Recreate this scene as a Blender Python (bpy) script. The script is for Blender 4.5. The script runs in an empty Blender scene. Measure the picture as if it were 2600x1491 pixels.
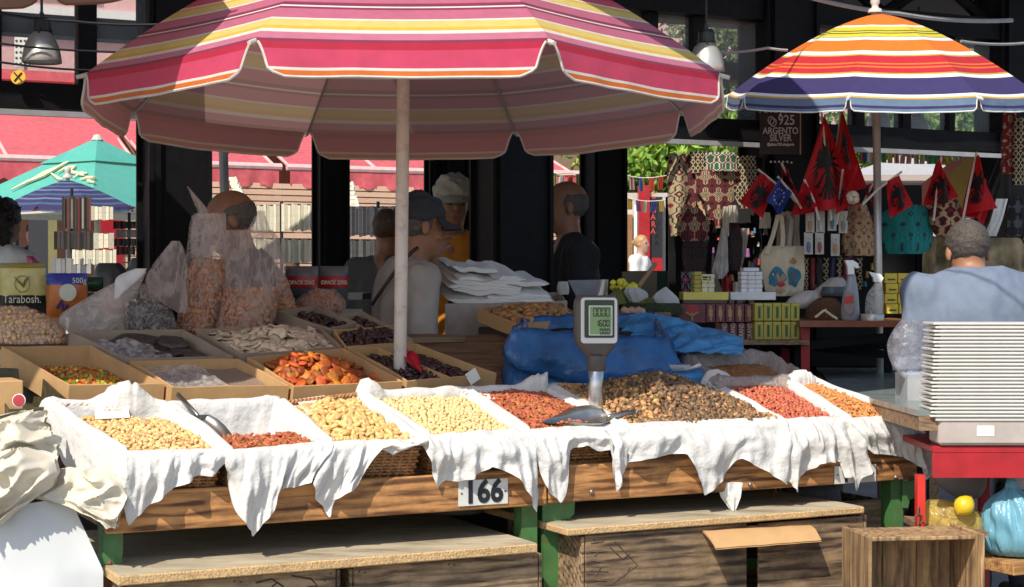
import bpy, math, random
import numpy as np
from mathutils import Vector, Matrix, noise as mnoise

random.seed(7)
rng = np.random.default_rng(7)
scene = bpy.context.scene
COL = scene.collection
PI = math.pi

# ------------------------------------------------------------------ camera
HC = 1.3
FPX = 4252.0
PITCH = math.atan(25.5 / FPX)
cam_d = bpy.data.cameras.new('camera')
cam = bpy.data.objects.new('camera', cam_d)
COL.objects.link(cam)
cam.location = (0, 0, HC)
cam.rotation_euler = (PI / 2 - PITCH, 0, 0)
cam_d.sensor_width = 36.0
cam_d.lens = 36.0 * FPX / 2600.0
cam_d.clip_start = 0.1
cam_d.clip_end = 500
scene.camera = cam

# ------------------------------------------------------------------ light
SUN_T = Vector((0.40, 0.90, -1.02)).normalized()      # direction the sunlight travels
elev = math.asin(-SUN_T.z)
world = bpy.data.worlds.new('World')
scene.world = world
world.use_nodes = True
wn = world.node_tree
sky = wn.nodes.new('ShaderNodeTexSky')
sky.sky_type = 'NISHITA'
sky.sun_disc = False
sky.sun_elevation = elev
sky.sun_rotation = math.atan2(-SUN_T.x, -SUN_T.y)
bg = wn.nodes['Background']
bg.inputs['Strength'].default_value = 0.15
wn.links.new(sky.outputs['Color'], bg.inputs['Color'])
sun_d = bpy.data.lights.new('sun', 'SUN')
sun_d.energy = 4.6
sun_d.angle = math.radians(0.5)
sun_d.color = (1.0, 0.93, 0.82)
sun = bpy.data.objects.new('sun', sun_d)
COL.objects.link(sun)
sun.location = (-4, -6, 9)
sun.rotation_euler = SUN_T.to_track_quat('-Z', 'Y').to_euler()
scene.view_settings.view_transform = 'Standard'
scene.view_settings.look = 'None'
scene.view_settings.gamma = 1.0
scene.view_settings.use_curve_mapping = False
scene.view_settings.exposure = 0.2
scene.render.engine = 'CYCLES'
scene.cycles.max_bounces = 8
scene.cycles.transparent_max_bounces = 16

# ------------------------------------------------------------------ picture geometry helpers
CAMO = np.array([0.0, 0.0, HC])
def ray(x, y):
    d = np.array([(x - 1300) / FPX, 1.0, -(y - 745.5) / FPX])
    c, s = math.cos(-PITCH), math.sin(-PITCH)
    return np.array([d[0], c * d[1] - s * d[2], s * d[1] + c * d[2]])
def P(x, y, Y):
    d = ray(x, y)
    return CAMO + d * (Y / d[1])
def onplane(x, y, p0, n):
    d = ray(x, y)
    return CAMO + d * (np.dot(np.asarray(p0) - CAMO, n) / np.dot(d, n))
def px(Y):                                             # metres per photo pixel at depth Y
    return Y / FPX
ANG = math.radians(26.53)
U = np.array([math.cos(ANG), math.sin(ANG), 0.0])      # along the stall front and the hall
V = np.array([-math.sin(ANG), math.cos(ANG), 0.0])     # away from the camera, square to it
ZUP = np.array([0.0, 0.0, 1.0])
RAIL0 = np.array([-1.2123, 5.0, 0.0])
def S(a, b, z):                                        # stall frame: along, behind the rail, height
    return RAIL0 + U * a + V * b + ZUP * z
TAU = math.radians(17)
F0 = S(0.047, 0.0, 0.79)
VD = V * math.cos(TAU) + ZUP * math.sin(TAU)           # up the sloping display
ND = np.cross(U, VD)                                   # its normal
def disp(x, y):                                        # pixel -> (a, b) on the display plane
    p = onplane(x, y, F0, ND) - F0
    return (float(p @ U), float(p @ VD))
def DW(a, b, c=0.0):
    return F0 + U * a + VD * b + ND * c
def lerp(a, b, t):
    return a + (b - a) * t
def quadmap(q, s, t):                                  # q = BL, BR, FR, FL ; s left->right, t front->back
    BL, BR, FR, FL = [np.asarray(p, float) for p in q]
    f = FL + (FR - FL) * s
    k = BL + (BR - BL) * s
    return f + (k - f) * t

# ------------------------------------------------------------------ object helpers
WLOC = {}
def tag(o, label=None, cat=None, group=None, kind=None):
    if label: o['label'] = label
    if cat: o['category'] = cat
    if group: o['group'] = group
    if kind: o['kind'] = kind
    return o
def thing(name, loc, label=None, cat=None, group=None, kind=None):
    o = bpy.data.objects.new(name, None)
    COL.objects.link(o)
    o.location = tuple(float(v) for v in loc)
    o.empty_display_size = 0.1
    WLOC[o] = np.array(loc, float)
    return tag(o, label, cat, group, kind)
def mk(name, verts, faces, mats, parent=None, smooth=False, idx=None, label=None, cat=None, group=None, kind=None, base=None):
    vs = np.asarray(verts, float).reshape(-1, 3)
    if parent is not None:
        org = WLOC[parent]
    elif base is not None:
        org = np.asarray(base, float)
    else:
        mn, mx = vs.min(0), vs.max(0)
        org = np.array([(mn[0] + mx[0]) / 2, (mn[1] + mx[1]) / 2, mn[2]])
    me = bpy.data.meshes.new(name)
    me.from_pydata((vs - org).tolist(), [], faces)
    if not isinstance(mats, (list, tuple)): mats = [mats]
    for m in mats: me.materials.append(m)
    if idx is not None:
        me.polygons.foreach_set('material_index', np.asarray(idx, dtype=np.int32))
    if smooth:
        me.polygons.foreach_set('use_smooth', np.ones(len(me.polygons), dtype=bool))
    me.update()
    o = bpy.data.objects.new(name, me)
    COL.objects.link(o)
    WLOC[o] = np.array(org)
    if parent is not None:
        o.parent = parent
    else:
        o.location = tuple(org)
    return tag(o, label, cat, group, kind)

class MB:
    def __init__(s):
        s.v = []; s.f = []; s.i = []; s.n = 0
    def add(s, vs, fs, m=0):
        vs = np.asarray(vs, float).reshape(-1, 3)
        s.v.append(vs)
        for f in fs:
            s.f.append([k + s.n for k in f]); s.i.append(m)
        s.n += len(vs)
        return s
    def box(s, c, ex, ey, ez, m=0):                   # centre and three half-extent vectors
        c = np.asarray(c, float); ex = np.asarray(ex, float); ey = np.asarray(ey, float); ez = np.asarray(ez, float)
        vs = [c + sx * ex + sy * ey + sz * ez for sz in (-1, 1) for sy in (-1, 1) for sx in (-1, 1)]
        fs = [(0, 2, 3, 1), (4, 5, 7, 6), (0, 1, 5, 4), (2, 6, 7, 3), (0, 4, 6, 2), (1, 3, 7, 5)]
        return s.add(vs, fs, m)
    def bbox(s, c, ex, ey, ez, bev, m=0):             # box with chamfered edges
        c = np.asarray(c, float); E = [np.asarray(e, float) for e in (ex, ey, ez)]
        L = [np.linalg.norm(e) for e in E]
        b = min(bev, 0.45 * min(L))
        D = [e / l for e, l in zip(E, L)]
        vs = []; ids = {}
        for sx in (-1, 1):
            for sy in (-1, 1):
                for sz in (-1, 1):
                    sg = (sx, sy, sz)
                    for k in range(3):
                        p = c.copy()
                        for j in range(3):
                            p = p + D[j] * sg[j] * (L[j] - (0 if j == k else b))
                        ids[sg + (k,)] = len(vs); vs.append(p)
        fs = []
        sgn = (-1, 1)
        for k in range(3):
            j, l = (k + 1) % 3, (k + 2) % 3
            for sk in sgn:
                q = []
                for (sj, sl) in ((-1, -1), (1, -1), (1, 1), (-1, 1)):
                    sg = [0, 0, 0]; sg[k] = sk; sg[j] = sj; sg[l] = sl
                    q.append(ids[tuple(sg) + (k,)])
                fs.append(q if sk > 0 else q[::-1])
        for k in range(3):
            j, l = (k + 1) % 3, (k + 2) % 3
            for sj in sgn:
                for sl in sgn:
                    a = [0, 0, 0]; a[j] = sj; a[l] = sl
                    a0 = a[:]; a0[k] = -1; a1 = a[:]; a1[k] = 1
                    q = [ids[tuple(a0) + (j,)], ids[tuple(a1) + (j,)], ids[tuple(a1) + (l,)], ids[tuple(a0) + (l,)]]
                    fs.append(q if sj * sl > 0 else q[::-1])
        for sx in sgn:
            for sy in sgn:
                for sz in sgn:
                    q = [ids[(sx, sy, sz, k)] for k in range(3)]
                    fs.append(q if sx * sy * sz > 0 else q[::-1])
        return s.add(vs, fs, m)
    def tube(s, pts, r, n=8, m=0, caps=True):
        pts = [np.asarray(p, float) for p in pts]
        rs = r if isinstance(r, (list, tuple, np.ndarray)) else [r] * len(pts)
        up = np.array([0.0, 0.0, 1.0]); vs = []
        prev = None
        for k, p in enumerate(pts):
            t = pts[min(k + 1, len(pts) - 1)] - pts[max(k - 1, 0)]
            t = t / (np.linalg.norm(t) + 1e-12)
            if prev is None:
                ref = up if abs(t[2]) < 0.9 else np.array([1.0, 0, 0])
                e1 = np.cross(t, ref)
            else:
                e1 = prev - t * np.dot(prev, t)
            e1 /= np.linalg.norm(e1) + 1e-12
            prev = e1
            e2 = np.cross(t, e1)
            for q in range(n):
                a = 2 * PI * q / n
                vs.append(p + rs[k] * (math.cos(a) * e1 + math.sin(a) * e2))
        fs = []
        for k in range(len(pts) - 1):
            for q in range(n):
                a, b = k * n + q, k * n + (q + 1) % n
                fs.append((a, b, b + n, a + n))
        if caps:
            fs.append(tuple(range(n))[::-1]); fs.append(tuple((len(pts) - 1) * n + q for q in range(n)))
        return s.add(vs, fs, m)
    def lathe(s, c, prof, n=16, m=0, ax=None):        # prof: list of (r, h)
        c = np.asarray(c, float)
        if ax is None: e1, e2, e3 = np.eye(3)
        else:
            e3 = np.asarray(ax, float) / np.linalg.norm(ax)
            e1 = np.cross(e3, [0.1, 0.9, 0.3]); e1 /= np.linalg.norm(e1); e2 = np.cross(e3, e1)
        vs = []; fs = []
        for (r, h) in prof:
            for q in range(n):
                a = 2 * PI * q / n
                vs.append(c + e1 * r * math.cos(a) + e2 * r * math.sin(a) + e3 * h)
        for k in range(len(prof) - 1):
            for q in range(n):
                a, b = k * n + q, k * n + (q + 1) % n
                fs.append((a, b, b + n, a + n))
        return s.add(vs, fs, m)
    def grid(s, fn, nu, nv, m=0, flip=False):
        vs = [fn(i / (nu - 1), j / (nv - 1)) for j in range(nv) for i in range(nu)]
        fs = []
        for j in range(nv - 1):
            for i in range(nu - 1):
                a = j * nu + i
                q = (a, a + 1, a + nu + 1, a + nu)
                fs.append(q[::-1] if flip else q)
        return s.add(vs, fs, m)
    def prism(s, poly, off, m=0):                     # extrude a planar polygon by the vector off
        poly = [np.asarray(p, float) for p in poly]; off = np.asarray(off, float); n = len(poly)
        vs = poly + [p + off for p in poly]
        fs = [tuple(range(n))[::-1], tuple(range(n, 2 * n))]
        for k in range(n):
            fs.append((k, (k + 1) % n, n + (k + 1) % n, n + k))
        return s.add(vs, fs, m)
    def build(s, name, mats, parent=None, smooth=False, **kw):
        return mk(name, np.concatenate(s.v), s.f, mats, parent, smooth, s.i, **kw)

def copy_tree(o, parent=None, loc=None):
    c = o.copy(); COL.objects.link(c); c.parent = parent
    WLOC[c] = WLOC[o].copy()
    for ch in o.children: copy_tree(ch, c)
    return c

def n3(p, s=1.0, seed=0.0):
    return mnoise.noise(Vector((p[0] * s + seed, p[1] * s + seed * 1.7, p[2] * s - seed)))
def n2(x, y, seed=0.0):
    return mnoise.noise(Vector((x, y, seed * 3.17 + 0.5)))

# surface nets on a signed distance grid: one continuous skin over blended shapes
class SDF:
    def __init__(s, mn, mx, h):
        s.mn = np.array(mn, float); s.h = h
        s.n = np.ceil((np.array(mx) - s.mn) / h).astype(int) + 1
        s.f = np.full(s.n, 0.3)
        s.ax = [s.mn[k] + h * np.arange(s.n[k]) for k in range(3)]
    def _win(s, lo, hi):
        a = np.clip(((lo - s.mn) / s.h).astype(int), 0, s.n - 1)
        b = np.clip(np.ceil((hi - s.mn) / s.h).astype(int) + 1, 1, s.n)
        sl = tuple(slice(int(p), int(max(q, p + 1))) for p, q in zip(a, b))
        X, Y, Z = np.meshgrid(s.ax[0][sl[0]], s.ax[1][sl[1]], s.ax[2][sl[2]], indexing='ij')
        return sl, X, Y, Z
    def _mix(s, sl, d, k, op='add'):
        cur = s.f[sl]
        if op == 'sub':
            d = -d
            h = np.clip(0.5 - 0.5 * (d - cur) / k, 0, 1)
            s.f[sl] = d * (1 - h) + cur * h + k * h * (1 - h) if False else np.maximum(cur, d)
            return
        h = np.clip(0.5 + 0.5 * (cur - d) / k, 0, 1)
        s.f[sl] = cur * (1 - h) + d * h - k * h * (1 - h)
    def cap(s, p0, p1, r0, r1=None, k=0.02, flat=1.0, fax=None):
        r1 = r0 if r1 is None else r1
        p0 = np.array(p0, float); p1 = np.array(p1, float); R = max(r0, r1) + 2.5 * k + 2 * s.h
        sl, X, Y, Z = s._win(np.minimum(p0, p1) - R, np.maximum(p0, p1) + R)
        d = p1 - p0; L2 = d @ d + 1e-12
        t = np.clip(((X - p0[0]) * d[0] + (Y - p0[1]) * d[1] + (Z - p0[2]) * d[2]) / L2, 0, 1)
        dx, dy, dz = X - p0[0] - t * d[0], Y - p0[1] - t * d[1], Z - p0[2] - t * d[2]
        D = np.sqrt(dx * dx + dy * dy + dz * dz) - (r0 + (r1 - r0) * t)
        s._mix(sl, D, k)
    def ell(s, c, r, M=None, k=0.02, op='add'):
        c = np.array(c, float); r = np.array(r, float); R = r.max() + 2.5 * k + 2 * s.h
        sl, X, Y, Z = s._win(c - R, c + R)
        q = np.stack([X - c[0], Y - c[1], Z - c[2]], -1)
        if M is not None: q = q @ np.asarray(M)          # columns of M are the local axes
        q0 = np.linalg.norm(q / r, axis=-1); q1 = np.linalg.norm(q / (r * r), axis=-1) + 1e-9
        s._mix(sl, q0 * (q0 - 1) / q1, k, op)
    def cut(s, p, n):                                   # keep the side the normal points away from
        p = np.array(p, float); n = np.array(n, float); n = n / np.linalg.norm(n)
        X, Y, Z = np.meshgrid(*s.ax, indexing='ij')
        s.f = np.maximum(s.f, (X - p[0]) * n[0] + (Y - p[1]) * n[1] + (Z - p[2]) * n[2])
    def noise(s, amp, scale, seed=0, stretch=(1, 1, 1)):
        r = np.random.default_rng(seed)
        X, Y, Z = np.meshgrid(*s.ax, indexing='ij')
        for _ in range(7):
            w = r.normal(size=3) * scale * np.array(stretch)
            s.f = s.f + amp / 3 * np.sin(X * w[0] + Y * w[1] + Z * w[2] + r.uniform(0, 6.28))
    def mesh(s, smooth=2):
        f = s.f; ins = f < 0; nx, ny, nz = f.shape
        cell = np.full((nx - 1, ny - 1, nz - 1), -1, int)
        c8 = np.stack([ins[i:nx - 1 + i, j:ny - 1 + j, k:nz - 1 + k] for i in (0, 1) for j in (0, 1) for k in (0, 1)], 0)
        cnt = c8.sum(0); act = (cnt > 0) & (cnt < 8)
        idx = np.argwhere(act)
        cell[act] = np.arange(len(idx))
        acc = np.zeros((len(idx), 3)); num = np.zeros(len(idx))
        corners = [(i, j, k) for i in (0, 1) for j in (0, 1) for k in (0, 1)]
        edges = [(a, b) for a in range(8) for b in range(a + 1, 8) if sum(abs(np.array(corners[a]) - np.array(corners[b]))) == 1]
        I, J, K = idx.T
        for a, b in edges:
            ca, cb = corners[a], corners[b]
            fa = f[I + ca[0], J + ca[1], K + ca[2]]; fb = f[I + cb[0], J + cb[1], K + cb[2]]
            m = (fa < 0) != (fb < 0)
            t = np.where(m, fa / np.where(m, fa - fb, 1), 0)
            pos = np.array(ca)[None] + t[:, None] * (np.array(cb) - np.array(ca))[None]
            acc[m] += pos[m]; num[m] += 1
        vs = s.mn + s.h * (idx + acc / num[:, None])
        quads = []
        for ax in range(3):
            o1, o2 = (ax + 1) % 3, (ax + 2) % 3
            sa = [slice(1, -1)] * 3; sa[ax] = slice(0, -1)
            sb = [slice(1, -1)] * 3; sb[ax] = slice(1, None)
            A = ins[tuple(sa)]; B = ins[tuple(sb)]
            e = np.argwhere(A != B)
            if len(e) == 0: continue
            pos = e.copy(); pos[:, o1] += 1; pos[:, o2] += 1
            fl = A[tuple(e.T)]
            def cid(d1, d2):
                q = pos.copy(); q[:, o1] -= d1; q[:, o2] -= d2
                return cell[tuple(q.T)]
            q = np.stack([cid(1, 1), cid(0, 1), cid(0, 0), cid(1, 0)], 1)
            q[~fl] = q[~fl][:, ::-1]
            quads.append(q)
        q = np.concatenate(quads)
        q = q[(q >= 0).all(1)]
        for _ in range(smooth):
            sm = np.zeros_like(vs); cn = np.zeros(len(vs))
            for a in range(4):
                b = (a + 1) % 4
                np.add.at(sm, q[:, a], vs[q[:, b]]); np.add.at(cn, q[:, a], 1)
                np.add.at(sm, q[:, b], vs[q[:, a]]); np.add.at(cn, q[:, b], 1)
            vs = 0.5 * vs + 0.5 * sm / np.maximum(cn, 1)[:, None]
        return vs, q.tolist()

# ------------------------------------------------------------------ materials
MATS = {}
def _new(name):
    m = bpy.data.materials.new(name); m.use_nodes = True
    nt = m.node_tree; b = nt.nodes['Principled BSDF']
    return m, nt, b
def M(name, col, rough=0.6, var=0.12, scale=18.0, bump=0.0, bscale=60.0, metal=0.0, rnd=0.0, hue=0.0, transl=0.0, dirt=0.0, dcol=(0.08, 0.06, 0.04),
      dscale=6.0, spec=0.5, sss=0.0, stretch=None, rotz=0.0, isl=0.0, col2=None, alpha=1.0):
    if name in MATS: return MATS[name]
    m, nt, b = _new(name); N = nt.nodes; Lk = nt.links
    tc = N.new('ShaderNodeTexCoord')
    mp = N.new('ShaderNodeMapping'); Lk.new(tc.outputs['Object'], mp.inputs['Vector'])
    mp.inputs['Rotation'].default_value = (0, 0, rotz)
    if stretch: mp.inputs['Scale'].default_value = stretch
    nz = N.new('ShaderNodeTexNoise'); nz.inputs['Scale'].default_value = scale; nz.inputs['Detail'].default_value = 5
    Lk.new(mp.outputs[0], nz.inputs['Vector'])
    rp = N.new('ShaderNodeValToRGB')
    c = np.array(col); lo = np.clip(c * (1 - var), 0, 1); hi = np.clip(c * (1 + var), 0, 1)
    if col2 is not None: lo = np.array(col2)
    rp.color_ramp.elements[0].position = 0.3; rp.color_ramp.elements[1].position = 0.7
    rp.color_ramp.elements[0].color = (*lo, 1); rp.color_ramp.elements[1].color = (*hi, 1)
    Lk.new(nz.outputs['Fac'], rp.inputs['Fac'])
    out = rp.outputs['Color']
    if dirt > 0:
        n2_ = N.new('ShaderNodeTexNoise'); n2_.inputs['Scale'].default_value = dscale; n2_.inputs['Detail'].default_value = 8
        n2_.inputs['Roughness'].default_value = 0.7
        Lk.new(mp.outputs[0], n2_.inputs['Vector'])
        r2 = N.new('ShaderNodeValToRGB'); r2.color_ramp.elements[0].position = 0.5; r2.color_ramp.elements[1].position = 0.72
        r2.color_ramp.elements[0].color = (0, 0, 0, 1); r2.color_ramp.elements[1].color = (dirt, dirt, dirt, 1)
        Lk.new(n2_.outputs['Fac'], r2.inputs['Fac'])
        mx = N.new('ShaderNodeMix'); mx.data_type = 'RGBA'; mx.inputs['B'].default_value = (*dcol, 1)
        Lk.new(r2.outputs['Color'], mx.inputs['Factor']); Lk.new(out, mx.inputs['A']); out = mx.outputs['Result']
    if rnd > 0 or hue > 0:
        oi = N.new('ShaderNodeObjectInfo'); gm = N.new('ShaderNodeNewGeometry')
        ad = N.new('ShaderNodeMath'); ad.operation = 'ADD'
        Lk.new(oi.outputs['Random'], ad.inputs[0]); Lk.new(gm.outputs['Random Per Island'], ad.inputs[1])
        fr = N.new('ShaderNodeMath'); fr.operation = 'FRACT'; Lk.new(ad.outputs[0], fr.inputs[0])
        hs = N.new('ShaderNodeHueSaturation')
        mr = N.new('ShaderNodeMapRange'); mr.inputs['To Min'].default_value = 1 - rnd; mr.inputs['To Max'].default_value = 1 + rnd
        Lk.new(fr.outputs[0], mr.inputs['Value']); Lk.new(mr.outputs[0], hs.inputs['Value'])
        if hue > 0:
            m7 = N.new('ShaderNodeMath'); m7.operation = 'MULTIPLY'; m7.inputs[1].default_value = 7.31; Lk.new(fr.outputs[0], m7.inputs[0])
            f7 = N.new('ShaderNodeMath'); f7.operation = 'FRACT'; Lk.new(m7.outputs[0], f7.inputs[0])
            mh = N.new('ShaderNodeMapRange'); mh.inputs['To Min'].default_value = 0.5 - hue; mh.inputs['To Max'].default_value = 0.5 + hue
            Lk.new(f7.outputs[0], mh.inputs['Value']); Lk.new(mh.outputs[0], hs.inputs['Hue'])
        Lk.new(out, hs.inputs['Color']); out = hs.outputs['Color']
    Lk.new(out, b.inputs['Base Color'])
    b.inputs['Roughness'].default_value = rough; b.inputs['Metallic'].default_value = metal
    b.inputs['Specular IOR Level'].default_value = spec
    if sss > 0:
        b.inputs['Subsurface Weight'].default_value = sss; b.inputs['Subsurface Radius'].default_value = (0.02, 0.01, 0.005)
        b.inputs['Subsurface Scale'].default_value = 0.3
    if bump > 0:
        nb = N.new('ShaderNodeTexNoise'); nb.inputs['Scale'].default_value = bscale; nb.inputs['Detail'].default_value = 4
        Lk.new(mp.outputs[0], nb.inputs['Vector'])
        bp = N.new('ShaderNodeBump'); bp.inputs['Strength'].default_value = bump; bp.inputs['Distance'].default_value = 0.01
        Lk.new(nb.outputs['Fac'], bp.inputs['Height']); Lk.new(bp.outputs['Normal'], b.inputs['Normal'])
    o = nt.nodes['Material Output']
    if transl > 0:
        tr = N.new('ShaderNodeBsdfTranslucent'); Lk.new(out, tr.inputs['Color'])
        ms = N.new('ShaderNodeMixShader'); ms.inputs[0].default_value = transl
        Lk.new(b.outputs[0], ms.inputs[1]); Lk.new(tr.outputs[0], ms.inputs[2]); Lk.new(ms.outputs[0], o.inputs['Surface'])
    MATS[name] = m
    return m
def plastic_film(name, col=(0.85, 0.82, 0.8), clear=0.55, rough=0.16, bump=0.6, bscale=25, stretch=None):
    if name in MATS: return MATS[name]
    m, nt, b = _new(name); N = nt.nodes; Lk = nt.links
    b.inputs['Base Color'].default_value = (*col, 1); b.inputs['Roughness'].default_value = rough
    tc = N.new('ShaderNodeTexCoord'); mp = N.new('ShaderNodeMapping'); Lk.new(tc.outputs['Object'], mp.inputs['Vector'])
    if stretch: mp.inputs['Scale'].default_value = stretch
    nz = N.new('ShaderNodeTexNoise'); nz.inputs['Scale'].default_value = bscale; nz.inputs['Detail'].default_value = 3
    nz.inputs['Distortion'].default_value = 1.1
    Lk.new(mp.outputs[0], nz.inputs['Vector'])
    bp = N.new('ShaderNodeBump'); bp.inputs['Strength'].default_value = bump; bp.inputs['Distance'].default_value = 0.02
    Lk.new(nz.outputs['Fac'], bp.inputs['Height']); Lk.new(bp.outputs[0], b.inputs['Normal'])
    tp = N.new('ShaderNodeBsdfTransparent'); tl = N.new('ShaderNodeBsdfTranslucent'); tl.inputs['Color'].default_value = (*col, 1)
    m1 = N.new('ShaderNodeMixShader'); m1.inputs[0].default_value = 0.45
    Lk.new(b.outputs[0], m1.inputs[1]); Lk.new(tl.outputs[0], m1.inputs[2])
    m2 = N.new('ShaderNodeMixShader')
    cr = N.new('ShaderNodeMapRange'); cr.inputs['From Min'].default_value = 0.0; cr.inputs['From Max'].default_value = 0.09
    cr.inputs['To Min'].default_value = max(0, clear - 0.26); cr.inputs['To Max'].default_value = min(1, clear + 0.08)
    sb_ = N.new('ShaderNodeMath'); sb_.operation = 'SUBTRACT'; sb_.inputs[1].default_value = 0.5; Lk.new(nz.outputs['Fac'], sb_.inputs[0])
    ab_ = N.new('ShaderNodeMath'); ab_.operation = 'ABSOLUTE'; Lk.new(sb_.outputs[0], ab_.inputs[0]); Lk.new(ab_.outputs[0], cr.inputs['Value']); Lk.new(cr.outputs[0], m2.inputs[0])
    Lk.new(m1.outputs[0], m2.inputs[1]); Lk.new(tp.outputs[0], m2.inputs[2])
    Lk.new(m2.outputs[0], nt.nodes['Material Output'].inputs['Surface'])
    MATS[name] = m
    return m
def wood(name, c1, c2, axis='x', rotz=0.0, grain=26.0, rough=0.75, knots=True, dirt=0.25, rnd=0.1, dcol=(0.05, 0.035, 0.025)):
    if name in MATS: return MATS[name]
    m, nt, b = _new(name); N = nt.nodes; Lk = nt.links
    tc = N.new('ShaderNodeTexCoord'); mr = N.new('ShaderNodeMapping'); mr.inputs['Rotation'].default_value = (0, 0, -rotz)
    Lk.new(tc.outputs['Object'], mr.inputs['Vector'])
    ms = N.new('ShaderNodeMapping')
    ms.inputs['Scale'].default_value = {'x': (0.5, 5, 5), 'z': (5, 5, 0.5), 'y': (5, 0.5, 5)}[axis]
    Lk.new(mr.outputs[0], ms.inputs['Vector'])
    wv = N.new('ShaderNodeTexWave'); wv.wave_type = 'RINGS'; wv.rings_direction = {'x': 'X', 'z': 'Z', 'y': 'Y'}[axis]
    wv.inputs['Scale'].default_value = grain / 5.0; wv.inputs['Distortion'].default_value = 7.0; wv.inputs['Detail'].default_value = 3
    wv.inputs['Detail Scale'].default_value = 0.7
    Lk.new(ms.outputs[0], wv.inputs['Vector'])
    nz = N.new('ShaderNodeTexNoise'); nz.inputs['Scale'].default_value = 11; nz.inputs['Detail'].default_value = 8; nz.inputs['Distortion'].default_value = 0.6
    Lk.new(ms.outputs[0], nz.inputs['Vector'])
    mx = N.new('ShaderNodeMath'); mx.operation = 'MULTIPLY_ADD'; mx.inputs[1].default_value = 0.13
    Lk.new(wv.outputs['Fac'], mx.inputs[0])
    hf = N.new('ShaderNodeMath'); hf.operation = 'MULTIPLY'; hf.inputs[1].default_value = 0.95; Lk.new(nz.outputs['Fac'], hf.inputs[0])
    Lk.new(hf.outputs[0], mx.inputs[2])
    rp = N.new('ShaderNodeValToRGB'); rp.color_ramp.elements[0].position = 0.38; rp.color_ramp.elements[1].position = 0.66
    rp.color_ramp.elements[0].color = (*c2, 1); rp.color_ramp.elements[1].color = (*c1, 1)
    Lk.new(mx.outputs[0], rp.inputs['Fac']); out = rp.outputs['Color']
    nd = N.new('ShaderNodeTexNoise'); nd.inputs['Scale'].default_value = 5; nd.inputs['Detail'].default_value = 8; nd.inputs['Roughness'].default_value = 0.75
    Lk.new(mr.outputs[0], nd.inputs['Vector'])
    rd = N.new('ShaderNodeValToRGB'); rd.color_ramp.elements[0].position = 0.48; rd.color_ramp.elements[1].position = 0.75
    rd.color_ramp.elements[0].color = (0, 0, 0, 1); rd.color_ramp.elements[1].color = (dirt, dirt, dirt, 1)
    Lk.new(nd.outputs['Fac'], rd.inputs['Fac'])
    md = N.new('ShaderNodeMix'); md.data_type = 'RGBA'; md.inputs['B'].default_value = (*dcol, 1)
    Lk.new(rd.outputs['Color'], md.inputs['Factor']); Lk.new(out, md.inputs['A']); out = md.outputs['Result']
    if knots:
        mk_ = N.new('ShaderNodeMapping'); mk_.inputs['Scale'].default_value = {'x': (2.6, 9, 9), 'z': (9, 9, 2.6), 'y': (9, 2.6, 9)}[axis]; Lk.new(mr.outputs[0], mk_.inputs['Vector'])
        vo = N.new('ShaderNodeTexVoronoi'); vo.inputs['Scale'].default_value = 1.0; Lk.new(mk_.outputs[0], vo.inputs['Vector'])
        kr = N.new('ShaderNodeValToRGB'); kr.color_ramp.elements[0].position = 0.06; kr.color_ramp.elements[1].position = 0.2
        kr.color_ramp.elements[0].color = (0.85, 0.85, 0.85, 1); kr.color_ramp.elements[1].color = (0, 0, 0, 1); Lk.new(vo.outputs['Distance'], kr.inputs['Fac'])
        kx = N.new('ShaderNodeMix'); kx.data_type = 'RGBA'; kx.inputs['B'].default_value = (c2[0] * .6, c2[1] * .6, c2[2] * .6, 1)
        Lk.new(kr.outputs['Color'], kx.inputs['Factor']); Lk.new(out, kx.inputs['A']); out = kx.outputs['Result']
    oi = N.new('ShaderNodeObjectInfo'); hs = N.new('ShaderNodeHueSaturation'); rm = N.new('ShaderNodeMapRange')
    rm.inputs['To Min'].default_value = 1 - rnd; rm.inputs['To Max'].default_value = 1 + rnd
    Lk.new(oi.outputs['Random'], rm.inputs['Value']); Lk.new(rm.outputs[0], hs.inputs['Value']); Lk.new(out, hs.inputs['Color'])
    Lk.new(hs.outputs[0], b.inputs['Base Color']); b.inputs['Roughness'].default_value = rough
    bp = N.new('ShaderNodeBump'); bp.inputs['Strength'].default_value = 0.3; bp.inputs['Distance'].default_value = 0.003
    Lk.new(mx.outputs[0], bp.inputs['Height']); Lk.new(bp.outputs[0], b.inputs['Normal'])
    MATS[name] = m
    return m

FONT_CACHE = {}
def text_mesh(txt, size, mat, fn, parent, name='lettering', depth=0.0, stretch=1.0, align='CENTER', bold=0.0, shear=0.0, **kw):
    """flat letters; fn(u, v) maps letter coordinates in metres to a world point"""
    cu = bpy.data.curves.new('letters', 'FONT'); cu.body = txt; cu.size = size; cu.align_x = align; cu.align_y = 'CENTER'
    cu.resolution_u = 3; cu.offset = bold; cu.shear = shear
    tmp = bpy.data.objects.new('letters', cu); COL.objects.link(tmp)
    me = bpy.data.meshes.new_from_object(tmp)
    bpy.data.objects.remove(tmp)
    vs = [fn(v.co.x * stretch, v.co.y) for v in me.vertices]
    fs = [tuple(p.vertices) for p in me.polygons]
    bpy.data.meshes.remove(me)
    return mk(name, vs, fs, mat, parent, **kw)
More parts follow.
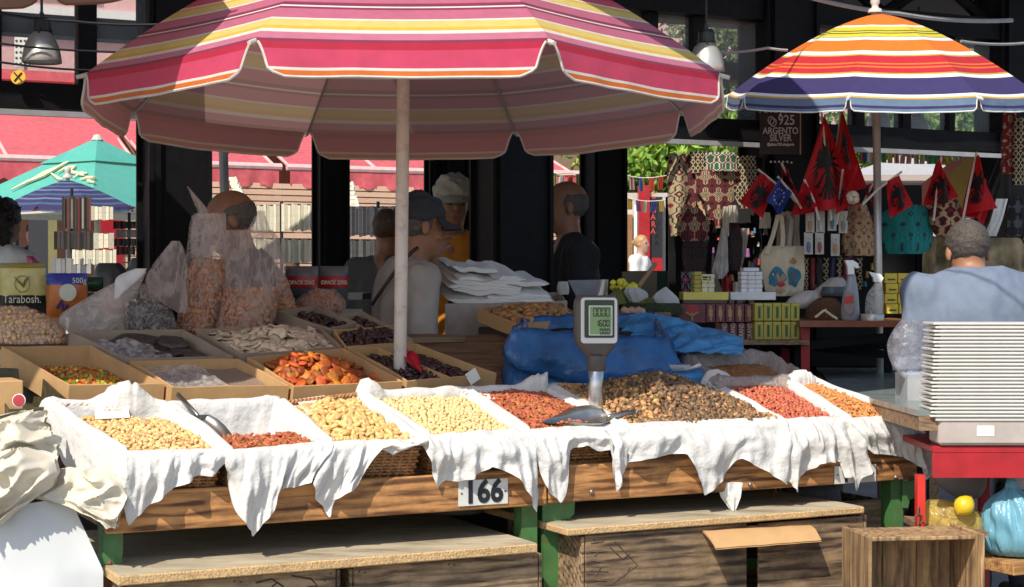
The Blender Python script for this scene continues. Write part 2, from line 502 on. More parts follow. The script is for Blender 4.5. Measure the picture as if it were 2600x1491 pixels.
# ------------------------------------------------------------------ material palette
m_steel = M('black_steel', (0.006, 0.006, 0.007), rough=0.6, var=0.3, dirt=0.15, dcol=(0.02, 0.018, 0.016), spec=0.15)
m_alu = M('aluminium', (0.50, 0.49, 0.45), rough=0.35, metal=0.45, var=0.1)
m_grey = M('grey_metal', (0.35, 0.35, 0.36), rough=0.45, metal=0.3)
m_white = M('white_paint', (0.78, 0.77, 0.74), rough=0.5, var=0.05, dirt=0.15)
m_black = M('black_plastic', (0.02, 0.02, 0.022), rough=0.4)
m_dark = M('dark_cloth', (0.03, 0.032, 0.04), rough=0.9)
m_pave = M('paving', (0.22, 0.21, 0.2), rough=0.85, var=0.2, scale=3, bump=0.2)
m_concrete = M('roof_panel', (0.08, 0.08, 0.085), rough=0.9)
m_pink = M('pink_render', (0.62, 0.36, 0.34), rough=0.85, var=0.08, dirt=0.2, dcol=(0.4, 0.28, 0.26))
m_cream = M('cream_render', (0.66, 0.63, 0.58), rough=0.85, var=0.06)
m_awn = M('red_awning_fabric', (0.72, 0.13, 0.15), rough=0.8, var=0.15, dirt=0.55, dcol=(0.3, 0.12, 0.1), dscale=2.0, transl=0.2)
m_awn_b = M('awning_bar', (0.72, 0.45, 0.42), rough=0.5)
m_siding = M('siding_board', (0.62, 0.40, 0.27), rough=0.7, var=0.12, rnd=0.1, stretch=(0.5, 6, 6))
m_redpaint = M('red_paint', (0.36, 0.012, 0.018), rough=0.4, var=0.15, dirt=0.3, dcol=(0.12, 0.03, 0.02))
def glass_mat():
    m, nt, b = _new('window_glass'); N = nt.nodes; Lk = nt.links
    b.inputs['Base Color'].default_value = (0.6, 0.65, 0.66, 1); b.inputs['Roughness'].default_value = 0.05
    tp = N.new('ShaderNodeBsdfTransparent'); ms = N.new('ShaderNodeMixShader'); ms.inputs[0].default_value = 0.9
    Lk.new(b.outputs[0], ms.inputs[1]); Lk.new(tp.outputs[0], ms.inputs[2]); Lk.new(ms.outputs[0], nt.nodes['Material Output'].inputs['Surface'])
    return m
m_glass = glass_mat()

# ------------------------------------------------------------------ ground
mk('ground', [(-150, -60, 0), (150, -60, 0), (150, 260, 0), (-150, 260, 0)], [(0, 1, 2, 3)], m_pave, kind='structure', label='grey stone paving of the market square', base=(0, 0, 0))

# ------------------------------------------------------------------ market hall
HSC = 0.81
def H(a, b, z): return np.array([0.0, 8.3, 0.0]) + HSC * (U * a + V * b) + ZUP * (z if z <= 1.3 else 1.3 + (z - 1.3) * HSC)
def hbox(mb, a0, a1, b0, b1, z0, z1, m=0):
    p, q = H(a0, b0, z0), H(a1, b1, z1)
    return mb.box((p + q) / 2, HSC * U * (a1 - a0) / 2, HSC * V * (b1 - b0) / 2, ZUP * (q[2] - p[2]) / 2, m)
hall = thing('market_hall', H(0, 2, 0), 'open black steel market hall with dark columns and glazed band above the stalls', 'market hall')
def column(a, b, w, top):
    mb = MB()
    hbox(mb, a - w / 2, a + w / 2, b - w / 2, b + w / 2, 0, top)
    for s in (-1, 1):                                   # flanges and a recessed web
        hbox(mb, a + s * w * 0.46 - 0.012, a + s * w * 0.46 + 0.012, b - w / 2 - 0.03, b - w / 2 - 0.003, 0, top)
        hbox(mb, a - w / 2 - 0.03, a - w / 2 - 0.003, b + s * w * 0.44 - 0.012, b + s * w * 0.44 + 0.012, 0, top)
    hbox(mb, a - w / 2 - 0.05, a + w / 2 + 0.05, b - w / 2 - 0.05, b + w / 2 + 0.05, 0, 0.12)
    return mb.build('column', m_steel, hall)
for a, w in ((-4.15, 0.3), (-2.09, 0.31), (0.0, 0.36), (1.98, 0.36), (3.97, 0.3), (6.0, 0.3)): column(a, 0, w, 3.6)
def H2(a, b, z): return H(a, b, z)
for x, w in ((842, 0.2), (1110, 0.12), (1148, 0.2), (1533, 0.27)):
    Xr = (x - 1300) / FPX; Yc = 11.2 / (1 - 0.4992 * Xr); q = (np.array([Xr * Yc, Yc, 0]) - np.array([0, 8.3, 0])) / HSC
    column(q @ U, q @ V, w, 3.6)
mb = MB(); hbox(mb, -9, 9, -0.1, 0.1, 2.23, 2.365); mb.build('transom_beam', m_steel, hall)
mb = MB(); hbox(mb, -9, 9, -0.14, -0.105, 2.185, 2.215); mb.build('gutter', m_grey, hall)
mb = MB(); hbox(mb, -9, 9, -0.12, 0.12, 3.02, 3.17); mb.build('top_beam', m_steel, hall)
mb = MB(); hbox(mb, -9, 9, -0.1, 0.1, 3.42, 3.55); mb.build('top_chord', m_steel, hall)
mb = MB(); hbox(mb, -9, 9, 3.2, 3.4, 3.1, 3.25); mb.build('rear_beam', m_steel, hall)
for k in range(-6, 9):
    a = k * 0.95
    mb = MB(); mb.tube([H(a, 0, 3.15), H(a + 0.48, 0, 3.45)], 0.035, 6); mb.tube([H(a + 0.48, 0, 3.45), H(a + 0.95, 0, 3.15)], 0.035, 6)
    mb.build('truss_web', m_steel, hall)
for a, w in ((-3.08, 0.09), (-2.585, 0.1), (-1.05, 0.07), (0.98, 0.07), (1.33, 0.1), (2.62, 0.07), (3.02, 0.07), (3.42, 0.05), (4.95, 0.07)):
    mb = MB(); hbox(mb, a - w / 2, a + w / 2, -0.05, 0.05, 2.36, 3.03); mb.build('mullion', m_steel, hall)
for a0, a1 in ((-4.0, -3.13), (-3.03, -2.64), (-2.53, -2.26), (-1.92, -1.09), (1.02, 1.27), (1.39, 1.79), (2.17, 2.58), (2.66, 2.98), (3.06, 3.39), (3.45, 3.8)):
    mb = MB(); hbox(mb, a0, a1, -0.004, 0.004, 2.367, 3.018); mb.build('window_pane', m_glass, hall)
mb = MB(); hbox(mb, -9, 9, -0.9, 3.5, 3.6, 3.72)
mb.build('roof', m_concrete, hall)

def lamp_shade(x, y, Y, dpx, label):
    r = dpx * px(Y) / 2; c = P(x, y, Y)                  # c: centre of the rim
    t = thing('pendant_lamp', c, label, 'lamp', 'pendant lamps hanging in the hall')
    mb = MB(); mb.lathe(c, [(r * 0.42, r * 1.55), (r * 0.62, r * 1.35), (r * 0.86, r * 0.85), (r * 0.97, r * 0.3), (r, 0.02 * r), (r * 0.97, 0), (r * 0.93, 0.3 * r), (r * 0.8, r * 0.85), (r * 0.4, r * 1.5)], 24)
    mb.build('reflector', m_alu, t, smooth=True)
    mb = MB(); mb.lathe(c, [(0.0, r * 2.3), (r * 0.36, r * 2.28), (r * 0.44, r * 2.1), (r * 0.44, r * 1.62), (r * 0.34, r * 1.5), (0, r * 1.5)], 18)
    for q in range(3):
        a = q * 2.1 + 0.5
        mb.box(c + np.array([math.cos(a) * r * 0.47, math.sin(a) * r * 0.47, r * 1.6]), (r * 0.06, 0, 0), (0, r * 0.06, 0), (0, 0, r * 0.16))
    mb.build('lamp_housing', m_black, t, smooth=False)
    mb = MB(); mb.tube([c + ZUP * r * 2.25, c + ZUP * r * 2.55], r * 0.12, 8); mb.tube([c + ZUP * r * 2.5, np.array([c[0], c[1], 3.15])], 0.006, 6)
    mb.build('hook', m_black, t)
    mb = MB(); mb.lathe(c, [(0, r * 0.12), (r * 0.9, r * 0.1), (r * 0.9, r * 0.06), (0, r * 0.06)], 18); mb.build('lens', M('lamp_lens', (0.6, 0.62, 0.6), rough=0.2), t)
lamp_shade(106, 160, 7.15, 100, 'aluminium pendant lamp hanging clear beside the pink striped building, top corner')
lamp_shade(1793, 185, 8.5, 96, 'dark backlit pendant lamp just beyond the big pink parasol')
lamp_shade(1945, 215, 9.4, 84, 'pendant lamp half hidden behind the edge of the small multicoloured parasol')
lamp_shade(2332, 346, 11.2, 63, 'pale pendant lamp hanging below the multicoloured parasol, right of its pole')
lamp_shade(2232, 334, 11.5, 66, 'pendant lamp cut by the pole of the multicoloured parasol')
lamp_shade(2545, 268, 10.6, 78, 'pendant lamp half covered by the right tip of the multicoloured parasol')

def cable(name, pts, r, label, mat=None, group=None):
    pp = []
    for (p, q) in zip(pts[:-1], pts[1:]):
        p = np.asarray(p, float); q = np.asarray(q, float)
        for k in range(12):
            t = k / 12; c = p + (q - p) * t; c[2] -= 0.06 * np.linalg.norm(q - p) * 4 * t * (1 - t) * 0.35
            pp.append(c)
    pp.append(np.asarray(pts[-1], float))
    mb = MB(); mb.tube(pp, r, 5); return mb.build(name, mat or m_black, label=label, cat='cable', group=group)
cable('overhead_cable', [P(-20, 30, 7.0), P(190, 55, 7.05), P(420, 62, 7.1)], 0.006, 'thin black cable crossing the corner windows behind the aluminium lamp')
cable('overhead_cable', [P(-20, 108, 7.0), P(400, 132, 7.2)], 0.005, 'thin black cable level with the middle of the aluminium lamp reflector')
cable('overhead_cable', [P(-20, 155, 7.0), P(300, 180, 7.2)], 0.005, 'thin black cable just under the aluminium lamp reflector')
cable('overhead_cable', [P(2040, -10, 8.6), P(2280, 35, 8.8), P(2570, 52, 9.2)], 0.012, 'thick grey cable hanging above the multicoloured parasol', m_grey)
cable('overhead_cable', [P(1830, 135, 8.6), P(1950, 122, 8.6), P(2000, 128, 8.6)], 0.007, 'looped cable running left of the multicoloured parasol top', m_grey)
cable('overhead_cable', [P(2440, 105, 8.9), P(2600, 110, 9.2)], 0.008, 'short cable beside the hall column right of the parasol', m_grey)

# yellow round sticker sign on the window
t = thing('round_sign', P(47, 196, 7.1), 'small round yellow sign with black crossed cutlery in the corner window', 'sign')
c = P(47, 196, 7.1)
mb = MB(); mb.lathe(c, [(0, 0), (0.032, 0), (0.032, 0.006), (0, 0.006)], 20, ax=(0, -1, 0)); mb.build('disc', M('yellow_sign', (0.75, 0.45, 0.06), rough=0.4), t)
mb = MB()
for s in (-1, 1): mb.tube([c + np.array([-0.016 * s, -0.009, -0.018]), c + np.array([0.016 * s, -0.009, 0.018])], 0.003, 5)
mb.build('cutlery', m_black, t)

# ------------------------------------------------------------------ buildings behind the hall
def Bk(a, b, z): return np.array([0.0, 18.0, 0.0]) + U * a + V * b + ZUP * z
def bbx(mb, a0, a1, b0, b1, z0, z1, m=0):
    return mb.box(Bk((a0 + a1) / 2, (b0 + b1) / 2, (z0 + z1) / 2), U * (a1 - a0) / 2, V * (b1 - b0) / 2, ZUP * (z1 - z0) / 2, m)
bld = thing('apartment_building', Bk(2, 14, 0), 'pink and cream banded building seen through the high windows', 'building')
z = 0
mb = MB(); bbx(mb, -26, 30, 12, 24, 0, 9); mb.build('wall', m_pink, bld)
for k, (z0, z1) in enumerate(((2.9, 3.35), (4.25, 4.5), (5.35, 5.85), (7.4, 7.9))):
    mb = MB(); bbx(mb, -26, 30, 11.88, 11.997, z0, z1); mb.build('band', m_cream, bld)
m_win = M('dark_window', (0.05, 0.06, 0.07), rough=0.1)
for k in range(15):
    a = -24 + 3.5 * k
    mb = MB(); bbx(mb, a, a + 1.3, 11.94, 11.995, 6.0, 7.3, 0); w = mb.build('window', m_white, bld)
    mb = MB(); bbx(mb, a + .08, a + 1.22, 11.92, 11.938, 6.08, 7.22, 0); mb.build('pane', m_win, w)
pp = thing('perforated_screen', Bk(-9.6, 8, 0), 'pale perforated panel with rows of round holes behind the aluminium lamp', 'panel')
q0 = P(38, 40, 24.0); q1 = P(82, 170, 24.0)
m_perf = M('perforated_panel', (0.58, 0.56, 0.5), rough=0.7)
mb = MB(); mb.box((q0 + q1) / 2, (abs(q1[0] - q0[0]) / 2, 0, 0), (0, 0.03, 0), (0, 0, abs(q1[2] - q0[2]) / 2)); mb.build('panel', m_perf, pp)
mb = MB()
for i in range(4):
    for j in range(9):
        c = lerp(q0, q1, 0.5); c = np.array([lerp(q0[0], q1[0], (i + 0.5) / 4), q0[1] - 0.034, lerp(q0[2], q1[2], (j + 0.5) / 9)])
        mb.lathe(c, [(0, 0), (0.018, 0), (0.018, 0.004)], 8, ax=(0, -1, 0))
mb.build('hole', m_black, pp)
mb = MB(); mb.box((P(60, 60, 24)[0], 24.1, (P(60, 40, 24)[2]) / 2), (0.02, 0, 0), (0, 0.02, 0), (0, 0, P(60, 40, 24)[2] / 2)); mb.build('post', m_grey, pp)

# kiosk row with board siding and red awnings
kiosk = thing('kiosk', Bk(-1.5, 1.2, 0), 'market kiosk with beige horizontal boards under the red awnings', 'kiosk')
mb = MB(); bbx(mb, -9, 3.4, 1.75, 4.5, 0, 3.4); mb.build('wall', M('kiosk_wall', (0.3, 0.2, 0.13), rough=0.8), kiosk)
SID = None
for k in range(22):
    z0 = 0.95 + 0.062 * k
    if SID is None:
        mb = MB(); bbx(mb, -4.2, 1.2, -0.03, 0.03, z0, z0 + 0.05)
        SID = mb.build('siding_board', m_siding, kiosk)
    else:
        o = SID.copy(); COL.objects.link(o); o.parent = kiosk; o.location = (0, 0, 0.062 * k)
mb = MB(); bbx(mb, -4.4, -4.205, -0.06, 0.06, 0, 2.4); mb.build('red_post', m_redpaint, kiosk)
mb = MB(); bbx(mb, -9, 3.4, 1.6, 4.6, 3.4, 3.5); mb.build('roof', m_awn, kiosk)
def bka(x, b=0.0, Y0=18.0):
    Xr = (x - 1300) / FPX; o = np.array([0, Y0, 0]) + V * b
    # intersect ray plane with line
    n = V; t = (o @ n) / (np.array([Xr, 1.0, 0]) @ n); p = np.array([Xr, 1.0, 0]) * t
    return (p - np.array([0, Y0, 0])) @ U
def awning(x0, x1, label, zb=2.47):
    a0, a1 = bka(x0), bka(x1)
    t = thing('awning', Bk((a0 + a1) / 2, 0.8, 2.3), label, 'awning', 'red awnings along the kiosks')
    mb = MB()
    def fn(u, v):
        a = lerp(a0, a1, u); sag = -0.05 * math.sin(PI * v) - 0.012 * math.sin(u * 9) ** 2
        return Bk(a, 1.72 * v, lerp(zb, 3.25, v) + sag)
    mb.grid(fn, 24, 10); mb.build('fabric', m_awn, t, smooth=True)
    mb = MB(); mb.tube([Bk(a0 - 0.03, -0.02, zb), Bk(a1 + 0.03, -0.02, zb)], 0.035, 8); mb.build('front_bar', m_awn_b, t)
    mb = MB(); n = int((a1 - a0) / 0.012)
    def fv(u, v):
        a = lerp(a0, a1, u); sc = 0.15 + 0.028 * abs(math.sin((a - a0) / 0.13 * PI))
        return Bk(a, -0.035 + 0.012 * math.sin(u * 40) * v, zb - 0.03 - sc * v)
    mb.grid(fv, n, 3); mb.build('scalloped_valance', m_awn, t)
    for a in (a0 + 0.02, (a0 + a1) / 2, a1 - 0.02):
        mb = MB(); mb.tube([Bk(a, 0, zb - 0.01), Bk(a, 1.7, 3.1)], 0.018, 6); mb.build('folding_arm', m_awn_b, t)
awning(-330, 352, 'broad red awning behind the teal umbrella, stained brown')
awning(372, 706, 'faded red awning whose front corner ends beside the grey metal pole')
awning(734, 1180, 'red awning above the board siding right of the thin hall column')
awning(1250, 1462, 'small stretch of red awning above the bald man in black', 2.5)
# light strap ladders at the kiosk
m_strap = M('cream_strap', (0.72, 0.68, 0.55), rough=0.7)
for i, (x0, y0, x1, y1, l) in enumerate(((588, 450, 612, 505, 'cream webbing strap hanging beside the grey pole'), (885, 462, 902, 530, 'cream webbing strap hanging by the thin hall column'))):
    t = thing('hanging_strap', P(x1, y1, 16.6), l, 'strap')
    for s in (-1, 1):
        mb = MB(); mb.tube([P(x0 + s * 9, y0, 16.6), P(x1 + s * 9, y1, 16.5)], 0.012, 6); mb.build('cord', m_strap, t)
    for k in range(6):
        mb = MB(); mb.box(P(lerp(x0, x1, (k + .5) / 6), lerp(y0, y1, (k + .5) / 6), 16.53), (0.035, 0, 0), (0, 0.006, 0), (0.0, 0, 0.018)); mb.build('rung', m_strap, t)
mb = MB(); q = P(566, 352, 8.9); mb.tube([np.array([q[0], q[1], 0]), P(570, 480, 8.9), P(566, 352, 8.9), P(565, 300, 8.9)], 0.025, 10)
mb.tube([P(572, 385, 8.9), P(578, 390, 8.9), P(577, 378, 8.9)], 0.008, 6)
mb.build('umbrella_post', m_grey, label='grey metal parasol post standing behind the bald man with the bags', cat='post')

# ------------------------------------------------------------------ trees
def leaf_tree(name, base, crown_c, crown_r, n, label, leaf=0.09, col=(0.10, 0.19, 0.03), group='trees beyond the hall', trunk_r=0.12):
    base = np.asarray(base, float); crown_c = np.asarray(crown_c, float); cr = np.asarray(crown_r, float)
    t = thing(name, base, label, 'tree', group)
    r = np.random.default_rng(int(abs(base[0]) * 100 + n))
    mb = MB(); mb.tube([base, lerp(base, crown_c, 0.5) + np.array([0.08, 0, 0]), crown_c + ZUP * cr[2] * 0.3], [trunk_r, trunk_r * 0.75, trunk_r * 0.35], 9)
    tips = []
    for k in range(12):
        d = r.normal(size=3); d /= np.linalg.norm(d); d[2] = abs(d[2]) * 0.6
        e = crown_c + d * cr * 0.75; s0 = lerp(base, crown_c, r.uniform(0.7, 1.1)); mid = lerp(s0, e, 0.5) + r.normal(size=3) * 0.1
        mb.tube([s0, mid, e], [trunk_r * 0.35, trunk_r * 0.2, trunk_r * 0.07], 6)
    mb.build('trunk', M('bark', (0.09, 0.065, 0.045), rough=0.9, bump=0.4), t)
    # clumps of leaves
    nc = max(12, n // 60); vs = []; fs = []
    for c in range(nc):
        d = r.normal(size=3); d /= np.linalg.norm(d); rad = r.uniform(0.45, 1.0) ** 0.6
        cc = crown_c + d * cr * rad; s = r.uniform(0.22, 0.42) * min(cr)
        for k in range(n // nc):
            p = cc + r.normal(size=3) * s * 0.55
            dirv = r.normal(size=3); dirv[2] -= 0.9; dirv /= np.linalg.norm(dirv)
            sd = np.cross(dirv, r.normal(size=3)); sd /= np.linalg.norm(sd) + 1e-9
            L = leaf * r.uniform(0.7, 1.3); w = L * 0.26
            nrm = np.cross(dirv, sd)
            i0 = len(vs)
            vs += [p, p + dirv * L * .45 + sd * w, p + dirv * L, p + dirv * L * .45 - sd * w, p + dirv * L * .5 + nrm * w * 0.3]
            fs += [(i0, i0 + 1, i0 + 4), (i0 + 1, i0 + 2, i0 + 4), (i0 + 2, i0 + 3, i0 + 4), (i0 + 3, i0, i0 + 4)]
    mk('crown', vs, fs, M('leaf_' + name + str(n), col, rough=0.5, var=0.2, rnd=0.35, hue=0.03, transl=0.4), t)
leaf_tree('street_tree', (P(1690, 700, 19.5)[0], 19.5, 0), P(1680, 385, 19.5), (0.85, 0.8, 0.75), 5200, 'bright green leafy tree right of the last thin hall column', leaf=0.13, col=(0.30, 0.46, 0.07))
leaf_tree('street_tree', (P(2340, 700, 23)[0], 23.0, 0), P(2330, 330, 23.0), (1.3, 1.2, 0.9), 4200, 'tree behind the bunting below the multicoloured parasol', leaf=0.15, col=(0.15, 0.27, 0.05))
leaf_tree('street_tree', (P(1880, 700, 24)[0], 24.0, 0), P(1870, 190, 24.0), (1.0, 1.0, 1.3), 4800, 'tall dull green tree between the two parasols, behind the hall windows', leaf=0.14, col=(0.12, 0.17, 0.06))
leaf_tree('street_tree', (P(2500, 700, 25)[0], 25.0, 0), P(2440, 260, 25.0), (1.2, 1.0, 1.2), 4200, 'dull green tree behind the hall windows at the far end', leaf=0.14, col=(0.11, 0.16, 0.06))

# shop front behind the woman in white: white frame, red pillar with letters
sf = thing('shop_front', P(1640, 720, 17.5) * np.array([1, 1, 0]), 'small shop front with red pillar and pale doorway beneath the green tree', 'shop front')
def pbox(mb, x0, y0, x1, y1, Y, d, m=0):               # box whose front face spans photo pixels at depth Y
    p = P(x0, y0, Y); q = P(x1, y1, Y)
    return mb.box((p + q) / 2 + np.array([0, d / 2, 0]), (abs(q[0] - p[0]) / 2, 0, 0), (0, d / 2, 0), (0, 0, abs(q[2] - p[2]) / 2), m)
mb = MB(); pbox(mb, 1585, 490, 1700, 1000, 17.9, 0.3); mb.build('wall', M('shop_wall', (0.5, 0.45, 0.4), rough=0.8), sf)
mb = MB(); pbox(mb, 1588, 545, 1606, 690, 17.84, 0.05); mb.build('door', M('brown_door', (0.25, 0.13, 0.05)), sf)
mb = MB(); pbox(mb, 1610, 520, 1618, 700, 17.8, 0.08); mb.build('door_frame', m_white, sf)
mb = MB(); pbox(mb, 1622, 470, 1650, 800, 17.7, 0.2); mb.build('red_pillar', m_redpaint, sf)
mb = MB(); pbox(mb, 1650, 500, 1682, 800, 17.75, 0.1); mb.build('dark_panel', m_black, sf)
mb = MB(); pbox(mb, 1655, 655, 1682, 800, 17.72, 0.025); mb.build('red_panel', m_redpaint, sf)
for k, ch in enumerate('CIGARA'):
    c = P(1659 - (k % 2) * 1, 498 + 18 * k, 17.64)
    text_mesh(ch, 0.085, M('sign_red', (0.6, 0.05, 0.05)), lambda u, v, c=c: c + np.array([u, 0, v]), sf, 'letter')
mb = MB(); pbox(mb, 1690, 500, 1720, 760, 17.9, 0.1); mb.build('bright_panel', m_white, sf)

# added unseen shade cloth and supports, to shade the big parasol and rear tables
sail = thing('added_shade_sail', (0.0, 6.0, 3.3), 'beige shade cloth stretched overhead between hall and stall', 'shade sail')
sp = [(-0.9, 5.2, 3.3), (0.35, 4.5, 3.34), (0.95, 5.2, 3.34), (0.9, 7.0, 3.3), (-1.0, 7.2, 3.26)]
mb = MB(); c = np.mean(np.array(sp), 0) - ZUP * 0.06; mb.add([np.array(p) for p in sp] + [c], [(k, (k + 1) % 5, 5) for k in range(5)]); mb.build('fabric', M('sail_cloth', (0.45, 0.4, 0.32), rough=0.9), sail)
for p, q in ((sp[0], H(-1.5, -0.9, 3.65)), (sp[3], H(1.8, -0.9, 3.65)), (sp[4], H(-0.8, -0.9, 3.65)), (sp[1], (2.5, 3.0, 3.9)), (sp[2], (2.5, 3.0, 3.85))):
    mb = MB(); mb.tube([np.array(p), np.array(q)], 0.006, 5); mb.build('added_guy_rope', m_grey, sail)
for x, y in ((2.5, 3.0),):
    mb = MB(); mb.tube([(x, y, 0), (x, y, 3.95)], 0.03, 10); mb.build('added_mast', m_grey, sail)
# ------------------------------------------------------------------ the nut stall
m_rail = wood('rail_wood', (0.58, 0.28, 0.095), (0.12, 0.045, 0.016), 'x', ANG, grain=13, dirt=0.7, dcol=(0.045, 0.022, 0.012))
m_crate = wood('crate_wood', (0.36, 0.24, 0.13), (0.06, 0.036, 0.022), 'x', ANG, grain=15, dirt=0.85, rnd=0.22)
m_crate_v = wood('crate_wood_upright', (0.42, 0.26, 0.12), (0.14, 0.08, 0.04), 'z', 0.0, grain=14, dirt=0.8, rnd=0.2)
m_plank = wood('table_plank', (0.30, 0.19, 0.10), (0.12, 0.07, 0.04), 'x', ANG, grain=30)
m_chip = M('chipboard', (0.55, 0.36, 0.17), rough=0.85, var=0.35, scale=160, bump=0.5, bscale=140, dirt=0.5, dcol=(0.12, 0.06, 0.03), dscale=20)
m_board_top = M('board_top', (0.46, 0.40, 0.28), rough=0.6, var=0.2, scale=7, dirt=0.8, dcol=(0.15, 0.09, 0.05), dscale=5, stretch=(0.6, 2, 2))
m_green = M('green_paint', (0.06, 0.17, 0.05), rough=0.45, var=0.2, dirt=0.5, dcol=(0.14, 0.06, 0.03), dscale=25)
m_rust = M('rusty_iron', (0.16, 0.07, 0.04), rough=0.85, var=0.4, scale=60, bump=0.3)
m_bolt = M('bolt_steel', (0.3, 0.28, 0.26), rough=0.4, metal=0.8)
m_card = M('cardboard', (0.52, 0.31, 0.135), rough=0.85, var=0.10, scale=10, dirt=0.25, dcol=(0.24, 0.14, 0.07), dscale=9, bump=0.12, bscale=30)
m_card_d = M('grey_cardboard', (0.33, 0.25, 0.18), rough=0.85, var=0.10, scale=10, dirt=0.3, dcol=(0.15, 0.1, 0.07))
m_cloth = M('white_cotton', (0.74, 0.73, 0.70), rough=0.9, var=0.03, bump=0.75, bscale=38, transl=0.2, dirt=0.16, dcol=(0.55, 0.47, 0.4), dscale=10)
m_wicker = M('wicker', (0.36, 0.17, 0.065), rough=0.6, var=0.35, scale=50, rnd=0.25)
m_paper = M('paper_card', (0.80, 0.76, 0.68), rough=0.8, var=0.03)
m_ink = M('red_ink', (0.50, 0.26, 0.22), rough=0.8)

def rail_px(x, y, b=0.0):
    p = onplane(x, y, S(0, b, 0), V); return float((p - RAIL0) @ U), float(p[2])
stall = thing('market_stall', S(1.5, 0.5, 0), 'wooden market stall on green steel legs numbered 166', 'market stall')
def sbox(mb, a0, a1, b0, b1, z0, z1, m=0, bev=0.0):
    c = S((a0 + a1) / 2, (b0 + b1) / 2, (z0 + z1) / 2); e = (U * (a1 - a0) / 2, V * (b1 - b0) / 2, ZUP * (z1 - z0) / 2)
    return mb.bbox(c, *e, bev, m) if bev else mb.box(c, *e, m)
ZB, ZT = 0.55, 0.672
am = rail_px(1392, 1275)[0]
mb = MB(); sbox(mb, 0.0, am - 0.004, 0.0, 0.045, ZB, ZT, bev=0.004); mb.build('front_rail', m_rail, stall)
mb = MB(); sbox(mb, am + 0.004, 3.085, 0.004, 0.049, ZB + 0.004, ZT + 0.008, bev=0.004); mb.build('front_rail', m_rail, stall)
for a in (0.0, 3.05):
    mb = MB(); sbox(mb, a, a + 0.035, 0.05, 1.5, ZB + 0.01, ZT - 0.004, bev=0.003); mb.build('side_rail', m_plank, stall)
for k in range(9):
    b0 = 0.055 + 0.165 * k
    mb = MB(); sbox(mb, 0.037, 3.045, b0, b0 + 0.155, ZT - 0.035, ZT - 0.008, bev=0.002); mb.build('table_plank', m_plank, stall)
def dboard(b0, b1, c, n=4):                              # sloping boards that carry baskets and cartons
    for k in range(n):
        x0, x1 = lerp(b0, b1, k / n) + 0.004, lerp(b0, b1, (k + 1) / n)
        mb = MB(); mb.box(DW(1.49, (x0 + x1) / 2, c), U * 1.5, VD * (x1 - x0) / 2, ND * 0.009); mb.build('display_board', m_plank, stall)
dboard(0.06, 0.56, -0.142, 4)
dboard(0.57, 1.35, -0.112, 6)
def leg(a, b, w=0.05):
    mb = MB(); t = 0.006
    sbox(mb, a, a + w, b, b + t, 0, ZB + 0.11); sbox(mb, a, a + t, b + t, b + w, 0, ZB + 0.11)
    return mb.build('leg', m_green, stall)
for a, b in ((0.0, 0.052), (am - 0.075, 0.052), (am + 0.012, 0.056), (3.0, 0.056), (0.0, 1.42), (am - 0.03, 1.42), (3.0, 1.42)): leg(a, b, 0.06)
def plate(pts, b, mat, name, th=0.005):                 # outline in photo pixels on the plane b
    poly = [onplane(x, y, S(0, b, 0), V) for x, y in pts]
    mb = MB(); mb.prism(poly, V * th); return mb.build(name, mat, stall)
plate([(262, 1352), (312, 1350), (312, 1408), (303, 1416), (290, 1410), (290, 1491), (262, 1491)], 0.047, m_green, 'bracket')
plate([(1378, 1277), (1460, 1272), (1458, 1305), (1446, 1318), (1436, 1318), (1436, 1340), (1384, 1340), (1378, 1330)], 0.047, m_green, 'bracket')
plate([(2292, 1222), (2325, 1220), (2325, 1262), (2310, 1270), (2306, 1290), (2292, 1290)], 0.047, m_green, 'bracket')
plate([(255, 1468), (288, 1462), (284, 1491), (250, 1491)], 0.03, m_rust, 'rust_plate')
for x, y in ((278, 1430), (1404, 1330), (1430, 1325), (1502, 1249), (2275, 1212), (1905, 1230)):
    p = onplane(x, y, S(0, 0.0, 0), V) if y < 1260 else onplane(x, y, S(0, 0.046, 0), V)
    mb = MB(); mb.lathe(p, [(0, 0.006), (0.006, 0.005), (0.0085, 0.0), (0.0085, -0.004)], 10, ax=-V); mb.build('bolt', m_bolt if y < 1260 else m_rust, stall, smooth=True)
mb = MB(); sbox(mb, 1.75, 3.0, 0.05, 0.09, 0.26, 0.30); mb.build('lower_beam', m_green, stall)
mb = MB(); sbox(mb, 0.06, 1.5, 0.06, 0.10, 0.06, 0.10); mb.build('lower_beam', m_green, stall)
def number_plate(x0, y0, x1, y1, txt, size, au=0.0):
    a0, z0 = rail_px(x0, y1); a1, z1 = rail_px(x1, y0)
    mb = MB(); sbox(mb, a0, a1, -0.005, -0.001, z0, z1); o = mb.build('number_plate', M('plate_white', (0.62, 0.62, 0.58), rough=0.4, dirt=0.3, dcol=(0.3, 0.28, 0.24)), stall)
    text_mesh(txt, size, M('plate_black', (0.015, 0.016, 0.02), rough=0.4), lambda u, v: S((a0 + a1) / 2 + u + au, -0.0075, (z0 + z1) / 2 + v), o, 'number', bold=0.0035, stretch=0.92)
    for s in (0.06, 0.94):
        mb = MB(); mb.lathe(S(lerp(a0, a1, s), -0.006, (z0 + z1) / 2), [(0, 0.002), (0.004, 0)], 8, ax=-V); mb.build('screw', m_rust, o)
number_plate(1163, 1214, 1288, 1286, '166', 0.105)
number_plate(2118, 1178, 2222, 1229, '1', 0.085, -0.045)

